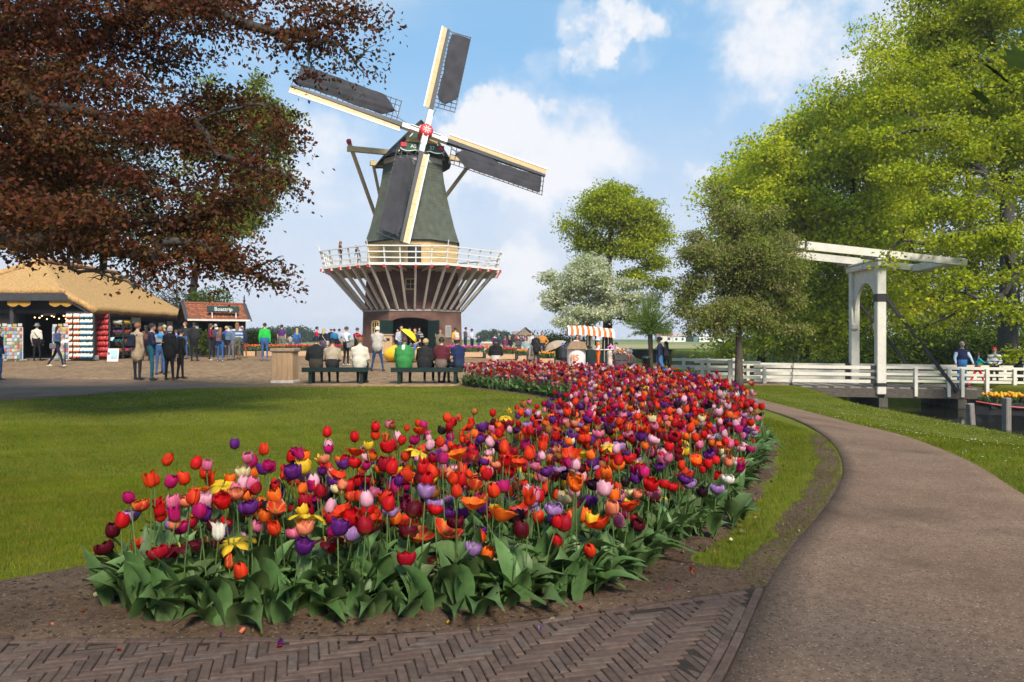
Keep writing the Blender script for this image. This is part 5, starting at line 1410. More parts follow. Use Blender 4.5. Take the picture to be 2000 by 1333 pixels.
def tile_me(m):
    b = MB(); n = 7; V = []
    for y in (0, .22):
        for i in range(n): t = i/(n-1); V.append((-.125+.25*t, y, .022*math.sin(2*math.pi*t)+(.03 if y == 0 else 0)))
    for y in (0, .22):
        for i in range(n): t = i/(n-1); V.append((-.125+.25*t, y, .022*math.sin(2*math.pi*t)+(.01 if y == 0 else -.02)))
    Fs = [(i, i+1, n+i+1, n+i) for i in range(n-1)]+[(2*n+i+1, 2*n+i, 3*n+i, 3*n+i+1) for i in range(n-1)]+[(i+1, i, 2*n+i, 2*n+i+1) for i in range(n-1)]
    return b.add(V, Fs).mesh('roof_tile', m, True)
tms = [tile_me(m) for m in M_TILE]
slope_len = math.hypot(kd, kzr-kze); nrow = int(slope_len/.20)+1; ncol = 14
for j in range(nrow):
    for i in range(ncol):
        t = j*.20/slope_len
        link('roof_tile', tms[int(gg.choice(4, p=[.4, .25, .2, .15]))], kiosk, (-kw/2-.12+(kw+.24)*(i+.5)/ncol, -kd+kd*t, kze+(kzr-kze)*t+.03), (ang_r, 0, 0))
MB().prism([(-kw/2-.2, 0), (kw/2+.2, 0), (kw/2+.2, slope_len), (-kw/2-.2, slope_len)], (0, -kd, kze), (1, 0, 0), (0, math.cos(ang_r), math.sin(ang_r)), (0, 0, -.05)).build('roof_deck', M_TAR, kiosk)
MB().prism([(-kw/2-.2, 0), (kw/2+.2, 0), (kw/2+.2, slope_len), (-kw/2-.2, slope_len)], (0, kd, kze), (1, 0, 0), (0, -math.cos(ang_r), math.sin(ang_r)), (0, 0, .05)).build('rear_roof', M_TILE[1], kiosk)
rt = MB().tube([(-kw/2-.15, 0, kzr+.05), (kw/2+.15, 0, kzr+.05)], .09, 8).build('ridge_tile', M_TILE[1], kiosk)
for s in (-1, 1):
    b = MB(); b.beam((s*(kw/2+.2), -kd-.05, kze-.02), (s*(kw/2+.2), 0, kzr+.08), .06, .2, up=(1, 0, 0)); b.beam((s*(kw/2+.2), kd+.05, kze-.02), (s*(kw/2+.2), 0, kzr+.08), .06, .2, up=(1, 0, 0)); b.build('barge_board', M_TARG, kiosk)
MB().lathe([(.05, 0), (.05, .12), (.10, .17), (.03, .25), (.05, .34), (.01, .52)], 8, c=(kw/2+.2, 0, kzr+.1)).build('finial', M_TARG, kiosk)
MB().beam((-kw/2-.2, -kd-.06, kze), (kw/2+.2, -kd-.06, kze), .06, .10).build('gutter', M_GREYW, kiosk)
sgn = MB().cham((.25, -kd+.15, kze+.62), (1.75, .06, .36), .03).build('sign_board', mat('dark green sign', (.022, .045, .045), .5), kiosk)
for x in (-.35, .95): MB().tube([(x, -kd+.12, kze+.0), (x, -kd+.18, kze+.5)], .03, 6).build('sign_post', M_WHITE, kiosk)
o = link('lettering', text_mesh('Boattrip', .30, .006, M_WHITE, bold=.004), sgn, (.25, -kd+.11, kze+.62), (R(90), 0, 0))
for x in (-1.2, .6, 1.25): MB().box((x, -1.06, 1.45), (.28, .02, .5)).build('notice', wb_m, kiosk)

# ================================================================== benches, bins, planters
M_BGREEN = mat('bench green paint', (.007, .022, .019), .45, .2, 6.0)
def bench(px0, px1, Y, label):
    x0, x1 = (px0-1000)/F*Y, (px1-1000)/F*Y; w = x1-x0
    b = Vector(((x0+x1)/2, Y, gzf((x0+x1)/2, Y)+.02)); r = empty('bench', b); tag(r, label, 'bench', 'backless green benches on the plaza')
    for i in range(3): MB().cham((0, -.17+.17*i, .42), (w, .15, .07), .008).build('seat_plank', M_BGREEN, r)
    MB().cham((0, -.26, .40), (w, .03, .13), .006).build('front_board', M_BGREEN, r)
    for s in (-1, 1):
        for y in (-.18, .18): MB().cham((s*(w/2-.22), y, .19), (.09, .08, .39), .008).build('leg', M_BGREEN, r)
        MB().cham((s*(w/2-.22), 0, .355), (.08, .44, .06), .006).build('cross_bar', M_BGREEN, r)
    return b
bench(594, 723, 22.0, 'green backless bench next to the wooden bin, three people on it')
bench(766, 905, 21.9, 'green backless bench next to the tulip bed, four people on it')
M_PINE = mat('pine boards', (.50, .32, .18), .7, .22, 5.0, bump=.2, bscale=25, stretch=(5, 5, .6))
def wood_bin(px, Y, w, h, label, slot=False):
    b = onx(px, Y, .02); r = empty('waste_bin', b); tag(r, label, 'bin')
    for i in range(4): MB().cham((-w/2+w*(i+.5)/4, -w/2, h*.45), (w/4-.006, .03, h*.9), .006).build('board', M_PINE, r)
    for i in range(4): MB().cham((w/2, -w/2+w*(i+.5)/4, h*.45), (.03, w/4-.006, h*.9), .006).build('board', M_PINE, r)
    for i in range(4): MB().cham((-w/2, -w/2+w*(i+.5)/4, h*.45), (.03, w/4-.006, h*.9), .006).build('board', M_PINE, r)
    MB().box((0, w/2-.02, h*.45), (w-.06, .03, h*.9)).build('back', M_PINE, r)
    MB().cham((0, 0, h*.04), (w+.08, w+.08, .08), .01).build('plinth', M_GREYW, r)
    MB().cham((0, 0, h*.95), (w+.12, w+.12, .10), .02).build('lid', mat('lid boards', (.38, .27, .18), .8, .2, 6), r)
    if slot: MB().box((w*.1, -w/2-.02, h*.72), (w*.4, .02, .16)).build('slot', M_DARK, r)
wood_bin(557, 22.3, .58, 1.0, 'pale wooden waste bin at the lawn edge left of the benches')
wood_bin(757, 48, .62, 1.25, 'wooden waste bin in front of the mill wall under the arched window', True)
def tulip_heads(parent, name, w, d, z, n, col, seed, size=.07):
    "far row of tulips: heads on stems with leaves"
    g = np.random.default_rng(seed)
    P = np.stack([(g.random(n)-.5)*w, (g.random(n)-.5)*d, z+g.normal(size=n)*.03+.28], -1)
    V, Fq, Cc = [], [], []; k = 0
    for p_ in P:
        c = np.array(col)*g.uniform(.7, 1.25); r_ = size*.5*g.uniform(.8, 1.2)
        for zz, rr in ((-.9, .4), (-.3, 1.0), (.5, .95), (1.0, .45)):
            for q in range(5): t = q*1.2566+g.uniform(-.1, .1); V.append(p_+np.array([rr*r_*math.cos(t), rr*r_*math.sin(t), zz*size*.55])); Cc.append(c)
        for i in range(3):
            for q in range(5): Fq.append((k+i*5+q, k+i*5+(q+1) % 5, k+(i+1)*5+(q+1) % 5, k+(i+1)*5+q))
        Fq.append((k+15, k+16, k+17, k+18)); k += 20
    me = np_mesh(name, np.array(V), np.array(Fq), [M_BLOOM], smooth=True, col=np.clip(np.array(Cc), 0, .9))
    o = link(name, me, parent); tag(o, kind='stuff')
    m = n*3; Pb = np.stack([(g.random(m)-.5)*w, (g.random(m)-.5)*d, z+g.random(m)*.05], -1)
    D = unit(m, g)*.5+np.array([0, 0, 1.0]); L = .24*(.7+.6*g.random(m))
    o2 = link('tulip_leaves', leaf_mesh('tulip_leaves', Pb, D, unit(m, g)+np.array([0, -.6, .4]), L, L*.22, np.array((.075, .125, .045))[None]*(.6+.8*g.random((m, 1))), M_BLOOM), parent); tag(o2, kind='stuff')
def raised_bed(px0, px1, Y, label, cols, d=1.3, seed=1, n=150):
    x0, x1 = (px0-1000)/F*Y, (px1-1000)/F*Y; w = x1-x0
    b = Vector(((x0+x1)/2, Y, gzf((x0+x1)/2, Y)+.02)); r = empty('raised_flower_bed', b); tag(r, label, 'flower bed', 'wooden edged tulip beds on the plaza')
    for y in (-d/2, d/2): MB().cham((0, y, .13), (w, .07, .26), .008).build('edge_board', M_PINE, r)
    for s in (-1, 1): MB().cham((s*(w/2-.035), 0, .13), (.07, d-.08, .26), .008).build('edge_board', M_PINE, r)
    MB().box((0, 0, .1), (w-.1, d-.1, .2)).build('soil', M_SOIL, r)
    for s in (-1, 1): MB().cham((s*(w/2-.02), -d/2-.03, .16), (.08, .05, .36), .008).build('corner_peg', M_TAR, r)
    for i, c in enumerate(cols):
        ww = w/len(cols); e_ = empty('tulip_row', (-w/2+ww*(i+.5), 0, .2), parent=r)
        tulip_heads(e_, 'tulips', ww*.95, d*.85, .08, n//len(cols), c, seed*10+i)
raised_bed(868, 946, 42.5, 'wooden edged bed of pink tulips right of the seated group', [(.75, .06, .30)], seed=3, n=190)
raised_bed(948, 1008, 42.5, 'wooden edged bed of red tulips behind the person in a black hood', [(.62, .03, .02)], seed=4, n=150)
raised_bed(1010, 1030, 42.3, 'short wooden bed of orange tulips left of the bending person in black', [(.85, .30, .02)], seed=5, n=60)
raised_bed(1051, 1083, 42.0, 'wooden edged bed of orange tulips left of the ice cream cart', [(.85, .33, .02)], seed=6, n=90)
raised_bed(482, 508, 43.5, 'short wooden bed of orange tulips left of the bright green jacket', [(.75, .14, .03)], seed=7, n=70)
raised_bed(521, 556, 43.5, 'wooden bed of orange red tulips right of the bright green jacket', [(.72, .13, .03)], seed=8, n=90)
raised_bed(558, 622, 43.5, 'wooden edged bed of red tulips left of the standing group', [(.62, .03, .02)], seed=9, n=170)
raised_bed(640, 706, 43.5, 'wooden edged bed of dark red tulips behind the person with teal sleeves', [(.50, .02, .03)], seed=10, n=160)

# grey planter with mixed blooms
r = empty('planter', onx(1214, 39.5, .02)); tag(r, 'tall grey tapered planter full of red, white and blue flowers', 'planter')
M_GREYP = mat('dark grey planter', (.075, .075, .082), .6, .12, 4.0)
MB().lathe([(.36, 0), (.48, .68), (.48, .70)], 4, a0=math.pi/4).build('body', M_GREYP, r); MB().lathe([(.53, .70), (.60, 1.0), (.54, 1.0), (.50, .92)], 4, a0=math.pi/4).build('rim', M_GREYP, r)
for i, c in enumerate(((.55, .04, .03), (.75, .72, .68), (.10, .08, .35), (.80, .6, .1))): blooms(r, 'blooms', 130, .85, .75, .98, .10, c, 430+i, .28, .3)
# second planter, in front of the little shed
r = empty('planter', onx(1020, 51, .02)); tag(r, 'dark planter with red and white flowers in front of the little shed', 'planter')
MB().lathe([(.42, 0), (.55, .75), (.62, .76), (.66, 1.05), (.6, 1.05)], 4, a0=math.pi/4).build('body', M_GREYP, r)
for i, c in enumerate(((.6, .03, .03), (.7, .7, .65), (.08, .08, .3))): blooms(r, 'blooms', 120, .9, .8, 1.0, .13, c, 440+i, .35, .25)
r = empty('litter_post', onx(1262, 38.5, .01)); tag(r, 'dark green cylindrical litter post beside the grey planter', 'bin')
MB().lathe([(.20, 0), (.20, .82), (.23, .83), (.23, .90), (.15, .97), (.02, .99)], 16).build('body', M_BGREEN, r, smooth=True)
MB().lathe([(.22, 0), (.22, .06)], 16).build('foot', M_IRON, r)
# little shed
r = empty('garden_shed', onx(1026, 57)); tag(r, 'little wooden shed with dark pitched roof at the field edge', 'shed')
for i in range(6): MB().cham((-.43+.172*i, -.5, .75), (.166, .04, 1.5), .005).build('board', mat('shed boards', (.36, .21, .13), .8, .2, 6), r)
MB().box((0, .05, .75), (1.0, 1.0, 1.5)).build('box', mat('shed side', (.24, .20, .13), .8, .2, 6), r)
MB().prism([(-.62, 0), (.62, 0), (0, .5)], (0, -.6, 1.5), (1, 0, 0), (0, 0, 1), (0, 1.3, 0)).build('gable', mat('shed side', (.24, .2, .13)), r)
for s in (-1, 1): MB().beam((s*.34, -.68, 1.80), (s*.34, .75, 1.80), .06, .86, up=(s*.63*-1, 0, .78) if False else (-.78*s, 0, .63)).build('roof', mat('shed roof', (.055, .045, .045), .8), r)
# tilted parasol
r = empty('parasol', onx(1082, 46)); tag(r, 'folded beige parasol tilted over the bushes left of the cart', 'parasol')
MB().tube([(0, 0, 0), (.1, 0, 1.1)], .03, 8).build('pole', M_TANB, r)
pc_ = MB().lathe([(.02, .34), (.3, .30), (.62, .16), (.80, 0), (.79, -.02), (.3, .26)], 8).build('canopy', mat('beige canvas', (.34, .27, .20), .9, .15, 5), r, loc=(0, 0, .95), rot=(R(12), R(-24), 0))
pc_.scale = (1, .6, 1)
# low white barrier at the field edge
r = empty('field_barrier', onx(953, 58)); tag(r, 'low white rail with orange blocks at the field edge right of the mill', 'barrier')
for z in (.25, .75): MB().cham((0, 0, z), (1.5, .06, .12), .01).build('rail', M_WHITE, r)
for x in (-.6, .6): MB().cham((x, .05, .4), (.1, .1, .9), .01).build('post', M_WHITE, r)
for x in (-.1, .35): MB().cham((x, -.05, .5), (.22, .06, .3), .02).build('block', mat('orange red block', (.6, .1, .05)), r)

# ================================================================== ice cream cart
ic = onx(1126, 42.0, .02); cart = empty('ice_cream_cart', ic); tag(cart, 'white ice cream cart lettered IJS with brown lid and orange striped awning', 'cart')
M_CARTW = mat('cart white', (.78, .76, .72), .4, .05, 4); M_CARTB = mat('cart brown lid', (.30, .20, .12), .7, .2, 6, stretch=(1, 6, 1)); M_OR = mat('orange canvas', (.80, .16, .02), .7, .1, 8); M_WC = mat('white canvas', (.80, .78, .74), .7, .06, 8); M_ORP = mat('orange lettering', (.75, .17, .03), .5)
body = [(.50*math.cos(t), .42*math.sin(t)) for t in np.linspace(math.pi, 2*math.pi, 13)]
bod = MB().prism(body+[(.50, .42), (-.50, .42)], (0, 0, .06), (1, 0, 0), (0, 1, 0), (0, 0, .93)).build('body', M_CARTW, cart)
o = link('lettering', text_mesh('IJS', .46, .01, M_ORP, bold=.008), bod, (-.12, -.43, .52), (R(90), 0, 0))
MB().prism([(-.56, 0), (.56, 0), (.38, .40), (-.30, .44)], (0, -.50, 1.0), (1, 0, 0), (0, 0, 1), (0, 1.0, 0)).build('lid', M_CARTB, cart)
MB().cham((.82, .1, .50), (.5, .6, .95), .02).build('side_box', M_BGREEN, cart)
MB().cham((1.5, .75, .48), (2.0, .6, .9), .02).build('counter', M_BGREEN, cart)
MB().cham((1.5, .70, .95), (2.1, .75, .05), .01).build('counter_top', M_CARTW, cart)
for x, y in ((-.28, .2), (1.55, .2), (-.2, 1.3), (1.9, 1.3)): MB().tube([(x, y, .0), (x, y, 2.02)], .025, 6).build('awning_pole', M_STONE, cart)
n_st = 17
for i in range(n_st):
    x0, x1 = -.45+2.55*i/n_st, -.45+2.55*(i+1)/n_st-.004
    zt = lambda x: 2.16-.10*max(0, x-.4)
    m = M_OR if i % 2 else M_WC
    P = [(x0, .0, zt(x0)-.12), (x1, .0, zt(x1)-.12), (x1, .75, zt(x1)+.12), (x0, .75, zt(x0)+.12), (x1, 1.5, zt(x1)-.12), (x0, 1.5, zt(x0)-.12)]
    b = MB(); b.add(P, [(0, 1, 2, 3), (3, 2, 4, 5)]); o = b.build('awning_stripe', m, cart); md = o.modifiers.new('t', 'SOLIDIFY'); md.thickness = .012
    xm = (x0+x1)/2
    b = MB(); b.prism([(x0, zt(x0)-.11), (x1, zt(x1)-.11), (x1, zt(x1)-.34), (xm+(x1-xm)*.6, zt(xm)-.40), (xm-(x1-xm)*.6, zt(xm)-.40), (x0, zt(x0)-.34)], (0, -.01, 0), (1, 0, 0), (0, 0, 1), (0, .012, 0)); b.build('valance', m, cart)
for i in range(10):
    y0, y1 = .0+1.5*i/10, 1.5*(i+1)/10-.004
    MB().prism([(y0, 2.02), (y1, 2.02), (y1, 1.80), ((y0+y1)/2, 1.75), (y0, 1.80)], (-.455, 0, 0), (0, 1, 0), (0, 0, 1), (.012, 0, 0)).build('valance', M_OR if i % 2 else M_WC, cart)
for i in range(5): MB().cham((.25+.22*i, .8, 1.45-.05*(i % 2)), (.10, .05, .55), .01).build('hanging_item', (M_WC, M_TARG, M_GREYW)[i % 3], cart)

# ================================================================== the giant yellow clog
yc = onx(793, 35.5, .02); yclog = empty('giant_clog', yc); tag(yclog, 'giant yellow wooden clog people sit in for photos', 'giant clog')
M_YEL = mat('glossy yellow paint', (.80, .44, .012), .25, .08, 3.0, coat=.3)
ss = [(-1.02, .16, .10, .42), (-.95, .30, .24, .36), (-.75, .44, .36, .37), (-.45, .50, .42, .43), (-.1, .50, .46, .47), (.3, .46, .45, .46), (.65, .46, .46, .46), (.9, .38, .40, .42), (1.0, .22, .26, .36)]
V, Fs = [], []; NK = 16
for x, ry, rz, zc in ss:
    for k in range(NK):
        t = 2*math.pi*k/NK; zz_ = zc+rz*math.sin(t)
        if x > -.15 and math.sin(t) > .35: zz_ = zc+rz*(.35+.35*(math.sin(t)-.35)*(1 if x > .85 else .2))
        V.append((x, ry*math.cos(t), max(.02, zz_)))
for i in range(len(ss)-1):
    for k in range(NK): Fs.append((i*NK+k, i*NK+(k+1) % NK, (i+1)*NK+(k+1) % NK, (i+1)*NK+k))
Fs += [tuple(range(NK-1, -1, -1)), tuple(range((len(ss)-1)*NK, len(ss)*NK))]
MB().add(V, Fs).build('shell', M_YEL, yclog, smooth=True)
rim = [(-.30+.0, .0, .92)]
rim = [(.38+.62*math.cos(t), .40*math.sin(t), .66+.20*max(0, -math.cos(t))) for t in np.linspace(0, 2*math.pi, 25)]
MB().tube(rim, .05, 6, cap=False).build('rim', M_YEL, yclog, smooth=True)
MB().add([(.38+.57*math.cos(t), .36*math.sin(t), .665+.18*max(0, -math.cos(t))) for t in np.linspace(0, 2*math.pi, 24, endpoint=False)], [tuple(range(24))]).build('opening', mat('clog inside', (.2, .11, .02)), yclog)
for i in range(2): MB().tube([(-.42-.12*i, .42*s*.9, .58+.25*(1-abs(s))) for s in np.linspace(-1, 1, 9)], .02, 5).build('painted_band', mat('band paint', (.45, .2, .02)), yclog)
r = empty('umbrella', at(806, 662, 35.2)); tag(r, 'open yellow umbrella tilted over the people in the giant clog', 'umbrella')
prof = [(.60*math.sin(t), .42*math.cos(t)-.42) for t in np.linspace(.02, math.pi/2*.9, 7)]
um = MB(); um.lathe(prof, 8, cap=False); o = um.build('canopy', mat('yellow umbrella cloth', (.72, .58, .015), .6, .1, 6), r, loc=(0, 0, .30), rot=(R(-8), R(41), 0)); o.scale = (.82, .82, .8)
MB().tube([(0, 0, -.75), (0, 0, .02)], .012, 6).build('shaft', M_IRON, r, loc=(0, 0, .30), rot=(R(-8), R(41), 0))
for k in range(8):
    t = math.pi/4*k; MB().tube([(0, 0, -.02), (.42*math.cos(t), .42*math.sin(t), -.18), (.57*math.cos(t), .57*math.sin(t), -.36)], .006, 4).build('rib', M_IRON, o)

# ================================================================== flower boat and mooring posts
bt = Vector((17.3, 26.0, -1.5)); boat = empty('barge', bt, R(-8)); tag(boat, 'black barge with red stripe moored under the bridge, tulips at its bow', 'boat')
def hull(x):
    t = (x+1.6)/5.4; return .25+.65*min(1, t*2.2)**.6
xsn = np.linspace(-1.6, 3.8, 16); P = []
for x in xsn:
    h = hull(x); sheer = .55+.10*max(0, (-x-.2))**1.5
    P.append([(x, -h, sheer), (x, -h*.92, .25), (x, -h*.6, -.15), (x, 0, -.25), (x, h*.6, -.15), (x, h*.92, .25), (x, h, sheer)])
P = np.array(P); hb_ = MB().grid(P); hb_.f.append(list(range(7))); hb_.m.append(0); hb_.build('hull', M_BLACK, boat)
for s in (0, 6):
    MB().tube([tuple(p + np.array([0, (-.03 if s == 0 else .03), -.04])) for p in P[:, s]], .035, 6).build('rubbing_strake', mat('boat red', (.35, .04, .03), .5), boat)
dk = MB(); dk.grid(np.stack([P[:, 0]*np.array([1, .95, 1])-np.array([0, 0, .12]), P[:, 6]*np.array([1, .95, 1])-np.array([0, 0, .12])], 1)); dk.build('deck', M_OLDW, boat)
fb_ = empty('flower_box', (-.55, 0, .50), parent=boat)
MB().cham((0, 0, .05), (1.35, 1.0, .2), .01).build('box', M_TAR, fb_)
tulip_heads(fb_, 'tulips', 1.3, .95, .10, 130, (.85, .42, .015), 470, size=.10)
M_POST = mat('grey mooring timber', (.19, .17, .15), .9, .3, 8, bump=.4, bscale=30, stretch=(4, 4, .5))
for px, yt, yb, Y, lab, lean in ((1897, 788, 820, 25.0, 'grey leaning mooring post left of the tulip boat', -5), (1966, 777, 834, 23.6, 'thick grey mooring post in front of the tulip boat', 0)):
    pt = at(px, yt, Y); r = empty('mooring_post', (pt.x, pt.y, -2.2)); tag(r, lab, 'post', 'mooring posts in the canal')
    h = pt.z+2.2
    MB().cham((0, 0, h/2), (.20, .20, h), .025, rot=(0, R(lean), .3)).build('timber', M_POST, r)
    MB().cham((math.sin(R(lean))*h*.5, 0, h-.03), (.16, .16, .05), .015).build('worn_top', M_PLANK, r)
# far buildings
def house(px, Y, w, d, h, rh, label, wallc, roofc, nwin=3):
    b = Vector(((px-1000)/F*Y, Y, 0)); r = empty('distant_house', b); tag(r, label, 'house', 'distant houses across the fields')
    MB().box((0, 0, h/2), (w, d, h)).build('wall', mat('far wall %s' % (wallc,), wallc, .8, .05), r)
    MB().prism([(-d/2-.3, 0), (d/2+.3, 0), (0, rh)], (-w/2-.3, 0, h), (0, 1, 0), (0, 0, 1), (w+.6, 0, 0)).build('roof', mat('far roof %s' % (roofc,), roofc, .8, .1), r)
    for i in range(nwin): MB().box((-w/2+w*(i+.5)/nwin, -d/2-.03, h*.5), (w/nwin*.35, .1, h*.4)).build('window', M_GLASS, r)
house(1387, 300, 11, 8, 2.2, .9, 'long low white building on the horizon under the crab apple', (.75, .74, .72), (.6, .6, .6), 4)
house(1324, 310, 5, 6, 2.2, 1.6, 'small white house on the horizon left of the church spire', (.7, .7, .68), (.35, .3, .28), 2)
house(1296, 305, 6, 6, 2.6, 2.0, 'small house on the horizon behind the walking pair', (.62, .55, .5), (.25, .13, .10), 2)
house(1018, 320, 7, 6, 2.4, 2.0, 'distant house behind the little shed', (.6, .55, .52), (.25, .14, .12), 2)
b = Vector((345/F*330, 330, 0)); r = empty('church_tower', b); tag(r, 'thin church spire on the horizon under the crab apple', 'church')
MB().box((0, 0, 2.2), (1.4, 1.4, 4.4)).build('tower', mat('church brick', (.2, .13, .1)), r); MB().lathe([(.9, 4.4), (.02, 7.6)], 4, a0=math.pi/4).build('spire', mat('slate', (.08, .09, .1)), r)
# ================================================================== people
_cl = {}
def cloth(c, rough=.85):
    k = tuple(round(q, 3) for q in c)
    if k not in _cl: _cl[k] = mat('cloth %s' % (k,), c, rough, .22, 9.0, bump=.35, bscale=30, spec=.2)
    return _cl[k]
M_SKIN = [mat('skin %d' % i, c, .55, .08, 20) for i, c in enumerate(((.52, .30, .21), (.42, .23, .15), (.25, .13, .08)))]
HAIRS = dict(brown=(.060, .032, .018), dark=(.014, .010, .009), blond=(.42, .29, .13), grey=(.33, .32, .31), white=(.62, .61, .58), ginger=(.20, .085, .03))
def seg_frame(p0, p1):
    a = p1-p0; L = np.linalg.norm(a); a = a/(L+1e-9)
    x = np.array([1.0, 0, 0]); x = x-a*np.dot(x, a)
    if np.linalg.norm(x) < .2: x = np.array([0, 1.0, 0])-a*a[1]
    x /= np.linalg.norm(x); return a, x, np.cross(a, x), L
def rcone(p0, p1, r0, r1, sx=1.0, sy=1.0, n=10):
    p0, p1 = np.array(p0, float), np.array(p1, float); a, x, y, L = seg_frame(p0, p1)
    rings = [(-r0*.92, .38*r0), (-r0*.55, .83*r0), (0, r0), (L*.5, (r0+r1)/2), (L, r1), (L+r1*.55, .83*r1), (L+r1*.92, .38*r1)]
    V = [p0+a*h+(x*math.cos(t)*sx+y*math.sin(t)*sy)*r for h, r in rings for t in np.linspace(0, 2*math.pi, n, endpoint=False)]
    Fs = [(i*n+k, i*n+(k+1) % n, (i+1)*n+(k+1) % n, (i+1)*n+k) for i in range(6) for k in range(n)]
    Fs += [tuple(range(n-1, -1, -1)), tuple(range(6*n, 7*n))]
    return V, Fs
PENDING, DONE = [], []
def rot2(v, a): return np.array([v[0]*math.cos(a)-v[1]*math.sin(a), v[0]*math.sin(a)+v[1]*math.cos(a), v[2]])
def person(label, base, h=1.72, yaw=0.0, pose='stand', arms='down', top=(.1, .1, .1), bottom=(.03, .03, .04), shoe=(.03, .03, .03), hair='brown', style='short', hat=None, hatc=(.3, .3, .3),
           skin=0, coat=0, bulk=1.0, sleeve=True, bag=None, bagc=(.02, .02, .03), group=None, lean=0.0, seat=.45, vox=.032, sleevec=None, hood=None, stripe=None, legs='long', seed=0, dz=0.0, scarf=None):
    g = np.random.default_rng(abs(hash(label)) % 2**31 if False else sum(map(ord, label))*7+seed)
    s = h/1.75
    prims = []          # (p0, p1, r0, r1, sx, sy, tag)
    def A(p0, p1, r0, r1, tg, sx=1.0, sy=1.0): prims.append((np.array(p0, float), np.array(p1, float), r0, r1, sx, sy, tg))
    B = bulk
    sit = pose == 'sit'
    zp = seat/s+.10 if sit else .95
    ln = lean+(.10 if sit else 0)+g.normal()*.02
    def T(x, y, z):      # torso point: lean forward (+y is forward)
        d = z; return np.array([x, y+d*math.sin(ln), zp+d*math.cos(ln)])
    A(T(0, 0, 0), T(0, .0, .12), .155*B, .150*B, 'top' if coat else 'bottom', 1.08, .78)
    A(T(0, 0, .10), T(0, .0, .30), .150*B, .165*B, 'top', 1.05, .76)
    A(T(0, 0, .30), T(0, -.005, .43), .168*B, .135*B, 'top', 1.12, .74)
    sh = .185*(.94+.06*B)
    for sg in (-1, 1): A(T(sg*.07, -.01, .46), T(sg*sh, -.01, .445), .072*B, .070*B, 'top')
    A(T(0, -.005, .46), T(0, .015, .58), .062, .055, 'skin' if not hood else 'top')
    hc = T(0, .03, .69)
    A(hc+np.array([0, -.012, .025]), hc+np.array([0, .0, .04]), .088, .090, 'skin', .88, 1.06)
    A(hc+np.array([0, .02, -.055]), hc+np.array([0, .012, -.01]), .058, .070, 'skin', .92, 1.0)
    A(hc+np.array([0, .100, -.012]), hc+np.array([0, .112, -.028]), .012, .017, 'skin')          # nose
    for sg in (-1, 1): A(hc+np.array([sg*.080, -.01, -.015]), hc+np.array([sg*.084, -.012, .02]), .016, .020, 'skin', .6, 1.1)
    if hood is not None: A(T(0, -.10, .47), T(0, -.085, .53), .085, .07, 'hood', 1.25, .7)
    if scarf is not None: A(T(-.03, 0, .50), T(.03, 0, .50), .085, .085, 'scarf', 1, .9)
    # arms
    ends = []
    rs = .052*B if sleeve else .043
    for sg in (-1, 1):
        S = T(sg*sh, -.01, .445)
        am = arms if isinstance(arms, str) else arms[0 if sg < 0 else 1]
        if am == 'down': E = S+np.array([sg*.06, -.02, -.28]); Hn = E+np.array([sg*.0, .07, -.24])
        elif am == 'front': E = S+np.array([sg*.07, .04, -.27]); Hn = E+np.array([-sg*.12, .21, .04])
        elif am == 'photo': E = S+np.array([sg*.10, .16, -.19]); Hn = E+np.array([-sg*.17, .13, .20])
        elif am == 'lap': E = S+np.array([sg*.07, .03, -.27]); Hn = E+np.array([-sg*.13, .21, -.08])
        elif am == 'hip': E = S+np.array([sg*.17, -.06, -.23]); Hn = E+np.array([-sg*.14, .08, -.17])
        elif am == 'reach': E = S+np.array([sg*.03, .20, -.17]); Hn = E+np.array([-sg*.03, .24, .07])
        elif am == 'swingf': E = S+np.array([sg*.05, .13, -.25]); Hn = E+np.array([0, .18, -.17])
        elif am == 'swingb': E = S+np.array([sg*.06, -.13, -.25]); Hn = E+np.array([0, -.04, -.25])
        elif am == 'lean': E = S+np.array([sg*.10, .10, -.26]); Hn = E+np.array([sg*.02, .16, -.18])
        elif am == 'up': E = S+np.array([sg*.12, .10, -.12]); Hn = E+np.array([-sg*.02, .06, .25])
        A(S, E, rs*1.08, rs*.92, 'sleeve' if sleevec is not None else 'top')
        if not sleeve: prims[-1] = (S, S+(E-S)*.6, rs*1.2, rs*1.15, 1, 1, 'sleeve'); A(S+(E-S)*.6, E, .042, .038, 'skin')
        A(E, Hn, (rs*.9 if sleeve else .038), (rs*.66 if sleeve else .028), ('sleeve' if sleevec is not None else 'top') if sleeve else 'skin')
        dirh = (Hn-E)/np.linalg.norm(Hn-E); A(Hn+dirh*.02, Hn+dirh*.075, .030, .034, 'skin', 1.0, .55)
        ends.append((Hn+dirh*.09, dirh, sg))
    # legs
    rt = .082*(.6+.4*B)
    lt = 'bottom'
    for sg in (-1, 1):
        Hp = T(sg*.088, 0, -.02)
        if sit:
            K = Hp+np.array([sg*.05, .42, .01+g.normal()*.01]); An = np.array([K[0]+g.normal()*.02, K[1]+.06+g.normal()*.05-(.12 if sg > 0 else 0), .085])
        elif pose == 'walk':
            f = sg; K = Hp+np.array([0, f*.20, -.42]); An = K+np.array([0, f*.10-(.16 if f < 0 else 0), -.40]); An[2] = max(An[2], .09 if f > 0 else .14)
        elif pose == 'wide': K = Hp+np.array([sg*.08, .02, -.44]); An = np.array([Hp[0]+sg*.15, 0, .085])
        else: K = Hp+np.array([sg*.02, .015+g.normal()*.015, -.45]); An = np.array([Hp[0]+sg*(.03+.02*g.random()), g.normal()*.03, .085])
        A(Hp, K, rt, .060, 'bottom'); A(K, An, .057 if legs == 'long' else .05, .043 if legs == 'long' else .036, 'bottom' if legs == 'long' else 'skin')
        fd = np.array([sg*.16, 1.0, 0]); fd /= np.linalg.norm(fd)
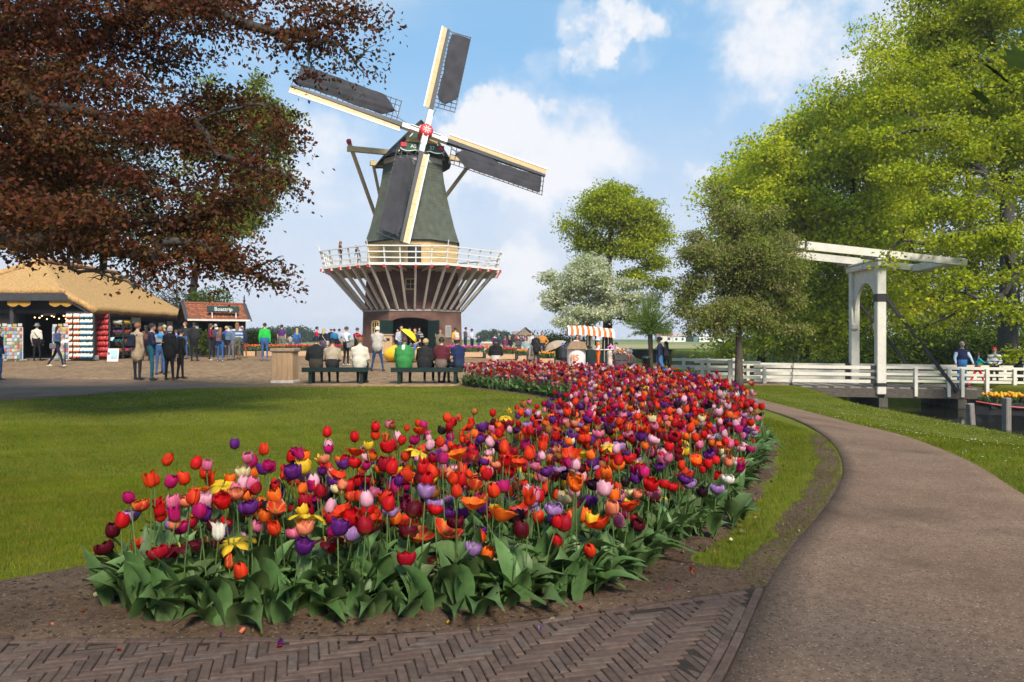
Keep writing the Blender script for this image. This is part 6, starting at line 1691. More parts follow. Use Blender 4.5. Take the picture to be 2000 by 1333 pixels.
        tilt = np.array([0, 0, .05]) if (pose == 'walk' and sg > 0) else np.zeros(3)
        A(An+np.array([0, -.03, -.038]), An+fd*.155+np.array([0, 0, -.050])+tilt, .046, .036, 'shoe', 1.0, .9)
    if coat:
        zb = -coat
        A(T(0, 0, .08), T(0, .01, zb+.08) if not sit else T(0, .10, -.02), .158*B, .172*B, 'top', 1.12, .86)
    if legs == 'skirt': A(T(0, 0, 0), T(0, 0.01, -.40), .15*B, .20*B, 'bottom', 1.05, .9)
    V, Fs, nn = [], [], 0
    for p0, p1, r0, r1, sx, sy, tg in prims:
        v, f = rcone(p0, p1, r0, r1, sx, sy); V += v; Fs += [tuple(i+nn for i in q) for q in f]; nn += len(v)
    me = bpy.data.meshes.new('tmp'); me.from_pydata([tuple(v) for v in V], [], Fs)
    to = bpy.data.objects.new('tmp', me); C.objects.link(to)
    md = to.modifiers.new('r', 'REMESH'); md.mode = 'VOXEL'; md.voxel_size = vox/s
    m2 = to.modifiers.new('s', 'SMOOTH'); m2.factor = .5; m2.iterations = 2
    PENDING.append(lambda dg: finish_person(dg, to, me, prims, ends, hc, T, s, B, zp, label, base, dz, yaw, group, top, bottom, shoe, skin, sleevec, hood, scarf, stripe, hair, style, hat, hatc, bag, bagc))
def finish_person(dg, to, me, prims, ends, hc, T, s, B, zp, label, base, dz, yaw, group, top, bottom, shoe, skin, sleevec, hood, scarf, stripe, hair, style, hat, hatc, bag, bagc):
    ev = to.evaluated_get(dg)
    em = ev.to_mesh()
    n = len(em.vertices); co = np.empty(n*3); em.vertices.foreach_get('co', co); co = co.reshape(-1, 3)
    pol = [tuple(p.vertices) for p in em.polygons]
    ev.to_mesh_clear(); DONE.append((to, me))
    pa = np.array([q if len(q) == 4 else q+(q[-1],) for q in pol])
    cen = co[pa].mean(1)
    tags = ['top', 'bottom', 'shoe', 'skin', 'sleeve', 'hood', 'scarf']
    best = np.full(len(cen), 1e9); bi = np.zeros(len(cen), int)
    for p0, p1, r0, r1, sx, sy, tg in prims:
        a = p1-p0; L2 = a@a+1e-9; t = np.clip(((cen-p0)@a)/L2, 0, 1)
        d = np.linalg.norm(cen-(p0+t[:, None]*a), axis=1)/(r0+(r1-r0)*t)/((sx+sy)/2)
        mk = d < best; best[mk] = d[mk]; bi[mk] = tags.index(tg)
    mats = [cloth(top), cloth(bottom), cloth(shoe, .6), M_SKIN[skin], cloth(sleevec or top), cloth(hood or top), cloth(scarf or top), cloth(stripe or top), M_DARK]
    if stripe:
        zz = ((cen[:, 2]-zp)*(12.0)).astype(int) % 2; bi[(bi == 0) & (zz == 0)] = 7
    # fingers
    Vx, Fx, Mx = [co], [list(map(tuple, pol))], [bi]; off = n
    ex_f, ex_m = [], []
    for hp, dirh, sg in ends:
        a, x, y, _ = seg_frame(hp, hp+dirh)
        for q in range(5):
            if q < 4: b0 = hp+x*(.024-.016*q); ln_ = (.062, .072, .068, .054)[q]; d1 = dirh
            else: b0 = hp-dirh*.055+x*.034*(1 if sg > 0 else 1); ln_ = .05; d1 = dirh*.7+x*.7; d1 /= np.linalg.norm(d1)
            cl = y*(-.35*sg); c0 = b0; c1 = b0+d1*ln_*.55; c2 = c1+(d1*.8+cl)*ln_*.5
            ring = []
            for c_, r_ in ((c0, .0095), (c1, .009), (c2, .006)):
                for t in range(4): ring.append(c_+(x*math.cos(t*1.5708)+y*math.sin(t*1.5708))*r_)
            Vx.append(np.array(ring))
            for r_ in range(2):
                for t in range(4): ex_f.append((off+r_*4+t, off+r_*4+(t+1) % 4, off+(r_+1)*4+(t+1) % 4, off+(r_+1)*4+t)); ex_m.append(3)
            ex_f.append((off+8, off+9, off+10, off+11)); ex_m.append(3)
            off += 12
    # eyes and mouth
    for sg in (-1, 1):
        c_ = hc+np.array([sg*.034, .088, .012]); Vx.append(np.array([c_+np.array([-.012, 0, -.006]), c_+np.array([.012, 0, -.006]), c_+np.array([.010, .004, .007]), c_+np.array([-.010, .004, .007])]))
        ex_f.append((off, off+1, off+2, off+3)); ex_m.append(8); off += 4
    c_ = hc+np.array([0, .088, -.062]); Vx.append(np.array([c_+np.array([-.022, -.004, -.004]), c_+np.array([.022, -.004, -.004]), c_+np.array([.02, 0, .004]), c_+np.array([-.02, 0, .004])]))
    ex_f.append((off, off+1, off+2, off+3)); ex_m.append(6 if False else 8); off += 4
    Vall = np.concatenate(Vx)*s
    bm_ = bpy.data.meshes.new('person'); bm_.from_pydata([tuple(v) for v in Vall], [], list(map(tuple, pol))+ex_f)
    for m in mats: bm_.materials.append(m)
    bm_.polygons.foreach_set('material_index', np.concatenate([bi, np.array(ex_m, int)]).astype(np.int32))
    bm_.polygons.foreach_set('use_smooth', np.ones(len(bm_.polygons), bool))
    o = link('person', bm_, None, Vector(base)+Vector((0, 0, dz)), (0, 0, yaw)); tag(o, label, 'person', group)
    # hair, hats, bags
    hs = hc*s
    def cap_shell(rx, ry, rz, zc, zmin, yoff, name, m, ymin=None):
        V_, nn_ = [], 14; rows = 8
        th0 = math.acos(max(-1, min(1, zmin)))
        for i in range(rows):
            th = th0*i/(rows-1)
            for k in range(nn_):
                ph = 2*math.pi*k/nn_; f_ = 1.0
                z_ = math.cos(th)
                y_ = math.sin(th)*math.sin(ph)
                if y_ > .35 and z_ < .62: z_ = z_+(.62-z_)*min(1, (y_-.35)*3)       # hairline over the forehead
                V_.append((rx*math.sin(th)*math.cos(ph), ry*y_+yoff, rz*z_+zc))
        b = MB(); b.add(V_, [(i*nn_+k, i*nn_+(k+1) % nn_, (i+1)*nn_+(k+1) % nn_, (i+1)*nn_+k) for i in range(rows-1) for k in range(nn_)])
        for i in range(len(b.v)): b.v[i] = b.v[i]*s+hs
        ob = b.build(name, m, o, smooth=True); return ob
    hm = mat('hair '+hair, HAIRS[hair], .6, .3, 40, bump=.5, bscale=60) if hair in HAIRS else None
    if hair in HAIRS and style != 'bald':
        cap_shell(.092, .110, .118, .022, -.15 if style == 'short' else -.35, -.012, 'hair', hm)
        if style == 'long':
            b = MB(); v, f = rcone(hc+np.array([0, -.06, .0]), hc+np.array([0, -.10, -.26]), .085, .075, 1.1, .6); b.add(np.array(v)*s, f); b.build('hair_length', hm, o, smooth=True)
        if style == 'bun':
            b = MB(); v, f = rcone(hc+np.array([0, -.11, .05]), hc+np.array([0, -.13, .06]), .04, .04); b.add(np.array(v)*s, f); b.build('hair_bun', hm, o, smooth=True)
    elif style == 'bald' and hair in HAIRS:
        b = MB(); V_ = []
        for z in (-.05, .035):
            for k in range(11):
                t = math.pi+math.pi*k/10; V_.append((hc+np.array([.092*math.cos(t), .108*math.sin(t)-.005, z]))*s)
        b.add(V_, [(k, k+1, 11+k+1, 11+k) for k in range(10)]); b.build('hair', hm, o, smooth=True)
    if hat:
        hm_ = cloth(hatc)
        if hat == 'cap':
            cap_shell(.098, .114, .118, .03, .18, -.005, 'cap', hm_)
            b = MB(); V_ = [(hc+np.array([.075*math.cos(t), .075+.10*math.sin(t), .050-.02*math.sin(t)]))*s for t in np.linspace(0, math.pi, 9)]
            V_ += [v-np.array([0, 0, .008]) for v in V_]; b.add(V_, [tuple(range(9)), tuple(range(17, 8, -1))]+[(k, k+1, k+10, k+9) for k in range(8)]); b.build('cap_peak', hm_, o)
        else:
            b = MB(); b.lathe([(.165, -.015), (.10, .045), (.095, .10), (.07, .135), (.01, .14)], 16, c=(0, 0, 0), cap=False); b.v = [b.v[0]*s+hs+np.array([0, 0, .02*s])]
            b.build('bucket_hat', hm_, o, smooth=True)
    if bag == 'backpack':
        c_ = T(0, -.20*B**.5, .26); bk = MB()
        bk.cham((0, 0, 0), (.29*s, .15*s, .40*s), .05*s); bk.v = [v+c_*s for v in bk.v]
        bo = bk.build('backpack', cloth(bagc), o, smooth=False)
        pk = MB(); pk.cham(tuple((c_+np.array([0, -.085, -.07]))*s), (.21*s, .05*s, .18*s), .02*s); pk.build('pocket', cloth(tuple(min(1, q*1.25+.004) for q in bagc)), bo)
        sp = MB()
        for sg in (-1, 1): sp.tube([(T(sg*.10, -.13, .42))*s, (T(sg*.12, -.02, .52))*s, (T(sg*.11, .12*B, .40))*s, (T(sg*.12, .11*B, .20))*s], .014*s, 5)
        sp.build('strap', cloth(bagc), bo)
    elif bag == 'shoulder':
        c_ = T(.24*B, -.05, -.03); bk = MB(); bk.cham(tuple(c_*s), (.10*s, .26*s, .24*s), .03*s); bo = bk.build('shoulder_bag', cloth(bagc), o)
        MB().tube([(T(-.12, .0, .53))*s, (T(.02, -.145*B, .33))*s, (T(.20, -.10, .05))*s], .013*s, 5).build('strap', cloth(bagc), bo)
    return o

# (label, px, Y, px height rows head/none, kwargs): standing people take their height from the head row
def stand(label, px, Y, head, **kw):
    b = onx(px, Y, .02); dz = kw.pop('dz', 0); b.z += dz
    ztop = CAMZ-(head-HOR)/F*Y
    h = max(1.15, min(1.95, ztop-b.z)); kw.setdefault('vox', .034 if Y < 34 else .044)
    return person(label, b, h=h, **kw)
AW, CAMF, RT, LF = 0.0, math.pi, -math.pi/2, math.pi/2         # facing away, to the camera, right, left
BLK = (.012, .012, .014); NAVY = (.014, .022, .055); JEAN = (.035, .085, .20); DJEAN = (.02, .035, .075); BEIGE = (.36, .28, .19); CREAM = (.56, .52, .44); GREY = (.16, .16, .17); DGREY = (.05, .05, .055)
G1 = 'visitors by the souvenir shop'; G2 = 'visitors on the plaza'; G3 = 'visitors around the mill'; G4 = 'people on the bridge'
stand('person in dark top and blue jeans cut off by the left photo edge', -4, 23.5, 640, yaw=RT, top=BLK, bottom=JEAN, hair='dark', group=G1)
stand('person in cream jacket and grey hat entering the shop', 72, 36.4, 633, yaw=AW, top=CREAM, bottom=BLK, hair='grey', hat='bucket', hatc=(.10, .10, .11), bag='shoulder', bagc=BLK, bulk=1.12, group=G1)
stand('person in navy jacket and pale shoes walking right past the shop', 112, 31, 638, yaw=RT, pose='walk', arms=('swingb', 'front'), top=(.05, .08, .16), bottom=(.015, .02, .035), shoe=(.62, .52, .44), hair='dark', style='long', bag='shoulder', bagc=(.12, .12, .13), group=G1)
stand('person in beige knee coat with small navy backpack', 268, 23.6, 632, yaw=R(-25), top=(.40, .30, .20), bottom=(.02, .022, .03), hair='ginger', coat=.28, bag='backpack', bagc=(.014, .018, .035), bulk=1.12, group=G1)
stand('person in dark navy sweater and teal jeans looking right', 296, 23.4, 633, yaw=R(-60), top=(.022, .025, .06), bottom=(.02, .11, .16), hair='dark', arms='front', bulk=1.05, group=G1)
stand('balding person in long black coat among the shop group', 331, 23.5, 637, yaw=R(-20), top=BLK, bottom=BLK, shoe=(.10, .035, .02), hair='grey', style='bald', coat=.2, bulk=1.18, group=G1)
stand('person all in black with black backpack at the right of the shop group', 352, 24.2, 644, yaw=R(-35), top=BLK, bottom=BLK, hair='dark', bag='backpack', bagc=(.02, .02, .022), bulk=1.1, group=G1)
stand('person in grey hooded top and jeans behind the teal jeans', 313, 26.5, 639, yaw=R(20), top=(.22, .23, .25), bottom=JEAN, hair='ginger', hood=(.03, .20, .5), group=G1)
stand('person in bright pink top and grey trousers half hidden in the shop group', 320, 27.5, 646, yaw=R(160), top=(.5, .02, .16), bottom=(.2, .21, .25), shoe=(.3, .04, .04), hair='brown', style='long', group=G1)
stand('person with dark hair and blue top at the shop counter', 300, 34, 640, yaw=R(30), top=(.02, .05, .2), bottom=BLK, hair='dark', group=G1)
stand('person with sand coloured cap at the shop side counter', 322, 37.5, 636, yaw=R(60), top=(.03, .05, .10), bottom=BLK, hair='blond', hat='cap', hatc=(.4, .34, .24), group=G1)
stand('person in royal blue jacket by the flower baskets', 345, 36, 645, yaw=R(80), top=(.02, .12, .55), bottom=DJEAN, hair='brown', group=G1)
stand('person with very dark hair near the flower baskets', 285, 36.5, 636, yaw=R(50), top=(.12, .05, .04), bottom=BLK, hair='dark', style='long', group=G1)
stand('person in black quilted jacket with hood standing between shop and kiosk', 379, 36.2, 631, yaw=AW, top=(.022, .022, .025), bottom=BLK, hair='dark', hood=(.02, .02, .02), bulk=1.22, shoe=(.03, .03, .04), arms='front', group=G1)
stand('person facing left behind the black quilted jacket', 362, 38.5, 630, yaw=R(150), top=(.03, .03, .035), bottom=JEAN, hair='ginger', bag='shoulder', bagc=(.03, .2, .5), group=G1)
stand('person with long brown hair and burgundy sweater in the kiosk queue', 410, 36.6, 633, yaw=R(-70), top=(.15, .015, .03), bottom=(.025, .025, .03), shoe=(.5, .45, .42), hair='brown', style='long', arms='front', group='people queuing at the kiosk')
stand('person with brown backpack over a black top and blue jeans in the kiosk queue', 430, 36.0, 641, yaw=AW, top=BLK, bottom=(.03, .10, .30), shoe=(.5, .45, .48), hair='ginger', style='long', bag='backpack', bagc=(.10, .06, .07), group='people queuing at the kiosk')
stand('person in denim jacket and grey trousers in the kiosk queue', 451, 37.0, 638, yaw=R(-15), top=(.10, .15, .23), bottom=(.15, .14, .15), shoe=(.06, .06, .07), hair='dark', bag='backpack', bagc=(.08, .13, .20), bulk=1.1, group='people queuing at the kiosk')
stand('person with long light brown hair and blue striped top in the kiosk queue', 463, 37.8, 631, yaw=R(20), top=(.45, .5, .55), stripe=(.05, .12, .3), bottom=(.10, .11, .07), hair='ginger', style='long', group='people queuing at the kiosk')
stand('person in navy jacket and rust trousers at the right of the kiosk', 473, 39.5, 637, yaw=R(15), top=(.018, .025, .06), bottom=(.26, .07, .03), shoe=(.2, .06, .04), hair='ginger', style='bald', coat=.12, bulk=1.12, pose='wide', group='people queuing at the kiosk')
for i, (px, hd, tp, hr, lab) in enumerate(((422, 640, (.3, .3, .32), 'white', 'white haired head seen at the kiosk counter behind the burgundy sweater'), (442, 638, (.03, .06, .25), 'blond', 'blond person in violet blue top at the kiosk counter'), (421, 634, (.05, .05, .08), 'grey', 'grey haired person at the kiosk counter'))):
    stand(lab, px, 40.5, hd, yaw=R(30*i-20), top=tp, bottom=BLK, hair=hr, group='people queuing at the kiosk')
stand('person in bright green jacket and blue jeans standing alone', 517, 36.5, 632, yaw=R(10), top=(.02, .42, .055), bottom=(.04, .11, .27), shoe=(.22, .18, .15), hair='dark', bulk=1.12, arms='down', group=G2)
stand('person in purple shirt and grey trousers beyond the tulip rows', 550, 46, 635, yaw=AW, top=(.07, .025, .13), bottom=(.17, .16, .15), hair='dark', sleeve=False, group=G2)
stand('person in grey cardigan with dark hair beyond the tulip rows', 567, 47, 653, yaw=R(40), top=(.33, .31, .30), bottom=(.1, .1, .12), hair='dark', style='bun', arms='photo', group=G2)
stand('blond person in blue top with dark bag beyond the tulip rows', 580, 46, 642, yaw=R(20), top=(.03, .13, .36), bottom=(.05, .08, .2), hair='blond', style='long', bag='shoulder', bagc=(.09, .04, .03), group=G2)
stand('person in red t shirt looking right', 618, 40, 639, yaw=R(-70), top=(.50, .012, .03), bottom=DJEAN, hair='dark', sleeve=False, group=G2)
stand('blond person in black jacket with pale shoulder strap', 632, 38.5, 642, yaw=R(-10), top=BLK, bottom=(.12, .08, .13), hair='blond', style='long', bag='shoulder', bagc=(.45, .42, .4), bulk=1.15, group=G2)
stand('person in dark jacket behind the blond in black', 647, 45, 641, yaw=AW, top=(.015, .018, .03), bottom=BLK, hair='brown', style='bald', group=G2)
stand('person in turquoise blue jacket and black trousers near the mill', 653, 44, 643, yaw=R(10), top=(.02, .15, .33), bottom=BLK, hair='dark', arms='front', group=G2)
stand('person in pale grey patterned top near the mill', 662, 45, 643, yaw=R(-30), top=(.42, .42, .46), bottom=NAVY, hair='dark', group=G2)
stand('person in white t shirt with teal sleeves and black trousers', 676, 32.6, 639, yaw=R(-35), top=(.68, .68, .74), sleevec=(.01, .25, .26), sleeve=False, bottom=BLK, shoe=(.6, .58, .56), hair='brown', arms='hip', bag='shoulder', bagc=(.2, .2, .22), bulk=1.05, group=G2)
stand('person in red and black checked shirt taking a photo', 697, 36.5, 641, yaw=R(-25), top=(.38, .02, .035), stripe=(.03, .01, .015), bottom=BLK, hair='brown', arms='photo', bag='shoulder', bagc=(.3, .3, .3), group=G2)
stand('white haired person in pale grey jacket and jeans taking a photo', 737, 28.6, 639, yaw=R(-10), pose='wide', arms='photo', top=(.42, .40, .36), bottom=(.018, .05, .13), shoe=(.04, .02, .02), hair='white', bulk=1.28, coat=.04, group=G2)
# on the benches
def sitb(label, px, Y, **kw):
    b = onx(px, Y, .02); kw.setdefault('vox', .030); return person(label, b, pose='sit', **kw)
GB1, GB2 = 'people on the left bench', 'people on the right bench'
sitb('person in black jacket and navy cap on the left bench, next to the bin', 617, 21.95, h=1.74, yaw=R(12), top=(.016, .017, .018), bottom=(.05, .042, .03), hair='dark', hat='cap', hatc=(.012, .02, .04), bulk=1.25, arms='lap', group=GB1, lean=.1)
sitb('person in beige jacket and black cap in the middle of the left bench', 648, 21.95, h=1.66, yaw=R(8), top=(.36, .29, .21), bottom=(.02, .02, .022), hair='dark', hat='cap', hatc=BLK, bulk=1.18, arms='lap', group=GB1, lean=.2)
sitb('ginger haired person in cream jacket at the right end of the left bench', 701, 21.95, h=1.70, yaw=R(-4), top=(.58, .53, .44), bottom=BLK, hair='ginger', bulk=1.2, arms='lap', coat=.1, group=GB1, lean=.05)
sitb('person in green jacket with white hood on the right bench', 788, 21.85, h=1.70, yaw=R(-3), top=(.035, .20, .05), hood=(.55, .55, .5), bottom=BLK, hair='brown', bulk=1.38, arms='lap', coat=.1, group=GB2, lean=.12)
sitb('blond person in black jacket on the right bench', 827, 21.85, h=1.62, yaw=R(-18), top=(.018, .018, .02), bottom=BLK, shoe=(.5, .5, .55), hair='blond', bulk=1.3, arms='lap', hood=(.02, .02, .02), coat=.1, group=GB2, lean=.1)
sitb('person in burgundy leather jacket on the right bench', 861, 21.85, h=1.68, yaw=R(-6), top=(.085, .014, .022), bottom=(.14, .11, .09), shoe=(.06, .05, .05), hair='dark', bulk=1.15, arms='lap', group=GB2, lean=.03)
sitb('person in navy t shirt and jeans at the right end of the right bench', 897, 21.85, h=1.72, yaw=R(45), top=(.012, .022, .07), bottom=(.018, .03, .06), hair='dark', style='bald', sleeve=False, bulk=1.15, arms='lap', skin=1, group=GB2, lean=.02)
sitb('person in black hooded jacket sitting behind the far tulips', 968, 30, h=1.72, yaw=R(0), top=BLK, bottom=(.5, .45, .42), hair='dark', hood=BLK, bulk=1.2, arms='lap', group=G2, seat=.35)
# at the clog and the mill
sitb('person in grey sweater and sunglasses sitting on the giant clog', 783, 35.3, h=1.72, yaw=R(200), top=(.40, .41, .46), bottom=JEAN, hair='dark', arms='lap', seat=.80, group=G3)
sitb('person in red checked top sitting in the giant clog', 800, 35.7, h=1.62, yaw=R(185), top=(.30, .03, .05), bottom=JEAN, hair='dark', style='long', arms='lap', seat=.74, group=G3)
sitb('person in black sleeveless top and jeans sitting on the giant clog heel', 812, 35.2, h=1.68, yaw=R(165), top=(.02, .02, .025), bottom=(.06, .14, .30), hair='brown', sleeve=False, arms=('lap', 'lap'), seat=.70, group=G3)
stand('person in dark hooded jacket walking out of the mill gate', 777, 46.5, 643, yaw=R(170), pose='walk', top=(.03, .03, .035), bottom=BLK, hair='dark', hood=BLK, group=G3)
stand('person in black and white top standing in the mill gate', 819, 47.5, 641, yaw=R(190), top=(.02, .02, .025), stripe=(.3, .3, .3), bottom=BLK, hair='dark', arms='front', group=G3)
stand('person in red cap and olive jacket walking to the mill', 860, 38, 645, yaw=R(10), top=(.17, .135, .08), bottom=(.20, .18, .16), hair='grey', hat='cap', hatc=(.5, .012, .05), coat=.12, bulk=1.25, group=G3)
stand('person in yellow jacket with pale backpack at the mill corner', 890, 46.5, 641, yaw=R(25), top=(.75, .36, .015), bottom=(.24, .22, .22), hair='dark', bag='backpack', bagc=(.5, .5, .5), group=G3)
stand('person in grey shirt and jeans, tallest of three at the mill corner', 909, 51.5, 640, yaw=R(-60), top=(.11, .11, .14), bottom=(.03, .05, .10), hair='dark', sleeve=False, arms='front', group=G3)
stand('person in white t shirt and navy shorts at the mill corner', 922, 51, 643, yaw=R(60), top=(.55, .55, .68), bottom=(.015, .018, .05), hair='dark', sleeve=False, arms='front', group=G3)
stand('short person in dark top and jeans seen from behind at the mill corner', 935, 50.5, 656, yaw=AW, top=(.02, .025, .035), bottom=(.05, .10, .2), hair='grey', style='bald', arms='front', group=G3)
stand('person in white top with purple backpack by the field', 966, 57, 653, yaw=R(-30), top=(.6, .6, .6), bottom=(.05, .12, .27), hair='brown', bag='backpack', bagc=(.17, .03, .22), group=G3)
stand('person in dark teal jacket by the field', 974, 57.5, 651, yaw=R(-20), top=(.03, .07, .09), bottom=(.04, .04, .05), hair='grey', style='bald', group=G3)
sitb('person in plum coat sitting on the bench by the field', 986, 55, h=1.62, yaw=R(-20), top=(.16, .03, .10), bottom=(.1, .1, .1), hair='ginger', arms='lap', group=G3, vox=.044)
sitb('person in black suit sitting on the bench by the field', 996, 55, h=1.74, yaw=R(150), top=(.015, .015, .018), bottom=(.14, .14, .14), hair='grey', arms='lap', group=G3, vox=.044)
r = empty('bench', onx(1002, 55.2, .02)); tag(r, 'dark bench by the field with two people on it', 'bench', 'dark benches by the field')
for y in (-.15, .15): MB().cham((0, y, .42), (2.6, .22, .08), .01).build('seat_plank', M_BGREEN, r)
for x in (-1.05, 0, 1.05): MB().cham((x, 0, .19), (.1, .4, .38), .01).build('leg', M_BGREEN, r)
stand('person in pale top with dark hair in front of the little shed', 1038, 44.5, 649, yaw=R(160), top=(.5, .48, .45), bottom=(.3, .3, .32), hair='dark', arms='front', bag='shoulder', bagc=(.25, .3, .3), group=G2)
stand('person in orange jacket over a checked shirt by the orange tulips', 1059, 45.5, 648, yaw=R(175), top=(.48, .20, .04), bottom=NAVY, hair='dark', arms='hip', bulk=1.15, stripe=(.48, .20, .04), group=G2)
stand('grey haired person in long black coat by the orange tulips', 1047, 39, 652, yaw=R(20), top=BLK, bottom=(.02, .02, .025), hair='grey', coat=.25, bulk=1.2, lean=.12, arms='front', bag='shoulder', bagc=(.16, .13, .08), group=G2)
sitb('person in blue trousers sitting by the orange tulips', 1027, 43.8, h=1.68, yaw=R(160), top=(.3, .35, .33), bottom=(.02, .15, .5), hair='brown', arms='lap', group=G2, vox=.044)
stand('person in blue bucket hat and dark coat beside the cart', 1099, 39.5, 671, yaw=R(-20), top=(.035, .04, .05), bottom=(.03, .03, .04), hair='dark', hat='bucket', hatc=(.06, .18, .55), coat=.3, bulk=1.15, group=G2)
stand('person in grey bucket hat behind the blue hat', 1109, 43.5, 664, yaw=R(-40), top=(.3, .3, .34), bottom=NAVY, hair='dark', hat='bucket', hatc=(.12, .14, .18), group=G2)
stand('person with long dark hair and red scarf behind the cart', 1127, 45, 655, yaw=R(200), top=(.6, .58, .58), scarf=(.45, .02, .03), bottom=BLK, hair='dark', style='long', arms='front', group=G2)
stand('ice cream seller in white shirt, orange vest and orange trousers', 1168, 40.5, 661, yaw=R(95), top=(.78, .15, .02), sleevec=(.66, .66, .76), scarf=(.80, .15, .02), bottom=(.80, .14, .02), hair='grey', hat='bucket', hatc=(.5, .48, .5), arms='front', bulk=1.12, group=G2)
stand('person in pink top by the grey planter', 1193, 43, 666, yaw=R(20), top=(.5, .2, .42), bottom=BLK, hair='dark', style='bun', group=G2)
stand('child in pale flowered dress by the grey planter', 1191, 41, 678, yaw=R(-50), top=(.65, .58, .50), bottom=(.62, .5, .46), hair='dark', legs='skirt', sleeve=False, group=G2)
stand('child in dark cap behind the grey planter', 1204, 43, 670, yaw=R(120), top=(.5, .5, .52), bottom=(.05, .05, .1), hair='dark', hat='cap', hatc=(.02, .03, .08), group=G2)
sitb('person in brown jacket and grey cap eating on the low seat', 1240, 35.5, h=1.70, yaw=R(80), top=(.17, .14, .11), bottom=(.30, .23, .15), hair='grey', hat='cap', hatc=(.22, .22, .22), arms='front', bulk=1.2, seat=.42, group=G2, vox=.036, lean=.15)
sitb('person in blue trousers and white shoes beside the brown jacket', 1230, 36.2, h=1.66, yaw=R(95), top=(.4, .12, .08), bottom=(.02, .07, .25), shoe=(.7, .7, .68), hair='grey', arms='front', seat=.42, group=G2, vox=.036)
r = empty('low_seat', onx(1243, 35.6, .02)); tag(r, 'low dark green block seat under the brown jacket', 'seat')
MB().cham((0, 0, .2), (.9, .6, .40), .03).build('block', M_BGREEN, r); MB().cham((0, 0, .42), (.94, .64, .05), .015).build('seat_top', M_BGREEN, r)
stand('person in navy padded jacket and blue jeans walking left with dark backpack', 1289, 30.2, 659, yaw=R(65), pose='walk', top=(.016, .024, .055), bottom=(.05, .14, .30), hair='dark', skin=2, bag='backpack', bagc=(.02, .018, .025), arms=('down', 'swingb'), bulk=1.1, group=G2)
stand('person in dark clothes walking beside the navy padded jacket', 1302, 32.5, 668, yaw=R(75), pose='walk', top=(.03, .03, .035), bottom=(.02, .02, .03), hair='dark', style='long', skin=1, group=G2)
# on the bridge
def onb(label, s, w, head, **kw):
    p = bp3(s, w, dz_(s)); ztop = CAMZ-(head-HOR)/F*p.y; h = max(1.3, min(1.95, ztop-p.z)); return person(label, p, h=h, group=G4, vox=.034, **kw)
onb('person in navy vest over a pale blue shirt leaning on the bridge rail', 3.45, .55, 669, yaw=R(170), top=(.012, .02, .06), sleevec=(.42, .50, .68), bottom=(.03, .14, .38), hair='grey', hat='cap', hatc=(.6, .6, .62), arms='lean', bulk=1.2, scarf=(.42, .50, .68))
onb('person in turquoise top and red trousers on the bridge', 4.25, .9, 689, yaw=R(-80), pose='walk', arms=('reach', 'reach'), top=(.01, .30, .36), bottom=(.55, .015, .03), shoe=(.5, .02, .03), hair='dark', style='long', skin=1)
onb('person in red cap and white striped jacket on the bridge', 4.8, .7, 680, yaw=R(150), top=(.5, .52, .58), stripe=(.15, .17, .22), bottom=(.02, .02, .03), shoe=(.3, .3, .35), hair='blond', hat='cap', hatc=(.6, .015, .05), arms='lap', bulk=1.2)
onb('person in black jacket and pale cap at the right end of the bridge', 5.75, .75, 677, yaw=R(110), top=BLK, bottom=(.015, .015, .02), shoe=(.3, .25, .3), hair='blond', hat='cap', hatc=(.45, .42, .38), arms='front', bulk=1.15)
onb('person in pale blue top behind the black jacket on the bridge', 6.15, 1.3, 682, yaw=R(200), top=(.35, .5, .58), bottom=BLK, hair='brown', style='long', arms='up')
# on the mill gallery
pg = MC+perim(5.7, 36)*.98
person('person in dark dress standing at the left of the mill gallery', at(655, 512, 51.0)*1.0 if False else Vector((pg.x, pg.y, 5.95)), h=1.68, yaw=R(-60), top=(.03, .03, .04), bottom=(.05, .05, .06), hair='ginger', style='long', arms='front', sleeve=False, legs='short', group=G3, vox=.044)
pg = MC+perim(5.0, 37)*.95
person('person in black bending behind the rail of the mill gallery', Vector((pg.x, pg.y, 5.95)), h=1.45, yaw=R(60), top=BLK, bottom=BLK, hair='dark', lean=.4, group=G3, vox=.044)

dg_ = bpy.context.evaluated_depsgraph_get()
for fin in PENDING: fin(dg_)
for to_, me_ in DONE: bpy.data.objects.remove(to_); bpy.data.meshes.remove(me_)
# ================================================================== tulips
M_PETAL = attr_mat('tulip petal', rough=.55, trans=.34, spec=.15, var=.16, vscale=45.0, tmul=(1.15, .9, .8))
M_TLEAF = attr_mat('tulip leaf', rough=.48, trans=.20, spec=.30, var=.22, vscale=16.0, tmul=(1.1, 1.2, .6), bump=.3)
def petal_grid(prof, hgt, wid, th0, R0, H0, nu, nv, ruffle, tip, g, inner=1.0, twist=0.0):
    u = np.linspace(-1, 1, nu)[None, :]; v = np.linspace(0, 1, nv)[:, None]
    pr = np.interp(v, np.linspace(0, 1, len(prof)), prof)*R0*inner
    hz = np.interp(v, np.linspace(0, 1, len(hgt)), hgt)*H0
    w = wid*np.sqrt(np.clip(1-v**tip, 0, 1))*(0.45+.55*np.clip(v*3.2, 0, 1))
    a = th0+u*w+twist*v
    r = pr*(1-.10*u*u*inner)+ruffle*R0*np.sin(u*5+v*7+th0*3)*v
    z = hz-.05*H0*u*u*v+ruffle*H0*.5*np.sin(u*6+th0*5)*v
    P = np.stack([r*np.cos(a), r*np.sin(a), z+0*a], -1)
    return P, np.broadcast_to(v, a.shape), np.broadcast_to(np.abs(u), a.shape)
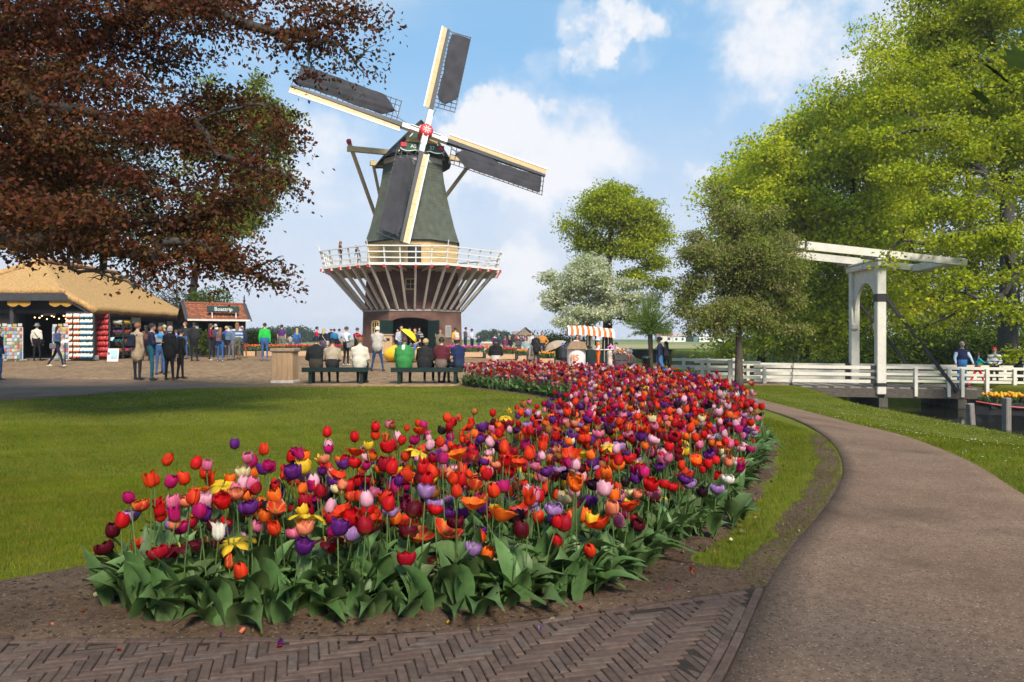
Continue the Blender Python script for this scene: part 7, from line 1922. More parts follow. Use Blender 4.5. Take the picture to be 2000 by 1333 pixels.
FORMS = {
 'goblet': dict(R=.030, H=.066, prof=[.28, .80, 1.0, 1.02, .92, .66], hgt=[0, .12, .32, .56, .80, 1.0], wid=1.00, wh=2, tip=5.0, ruf=.010),
 'egg': dict(R=.027, H=.068, prof=[.28, .85, 1.05, 1.0, .75, .34], hgt=[0, .12, .34, .60, .84, 1.0], wid=1.00, wh=2, tip=5.5, ruf=.008),
 'cup': dict(R=.034, H=.062, prof=[.25, .72, .95, 1.05, 1.10, 1.05], hgt=[0, .12, .32, .56, .80, 1.0], wid=.98, wh=2, tip=4.0, ruf=.03),
 'lily': dict(R=.028, H=.074, prof=[.25, .8, .95, .85, 1.0, 1.55], hgt=[0, .15, .38, .62, .84, 1.0], wid=.62, wh=2, tip=2.0, ruf=.02),
 'open': dict(R=.046, H=.048, prof=[.18, .55, .85, 1.10, 1.30, 1.48], hgt=[0, .18, .42, .68, .90, .96], wid=.72, wh=2, tip=3.0, ruf=.06),
 'spent': dict(R=.055, H=.022, prof=[.12, .45, .80, 1.1, 1.35, 1.5], hgt=[0, .35, .55, .45, .05, -.6], wid=.52, wh=2, tip=2.6, ruf=.09),
 'double': dict(R=.034, H=.052, prof=[.25, .75, 1.05, 1.15, 1.10, .95], hgt=[0, .14, .36, .60, .84, 1.0], wid=.66, wh=3, tip=4.0, ruf=.06),
 'small': dict(R=.016, H=.042, prof=[.3, .85, 1.05, 1.0, .8, .5], hgt=[0, .12, .34, .60, .84, 1.0], wid=.95, wh=2, tip=4.0, ruf=.01),
}
def make_flower(form, col, g, edge=None, base=None, nu=5, nv=7):
    f = FORMS[form]; V, Q, Cc = [], [], []; k = 0
    col = np.array(col, float); edge = np.array(edge if edge is not None else col*1.12); base = np.array(base if base is not None else col*.72+np.array([.06, .06, .0]))
    for wh in range(f['wh'] if nv > 4 else 2):
        inn = (1.0, .90, .72, .55)[wh]; n_p = 3 if f['wh'] == 2 else (6, 5, 4)[wh]
        for p in range(n_p):
            th = 2*math.pi*p/n_p+wh*math.pi/n_p+g.normal()*.07
            prof = [q*(1+g.normal()*.035) for q in f['prof']]
            P, v, au = petal_grid(prof, f['hgt'], f['wid']*(1 if f['wh'] == 2 else .95), th, f['R']*(1+g.normal()*.04), f['H']*(1+g.normal()*.05)*(1-.04*wh), nu, nv, f['ruf'], f['tip'], g, inn)
            V.append(P.reshape(-1, 3))
            t = np.clip(1-v*3.0, 0, 1)[..., None]; e = (au**3)[..., None]*.65
            c = col*(1+g.normal()*.09)*(1+.16*np.sin(au*9+g.uniform(0, 6))[..., None]*np.clip(v*1.5, 0, 1)[..., None]); c = c*(1-e)+edge*e; c = c*(1-t)+base*t
            Cc.append(c.reshape(-1, 3))
            idx = np.arange(nu*nv).reshape(nv, nu)+k
            Q.append(np.stack([idx[:-1, :-1], idx[:-1, 1:], idx[1:, 1:], idx[1:, :-1]], -1).reshape(-1, 4)); k += nu*nv
    if form in ('open', 'spent', 'lily'):            # pistil
        n0 = 6
        for z0, r0 in ((.0, .004), (.022, .004), (.026, .001)):
            V.append(np.array([(r0*math.cos(a), r0*math.sin(a), z0) for a in np.linspace(0, 6.283, n0, endpoint=False)])); Cc.append(np.tile([(.35, .33, .06)], (n0, 1)))
        for i in range(2): Q.append(np.array([(k+i*n0+q, k+i*n0+(q+1) % n0, k+(i+1)*n0+(q+1) % n0, k+(i+1)*n0+q) for q in range(n0)]))
        k += 18
    return np.concatenate(V), np.concatenate(Q), np.clip(np.concatenate(Cc), .002, .95)
def make_leaf(g, L=.30, W=.055, arch=.5, nu=3, nv=7, col=(.075, .135, .042)):
    v = np.linspace(0, 1, nv)[:, None]; u = np.linspace(-1, 1, nu)[None, :]
    w = W*np.sin(np.pi*np.clip(v*.93+.07, 0, 1)**.75)**.8*np.clip(1.02-v**4, 0, 1); w = np.maximum(w, .0015)
    out = L*(.10*v+arch*v*v); hz = L*(v*(1.0)-arch*.72*v**2.6); wav = .10*W*np.sin(v*9+g.uniform(0, 6))*u
    fold = .55*np.abs(u)*w
    tw = g.normal()*.5*v
    x = out+0*u-fold*.15; y = w*u*np.cos(tw); z = hz+fold+wav+w*u*np.sin(tw)
    P = np.stack([x+0*y, y, z], -1)
    idx = np.arange(nu*nv).reshape(nv, nu)
    Q = np.stack([idx[:-1, :-1], idx[:-1, 1:], idx[1:, 1:], idx[1:, :-1]], -1).reshape(-1, 4)
    c = np.array(col)*1.0*(1+.25*g.normal())*(1+.07*g.standard_normal(3)); cc = np.tile(c, (nu*nv, 1)); cc = cc.reshape(nv, nu, 3); cc[:, 0] *= 1.25; cc[:, -1] *= 1.25; cc[0] = cc[0]*.5+np.array([.12, .14, .07])*.5
    return P.reshape(-1, 3), Q, np.clip(cc.reshape(-1, 3), .003, .5)
def make_stem(g, n=5, seg=5, bend=.10, r=.0036, col=(.10, .155, .045)):
    V, Q = [], []; a = g.uniform(0, 6.283); bx, by = bend*math.cos(a)*g.random(), bend*math.sin(a)*g.random()
    for i in range(seg):
        t = i/(seg-1); c = (bx*t*t, by*t*t, t)
        for k in range(n): V.append((c[0]+r*math.cos(6.283*k/n), c[1]+r*math.sin(6.283*k/n), c[2]))
    for i in range(seg-1):
        for k in range(n): Q.append((i*n+k, i*n+(k+1) % n, (i+1)*n+(k+1) % n, (i+1)*n+k))
    return np.array(V), np.array(Q), np.tile(np.array(col)*(1+.15*g.normal()), (len(V), 1)), (bx, by)
# kind: name, colour, edge, forms, weight near, weight far
KINDS = [
 ('scarlet', (.48, .006, .010), None, ('egg', 'goblet', 'cup'), 15, 20), ('crimson', (.28, .004, .014), None, ('goblet', 'cup', 'egg'), 8, 11), ('orange red', (.58, .028, .008), (.68, .09, .010), ('egg', 'goblet', 'open'), 14, 7),
 ('orange', (.68, .105, .010), (.74, .24, .016), ('goblet', 'open', 'cup'), 8, 3), ('rose pink', (.58, .11, .22), (.66, .30, .38), ('goblet', 'double', 'egg'), 5, 8), ('pale pink', (.64, .32, .41), (.70, .48, .52), ('egg', 'cup', 'double'), 5, 8),
 ('magenta', (.37, .007, .10), None, ('goblet', 'lily', 'cup'), 7, 12), ('purple', (.095, .012, .15), (.14, .03, .20), ('cup', 'goblet', 'double'), 8, 11), ('blackish purple', (.016, .004, .012), None, ('cup', 'double'), 3, 3),
 ('burgundy', (.080, .003, .010), None, ('goblet', 'double', 'spent'), 8, 8), ('yellow', (.70, .46, .025), None, ('cup', 'open', 'spent'), 5, 1.2), ('cream', (.66, .58, .32), None, ('cup', 'double'), 1.6, 1.2),
 ('white', (.66, .63, .54), None, ('lily', 'double', 'cup'), .9, 1.6), ('lilac', (.33, .17, .42), (.45, .30, .50), ('double', 'double', 'cup'), 4, 3.5), ('salmon', (.66, .18, .09), (.70, .34, .19), ('goblet', 'double', 'cup'), 4, 3.5),
 ('bronze', (.30, .10, .028), (.42, .20, .05), ('goblet', 'cup'), 1.5, 2), ('flame striped', (.50, .02, .016), (.68, .40, .05), ('lily', 'double', 'open'), 4, 1.5)]
gt = np.random.default_rng(505)
FL = []          # per kind: list of (V, Q, col, form)
FL_LOW, FL_MID = [], []
for nm, c, e, forms, w1, w2 in KINDS:
    forms = forms+tuple(f for f in (forms[0], 'double' if nm in ('scarlet', 'magenta', 'rose pink', 'crimson', 'purple') else forms[-1], 'lily' if nm in ('orange red', 'magenta', 'scarlet', 'yellow') else forms[0]))
    FL.append([make_flower(f, c, gt, e)+(f,) for f in forms]); FL_LOW.append([make_flower(f, c, gt, e, nu=3, nv=3 if f != 'spent' else 4)+(f,) for f in forms]); FL_MID.append([make_flower(f, c, gt, e, nu=4, nv=5)+(f,) for f in forms])
FL_ME = [[np_mesh('flower', v, q, [M_PETAL], smooth=True, col=c) for v, q, c, f in k] for k in FL]
LEAVES = [make_leaf(gt, L, W, A) for L, W, A in ((.34, .050, .28), (.30, .060, .45), (.26, .055, .65), (.32, .042, .20), (.24, .062, .85), (.30, .036, .35), (.22, .058, 1.0), (.28, .066, .55))]
LEAVES_MID = [make_leaf(gt, L, W, A, 3, 5) for L, W, A in ((.34, .050, .28), (.30, .060, .45), (.26, .055, .65), (.32, .042, .20), (.24, .062, .85), (.28, .066, .55))]
LEAVES_LOW = [make_leaf(gt, L, W, A, 3, 4) for L, W, A in ((.34, .050, .28), (.30, .060, .45), (.26, .055, .65), (.32, .042, .20), (.24, .062, .85))]
LEAF_ME = [np_mesh('leaf', v, q, [M_TLEAF], smooth=True, col=c) for v, q, c in LEAVES]
STEMS = [make_stem(gt) for _ in range(6)]; STEMS_LOW = [make_stem(gt, 3, 3) for _ in range(4)]
STEM_ME = [np_mesh('stem', v, q, [M_TLEAF], smooth=True, col=c) for v, q, c, b in STEMS]
# ---- positions in the bed
def bed_positions():
    pts = []; cell = {}
    dmin = .081
    for _ in range(150000):
        x = gt.uniform(-2.0, 4.1); y = gt.uniform(3.4, 24.0)
        k = (int(x/dmin), int(y/dmin))
        if any((x-p[0])**2+(y-p[1])**2 < dmin*dmin for i in (-1, 0, 1) for j in (-1, 0, 1) for p in cell.get((k[0]+i, k[1]+j), ())): continue
        cell.setdefault(k, []).append((x, y)); pts.append((x, y))
    P = np.array(pts); sdv = poly_sd(BED, P[:, 0], P[:, 1])
    ok = sdv < -.02
    return P[ok], sdv[ok]
BP, BSD = bed_positions()
o_ = np.argsort(BP[:, 1]+.15*np.abs(BP[:, 0])); BP, BSD = BP[o_], BSD[o_]
def soil_z(x, y): return gzf(x, y)+.015
def tulip_spec(x, y, sdv, g):
    wn_ = np.array([k[4] for k in KINDS]); wf_ = np.array([k[5] for k in KINDS]); t = min(1, max(0, (y-4.5)/6)); w = wn_*(1-t)+wf_*t; ki = int(g.choice(len(KINDS), p=w/w.sum()))
    vi = int(g.integers(0, len(FL[ki]))); form = FL[ki][vi][3]
    h = .42+.095*g.normal()
    if KINDS[ki][0] in ('scarlet', 'orange red', 'pale pink', 'bronze') and form in ('egg', 'goblet') and g.random() < .35: h += .10
    if form in ('spent', 'double', 'open'): h -= .06
    edge = max(0, 1+sdv/.30)          # 1 at the rim
    if y < 8: h -= .12*edge*g.random()
    if g.random() < .16: h -= .14*g.random()+.05
    return ki, vi, min(.60, max(.20, h)), g.uniform(0, 6.283), (g.normal()*.24, g.normal()*.24), g.uniform(.80, 1.28)*(1.05 if y < 9 else 1.10)
FW = dict(goblet='goblet', egg='egg shaped', cup='cup shaped', lily='lily shaped', open='wide open', spent='overblown', double='double', small='small')
def tulip_object(x, y, ki, vi, h, yaw, tilt, sc, nleaf=4, label=None, group=None, g=gt, leafmin=0):
    b = empty('tulip', (x, y, soil_z(x, y)))
    form = FL[ki][vi][3]; nm = KINDS[ki][0]
    fw = FW[form]
#'goblet shaped', egg='egg shaped', cup='open cup', lily='pointed lily shaped', open='wide open', spent='overblown, drooping', double='ruffled double', small='small')[form]
    tag(b, label or '%s tulip with %s bloom in the near part of the curved bed' % (nm, fw), 'tulip', group or 'near %s tulips with %s blooms' % (nm, fw))
    si = int(g.integers(0, len(STEMS))); bx, by = STEMS[si][3]
    st = link('stem', STEM_ME[si], b, (0, 0, 0), (0, 0, yaw), (h, h, h) if False else (1, 1, h))
    cx, cy = bx*math.cos(yaw)-by*math.sin(yaw), bx*math.sin(yaw)+by*math.cos(yaw)
    fl = link('flower', FL_ME[ki][vi], b, (cx, cy, h-.002), (tilt[0], tilt[1], yaw), (sc, sc, sc))
    a0 = g.uniform(0, 6.283)
    for i in range(nleaf):
        li = int(g.integers(leafmin, len(LEAVES))); s_ = g.uniform(.75, 1.2)*(min(1.15, .55+h))
        link('leaf', LEAF_ME[li], b, (0, 0, .005+.03*i*g.random()), (g.normal()*.08, g.normal()*.08, a0+i*2.2+g.normal()*.3), (s_, s_, s_))
    return b
# ---- hand placed blooms that stand out in the photograph: (flower px, py, distance, kind, form index, label)
kix = {k[0]: i for i, k in enumerate(KINDS)}
HAND = [
 (373, 905, 4.55, 'scarlet', 0, 'tall scarlet tulip standing free above the lawn at the left end of the bed'), (356, 935, 4.45, 'orange red', 1, 'slim orange tulip just left of the tall scarlet one'),
 (250, 1008, 4.15, 'lilac', 0, 'lilac double tulip at the far left tip of the bed'), (233, 1032, 4.0, 'burgundy', 0, 'upper of two dark red tulips at the left tip of the bed'), (229, 1062, 3.95, 'burgundy', 1, 'lower of two dark red tulips at the left tip of the bed'),
 (355, 980, 4.05, 'salmon', 1, 'large salmon double tulip near the left end of the bed'), (322, 985, 4.0, 'rose pink', 0, 'pink tulip next to the large salmon double one'), (303, 985, 4.1, 'flame striped', 1, 'flame coloured tulip left of the salmon double one'),
 (462, 927, 4.5, 'cream', 0, 'large pale cream tulip opening above its neighbours at left'), (498, 945, 4.3, 'pale pink', 0, 'pale pink egg shaped tulip right of the cream one'), (480, 968, 4.15, 'rose pink', 1, 'frilled pink double tulip below the pale pink one'),
 (500, 878, 4.95, 'orange red', 0, 'tall orange red tulip on the left skyline of the bed'), (487, 902, 4.9, 'magenta', 0, 'magenta tulip below the tall orange red one'), (522, 915, 4.7, 'purple', 0, 'purple tulip beside the magenta one at left'), (555, 913, 4.7, 'blackish purple', 0, 'almost black tulip on the left skyline of the bed'),
 (475, 1045, 3.75, 'yellow', 2, 'spidery yellow overblown tulip at the front left of the bed'), (404, 1048, 3.85, 'burgundy', 2, 'dark red drooping tulip left of the spidery yellow one'), (672, 1042, 3.75, 'lilac', 2, 'pale lilac tulip with a hanging petal at the front'),
 (603, 940, 4.5, 'pale pink', 0, 'pale pink tulip among orange ones at left'), (573, 893, 4.95, 'scarlet', 1, 'scarlet tulip beside the almost black one'), (657, 845, 5.65, 'scarlet', 0, 'scarlet tulip standing free above a pale pink one on the skyline'), (647, 870, 5.6, 'pale pink', 0, 'pale pink tulip standing free on the lawn side of the bed'),
 (697, 852, 5.55, 'scarlet', 0, 'broad scarlet tulip standing free on the lawn side'), (738, 834, 5.9, 'scarlet', 0, 'highest scarlet tulip on the lawn side of the bed'), (731, 851, 5.9, 'orange red', 1, 'small orange red tulip tucked under the highest scarlet one'),
 (789, 853, 5.9, 'pale pink', 0, 'pale pink tulip on the skyline right of the scarlet ones'), (885, 824, 6.6, 'scarlet', 0, 'small scarlet tulip standing free on the middle skyline'), (748, 910, 4.9, 'blackish purple', 0, 'black purple tulip in the middle of the bed beside a white one'),
 (838, 990, 4.0, 'lilac', 1, 'lilac double tulip low in the middle of the bed'), (830, 1040, 3.85, 'flame striped', 2, 'striped pink and yellow tulip at the front of the bed'), (860, 1092, 3.75, 'burgundy', 2, 'sprawling dark maroon tulip at the front edge of the bed'), (976, 1107, 3.85, 'cream', 0, 'single cream white tulip low at the front edge of the bed'),
 (1014, 1000, 4.1, 'rose pink', 1, 'bright pink double tulip near the front right of the bed'), (1187, 965, 4.4, 'orange', 0, 'wide open orange tulip at the front right of the bed'), (1215, 1020, 4.25, 'rose pink', 2, 'pink striped tulip low at the front right of the bed'), (1365, 945, 5.0, 'lilac', 0, 'left of two lilac double tulips at the right edge of the bed'), (1394, 955, 4.95, 'lilac', 1, 'right of two lilac double tulips at the right edge of the bed'),
 (1271, 965, 4.6, 'rose pink', 1, 'soft pink double tulip near the right edge of the bed'), (1432, 935, 5.2, 'white', 1, 'white double tulip at the right edge of the bed'), (1450, 912, 5.4, 'magenta', 1, 'dark magenta pointed tulip at the right edge of the bed'), (990, 895, 4.9, 'orange', 1, 'large orange tulip with yellow edges in the middle of the bed'),
 (1020, 790, 8.1, 'bronze', 0, 'bronze tulip standing above the middle of the bed'), (1060, 790, 8.4, 'crimson', 2, 'tall crimson tulip right of the bronze one on the skyline'), (1492, 795, 8.6, 'scarlet', 1, 'single scarlet tulip leaning out over the path edge of the bed')]
placed = []
for px, py, Yd, kn, fi, lab in HAND:
    p = at(px, py, Yd); hh_ = p.z-soil_z(p.x, p.y)-.035
    tulip_object(p.x, p.y, kix[kn], fi, max(.12, hh_), gt.uniform(0, 6.28), (gt.normal()*.14, gt.normal()*.14), 1.25, 4, lab, 'single tulips that stand out in the bed')
    placed.append((p.x, p.y))
pa_ = np.array(placed)
N_IND = 300-len(HAND)
SHORT = ['the tall free scarlet', 'the slim orange', 'the far left lilac', 'the dark red pair at the left tip', 'the dark red pair at the left tip', 'the big salmon double', 'the pink beside the salmon', 'the leftmost flame coloured', 'the big cream', 'the pale pink beside the cream', 'the frilled pink double', 'the tall orange red at left', 'the magenta at left', 'the purple at left', 'the almost black', 'the spidery yellow', 'the drooping dark red', 'the pale lilac with hanging petal', 'the pale pink among orange', 'the scarlet beside the black', 'the free scarlet over pink', 'the free pale pink', 'the broad free scarlet', 'the highest scarlet', 'the small orange red', 'the skyline pale pink', 'the small middle scarlet', 'the black purple in the middle', 'the low lilac double', 'the striped pink and yellow', 'the sprawling maroon', 'the single low cream white', 'the bright pink double', 'the wide open orange at right', 'the striped pink at right', 'the two lilac doubles', 'the two lilac doubles', 'the soft pink double', 'the white double at right', 'the dark magenta at right', 'the large yellow edged orange', 'the bronze', 'the tall crimson', 'the leaning scarlet']
free = [i for i in range(len(BP)) if np.min(np.hypot(pa_[:, 0]-BP[i, 0], pa_[:, 1]-BP[i, 1])) > .045]
ind = free[:N_IND]; rest = free[N_IND:]
for i in ind:
    x, y = BP[i]; ki, vi, h, yaw, tilt, sc = tulip_spec(x, y, BSD[i], gt)
    near_ = SHORT[int(np.argmin(np.hypot(pa_[:, 0]-x, pa_[:, 1]-y)))]; nm = KINDS[ki][0]; fw = FW[FL[ki][vi][3]]
    tulip_object(x, y, ki, vi, h, yaw, tilt, sc, 5 if BSD[i] > -.3 else 4, '%s %s tulip close to %s tulip' % (nm, fw, near_), '%s %s tulips close to %s one' % (nm, fw, near_))
# ---- all the others as one mass
def mats_from(yaw, tx, ty, s):
    cy, sy = np.cos(yaw), np.sin(yaw); n = len(yaw); Rz = np.zeros((n, 3, 3)); Rz[:, 0, 0] = cy; Rz[:, 0, 1] = -sy; Rz[:, 1, 0] = sy; Rz[:, 1, 1] = cy; Rz[:, 2, 2] = 1
    Rx = np.zeros((n, 3, 3)); Rx[:, 0, 0] = 1; Rx[:, 1, 1] = np.cos(tx); Rx[:, 1, 2] = -np.sin(tx); Rx[:, 2, 1] = np.sin(tx); Rx[:, 2, 2] = np.cos(tx)
    Ry = np.zeros((n, 3, 3)); Ry[:, 1, 1] = 1; Ry[:, 0, 0] = np.cos(ty); Ry[:, 0, 2] = np.sin(ty); Ry[:, 2, 0] = -np.sin(ty); Ry[:, 2, 2] = np.cos(ty)
    return np.einsum('nij,njk,nkl->nil', Ry, Rx, Rz)*s[:, None, None]
class Mass:
    def __init__(s): s.V, s.Q, s.C, s.n = [], [], [], 0
    def add(s, proto, M, T, cv):
        v, q, c = proto[:3]; n = len(M); k = len(v)
        P = np.einsum('nij,kj->nki', M, v)+T[:, None, :]
        s.V.append(P.reshape(-1, 3)); s.Q.append((q[None]+(np.arange(n)*k)[:, None, None]+s.n).reshape(-1, 4)); s.C.append((c[None]*cv[:, None, None]).reshape(-1, 3)); s.n += n*k
    def build(s, name, m, parent): return link(name, np_mesh(name, np.concatenate(s.V), np.concatenate(s.Q), [m], smooth=True, col=np.clip(np.concatenate(s.C), .002, .95)), parent)
pet, lef = Mass(), Mass()
specs = [(BP[i, 0], BP[i, 1], BSD[i])+tulip_spec(BP[i, 0], BP[i, 1], BSD[i], gt) for i in rest]
groups = {}
for sp in specs: groups.setdefault((sp[3], sp[4], sp[1] < 9.0), []).append(sp)
for (ki, vi, near), L in groups.items():
    n = len(L); A_ = np.array([(s[0], s[1], s[5], s[6], s[7][0], s[7][1], s[8]) for s in L])
    zg = gz(A_[:, 0], A_[:, 1])+.015
    si = gt.integers(0, 4 if not near else 6); stp = (STEMS if near else STEMS_LOW)[si % (6 if near else 4)]
    bx, by = stp[3]
    cx = bx*np.cos(A_[:, 3])-by*np.sin(A_[:, 3]); cy = bx*np.sin(A_[:, 3])+by*np.cos(A_[:, 3])
    T = np.stack([A_[:, 0]+cx, A_[:, 1]+cy, zg+A_[:, 2]], -1)
    pet.add((FL_MID if near else FL_LOW)[ki][vi], mats_from(A_[:, 3], A_[:, 4], A_[:, 5], A_[:, 6]), T, .85+.3*gt.random(n))
    Ms = mats_from(A_[:, 3], np.zeros(n), np.zeros(n), np.ones(n)); Ms[:, :, 2] *= A_[:, 2][:, None]
    lef.add(stp, Ms, np.stack([A_[:, 0], A_[:, 1], zg], -1), .8+.4*gt.random(n))
A_ = np.array([(s[0], s[1], s[5]) for s in specs]); zg = gz(A_[:, 0], A_[:, 1])+.015
near = A_[:, 1] < 9.0
for rep in range(5):
    for msk, pool in ((near, LEAVES_MID), (~near, LEAVES_LOW)):
        if rep >= 3: continue
        ii = np.where(msk)[0]
        ch = gt.integers(0, len(pool), len(ii))
        for k in range(len(pool)):
            jj = ii[ch == k]; n = len(jj)
            if not n: continue
            sc_ = gt.uniform(.75, 1.2, n)*(.55+A_[jj, 2])
            lef.add(pool[k], mats_from(gt.uniform(0, 6.283, n), gt.normal(size=n)*.1, gt.normal(size=n)*.1, sc_), np.stack([A_[jj, 0], A_[jj, 1], zg[jj]], -1), .75+.5*gt.random(n))
mass = empty('tulip_mass', (0, 0, 0)); tag(mass, 'mass of mixed tulips filling the rest of the long curved bed', 'tulips', kind='stuff')
o = pet.build('flowers', M_PETAL, mass); tag(o, kind='stuff'); o = lef.build('leaves', M_TLEAF, mass); tag(o, kind='stuff')
# broad outer leaves along the front rim, lying over the soil: they belong to the mass
rimM = Mass(); pr_ = resample(np.vstack([BED[26:], BED[:11]]), 300); nr_ = 300
cen_ = np.array([.3, 6.0])
for i in range(nr_):
    x, y = pr_[i]; 
    nx, ny = (pr_[min(i+1, nr_-1)]-pr_[max(i-1, 0)]); ln_ = math.hypot(nx, ny); ox, oy = ny/ln_, -nx/ln_
    for j in range(1):
        li = int(gt.integers(0, len(LEAVES))); a = math.atan2(oy, ox)+gt.normal()*.7; s_ = gt.uniform(.7, 1.15)
        px_, py_ = x-ox*gt.uniform(.02, .16)+gt.normal()*.03, y-oy*gt.uniform(.0, .12)+gt.normal()*.03
        rimM.add(LEAVES[li], mats_from(np.array([a]), np.array([gt.normal()*.1]), np.array([gt.uniform(-.15, .25)]), np.array([s_])), np.array([[px_, py_, gzf(px_, py_)+.01]]), np.array([gt.uniform(.8, 1.25)]))
o = rimM.build('rim_leaves', M_TLEAF, mass); tag(o, kind='stuff')
# fallen petals on the soil
pm = Mass(); pp = make_flower('cup', (.6, .02, .02), gt, nu=3, nv=4)
one = (pp[0][:12]-pp[0][:12].mean(0), pp[1][:6], np.ones((12, 3)))
g_ = gt
tot = empty('fallen_petals', (0, 0, 0)); tag(tot, 'fallen tulip petals and leaf bits scattered on the bare soil', 'petals', kind='stuff')
for i in range(90):
    t = gt.integers(0, nr_-60); x, y = pr_[t]; nx, ny = (pr_[min(t+1, nr_-1)]-pr_[max(t-1, 0)]); ln_ = math.hypot(nx, ny); d_ = gt.uniform(.02, .28); x += ny/ln_*d_; y -= nx/ln_*d_
    c = np.array(KINDS[int(gt.integers(0, len(KINDS)))][1]) if gt.random() < .4 else np.array((.16, .13, .06))
    pm.add((one[0], one[1], np.tile(c, (12, 1))), mats_from(gt.uniform(0, 6.28, 1), np.array([1.5+gt.normal()*.3]), np.array([gt.normal()*.3]), np.array([gt.uniform(.35, .6)])), np.array([[x, y, gzf(x, y)+.028]]), np.array([1.0]))
o = pm.build('petals', M_PETAL, tot); tag(o, kind='stuff')

# ================================================================== grass blades on the nearer lawn
M_BLADE = attr_mat('grass blade', rough=.8, trans=.3, spec=.05, var=.15, vscale=1.2)
def grass(n, xr, yr, hgt, wid, seed, keep):
    g = np.random.default_rng(seed)
    x = g.uniform(*xr, n); y = g.uniform(*yr, n); k = keep(x, y); x, y = x[k], y[k]; n = len(x)
    z = gz(x, y); h = hgt*(.55+.8*g.random(n)); a = g.uniform(0, 6.283, n); le = g.normal(size=n)*.5
    patch = .5+.5*wob(x*.9, y*.9, .5); dry = np.clip(wob(x+3, y*1.1, 1.1)*.5+wob(x*1.7, y*2.9+5, 1.6)*.5+g.normal(size=n)*.35, 0, 1)[:, None]
    col = np.array((.120, .156, .008))*(1-dry)+np.array((.245, .205, .034))*dry; col = col*(.7+.45*patch[:, None])*(.75+.5*g.random((n, 1)))
    sx, sy = np.cos(a)*wid/2, np.sin(a)*wid/2; lx, ly = -np.sin(a)*h*np.tan(le*.6), np.cos(a)*h*np.tan(le*.6)
    lx += g.normal(size=n)*h*.35
    V = np.stack([np.stack([x-sx, y-sy, z-.004], -1), np.stack([x+sx, y+sy, z-.004], -1), np.stack([x+lx, y+ly, z+h], -1)], 1).reshape(-1, 3)
    return V, np.repeat(col, 3, 0)
def lawn_left(x, y):
    xr_ = np.interp(y, [3.4, 4.4, 5.1, 6.2, 8.2, 11, 13.5, 16, 18.2, 20.1], [-1.95, -1.95, -1.6, -1.0, .05, .8, 1.2, 1.1, .3, -.9])
    return (x < xr_) & (soil_sd(x, y)+g2.normal(size=len(x))*.09 > .03) & (y < np.interp(x, [-30, -15, -10.6, -9.4, -7.4, -4.2, 0], [13.2, 14.7, 16.1, 18.7, 20.3, 20.7, 20.9])) & (np.abs(x) < .72*y+.4)
def verge(x, y):
    pl_ = np.interp(y, [p[1] for p in PATH_L], [p[0] for p in PATH_L]); xr_ = np.interp(y, [3.7, 4.3, 5.4, 7.2, 9.2, 12, 15, 18], [.0, .9, 1.6, 2.5, 3.2, 3.75, 4.0, 3.9])
    band = (x < pl_-.015) & (x > xr_)
    return band & ((soil_sd(x, y)+g2.normal(size=len(x))*.15 > .0) | ((x > pl_-.10-.08*wob(x, y, 2.0)) & (y > 4.3) & (y < 7.5)))
def lawn_right(x, y):
    pr2 = np.interp(y, [p[1] for p in PATH_R], [p[0] for p in PATH_R]); return (x > pr2+.01) & (x < bank_x(y)+.25) & (np.abs(x) < .72*y+.3)
g2 = np.random.default_rng(601)
parts_ = [grass(155000, (-5.2, 0.2), (3.6, 7.2), .030, .0042, 1, lawn_left), grass(85000, (-8.2, 1.2), (7.2, 11.5), .028, .007, 2, lawn_left), grass(62000, (-12, 1.3), (11.5, 21), .026, .014, 3, lawn_left),
          grass(110000, (.6, 4.2), (3.9, 12.5), .040, .0045, 4, verge), grass(65000, (4.0, 9.6), (5.6, 12), .030, .008, 5, lawn_right), grass(55000, (5.4, 11.6), (12, 30), .028, .016, 6, lawn_right)]
V = np.concatenate([p[0] for p in parts_]); Cg = np.concatenate([p[1] for p in parts_])
gr = link('grass', np_mesh('grass', V, np.arange(len(V)).reshape(-1, 3), [M_BLADE], col=Cg)); tag(gr, 'short mown grass blades of the lawns', 'grass', kind='stuff')

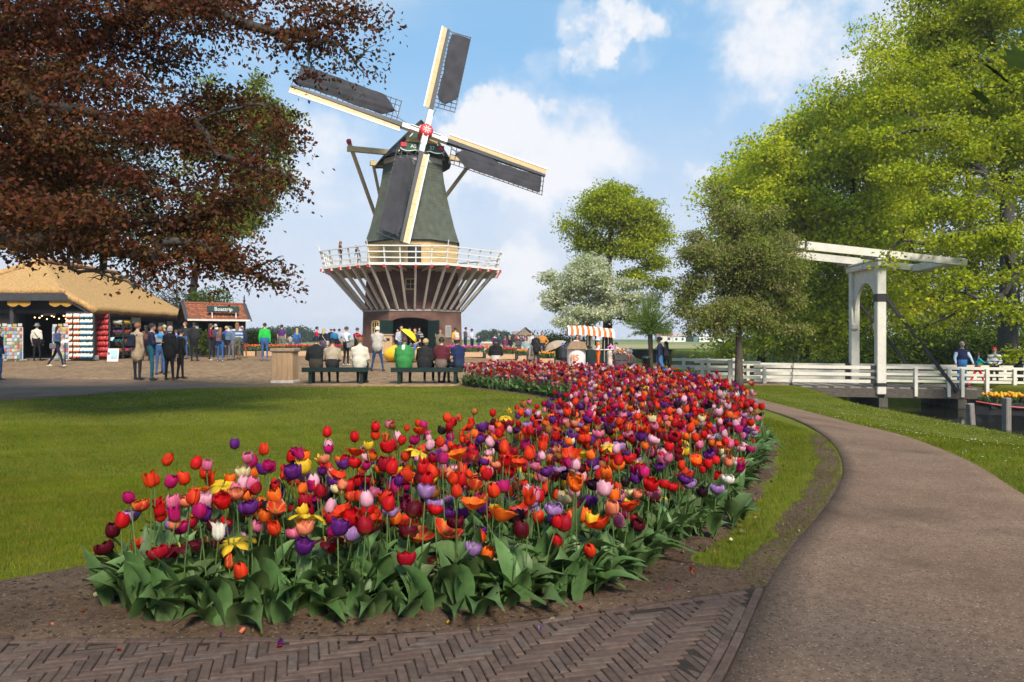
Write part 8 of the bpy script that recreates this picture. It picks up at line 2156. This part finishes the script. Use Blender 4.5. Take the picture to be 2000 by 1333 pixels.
# daisies in the lawns and small litter on the path
def dots(name, label, cat, xr, yr, n, keep, size, cols, lift, seed):
    g = np.random.default_rng(seed); x = g.uniform(*xr, n); y = g.uniform(*yr, n); k = keep(x, y); x, y = x[k], y[k]; n = len(x)
    P = np.stack([x, y, gz(x, y)+lift], -1); L = size*(.6+.8*g.random(n)); ci = g.integers(0, len(cols), n)
    D = unit(n, g); D[:, 2] *= .15; N = unit(n, g)*.3+np.array([0, 0, 1.0])
    o = link(name, leaf_mesh(name, P, D, N, L, L*.8, np.array(cols)[ci]*(.8+.4*g.random((n, 1))), M_BLOOM)); tag(o, label, cat, kind='stuff')
dots('daisies', 'small white daisies dotted through the lawn by the canal', 'daisies', (4.5, 10), (8, 24), 900, lawn_right, .022, [(.7, .7, .66)], .03, 701)
def on_path(x, y): return (x > np.interp(y, [p[1] for p in PATH_L], [p[0] for p in PATH_L])+.02) & (x < np.interp(y, [p[1] for p in PATH_R], [p[0] for p in PATH_R])-.02)
dots('path_litter', 'bits of leaf and bud scale lying on the path', 'litter', (.3, 6), (2.6, 13), 500, on_path, .014, [(.20, .16, .06), (.10, .07, .04), (.26, .24, .10)], .013, 702)
dots('leaf_litter', 'dry leaf bits lying on the bare soil', 'litter', (-4, 3.8), (3.2, 9), 2600, lambda x, y: (soil_sd(x, y) < -.02) & (poly_sd(BED, x, y) > -.05) & (x < np.interp(y, [p[1] for p in PATH_L], [p[0] for p in PATH_L])-.02) & (poly_sd(BRK, x, y) > .02), .016, [(.16, .12, .06), (.09, .06, .04), (.20, .17, .10)], .022, 703)

# ================================================================== haze over the fields
hz = bpy.data.materials.new('haze air'); hz.use_nodes = True
n_, l_ = hz.node_tree.nodes, hz.node_tree.links
n_.remove(n_['Principled BSDF'])
pv = n_.new('ShaderNodeVolumePrincipled'); pv.inputs['Color'].default_value = (.78, .88, 1.0, 1); pv.inputs['Density'].default_value = 0.0004; pv.inputs['Anisotropy'].default_value = 0.0
l_.new(pv.outputs[0], n_['Material Output'].inputs['Volume'])
hbx = MB().box((0, 730, 14), (2000, 1640, 40)).build('haze', hz); tag(hbx, 'pale blue haze over the fields', 'haze', kind='stuff')
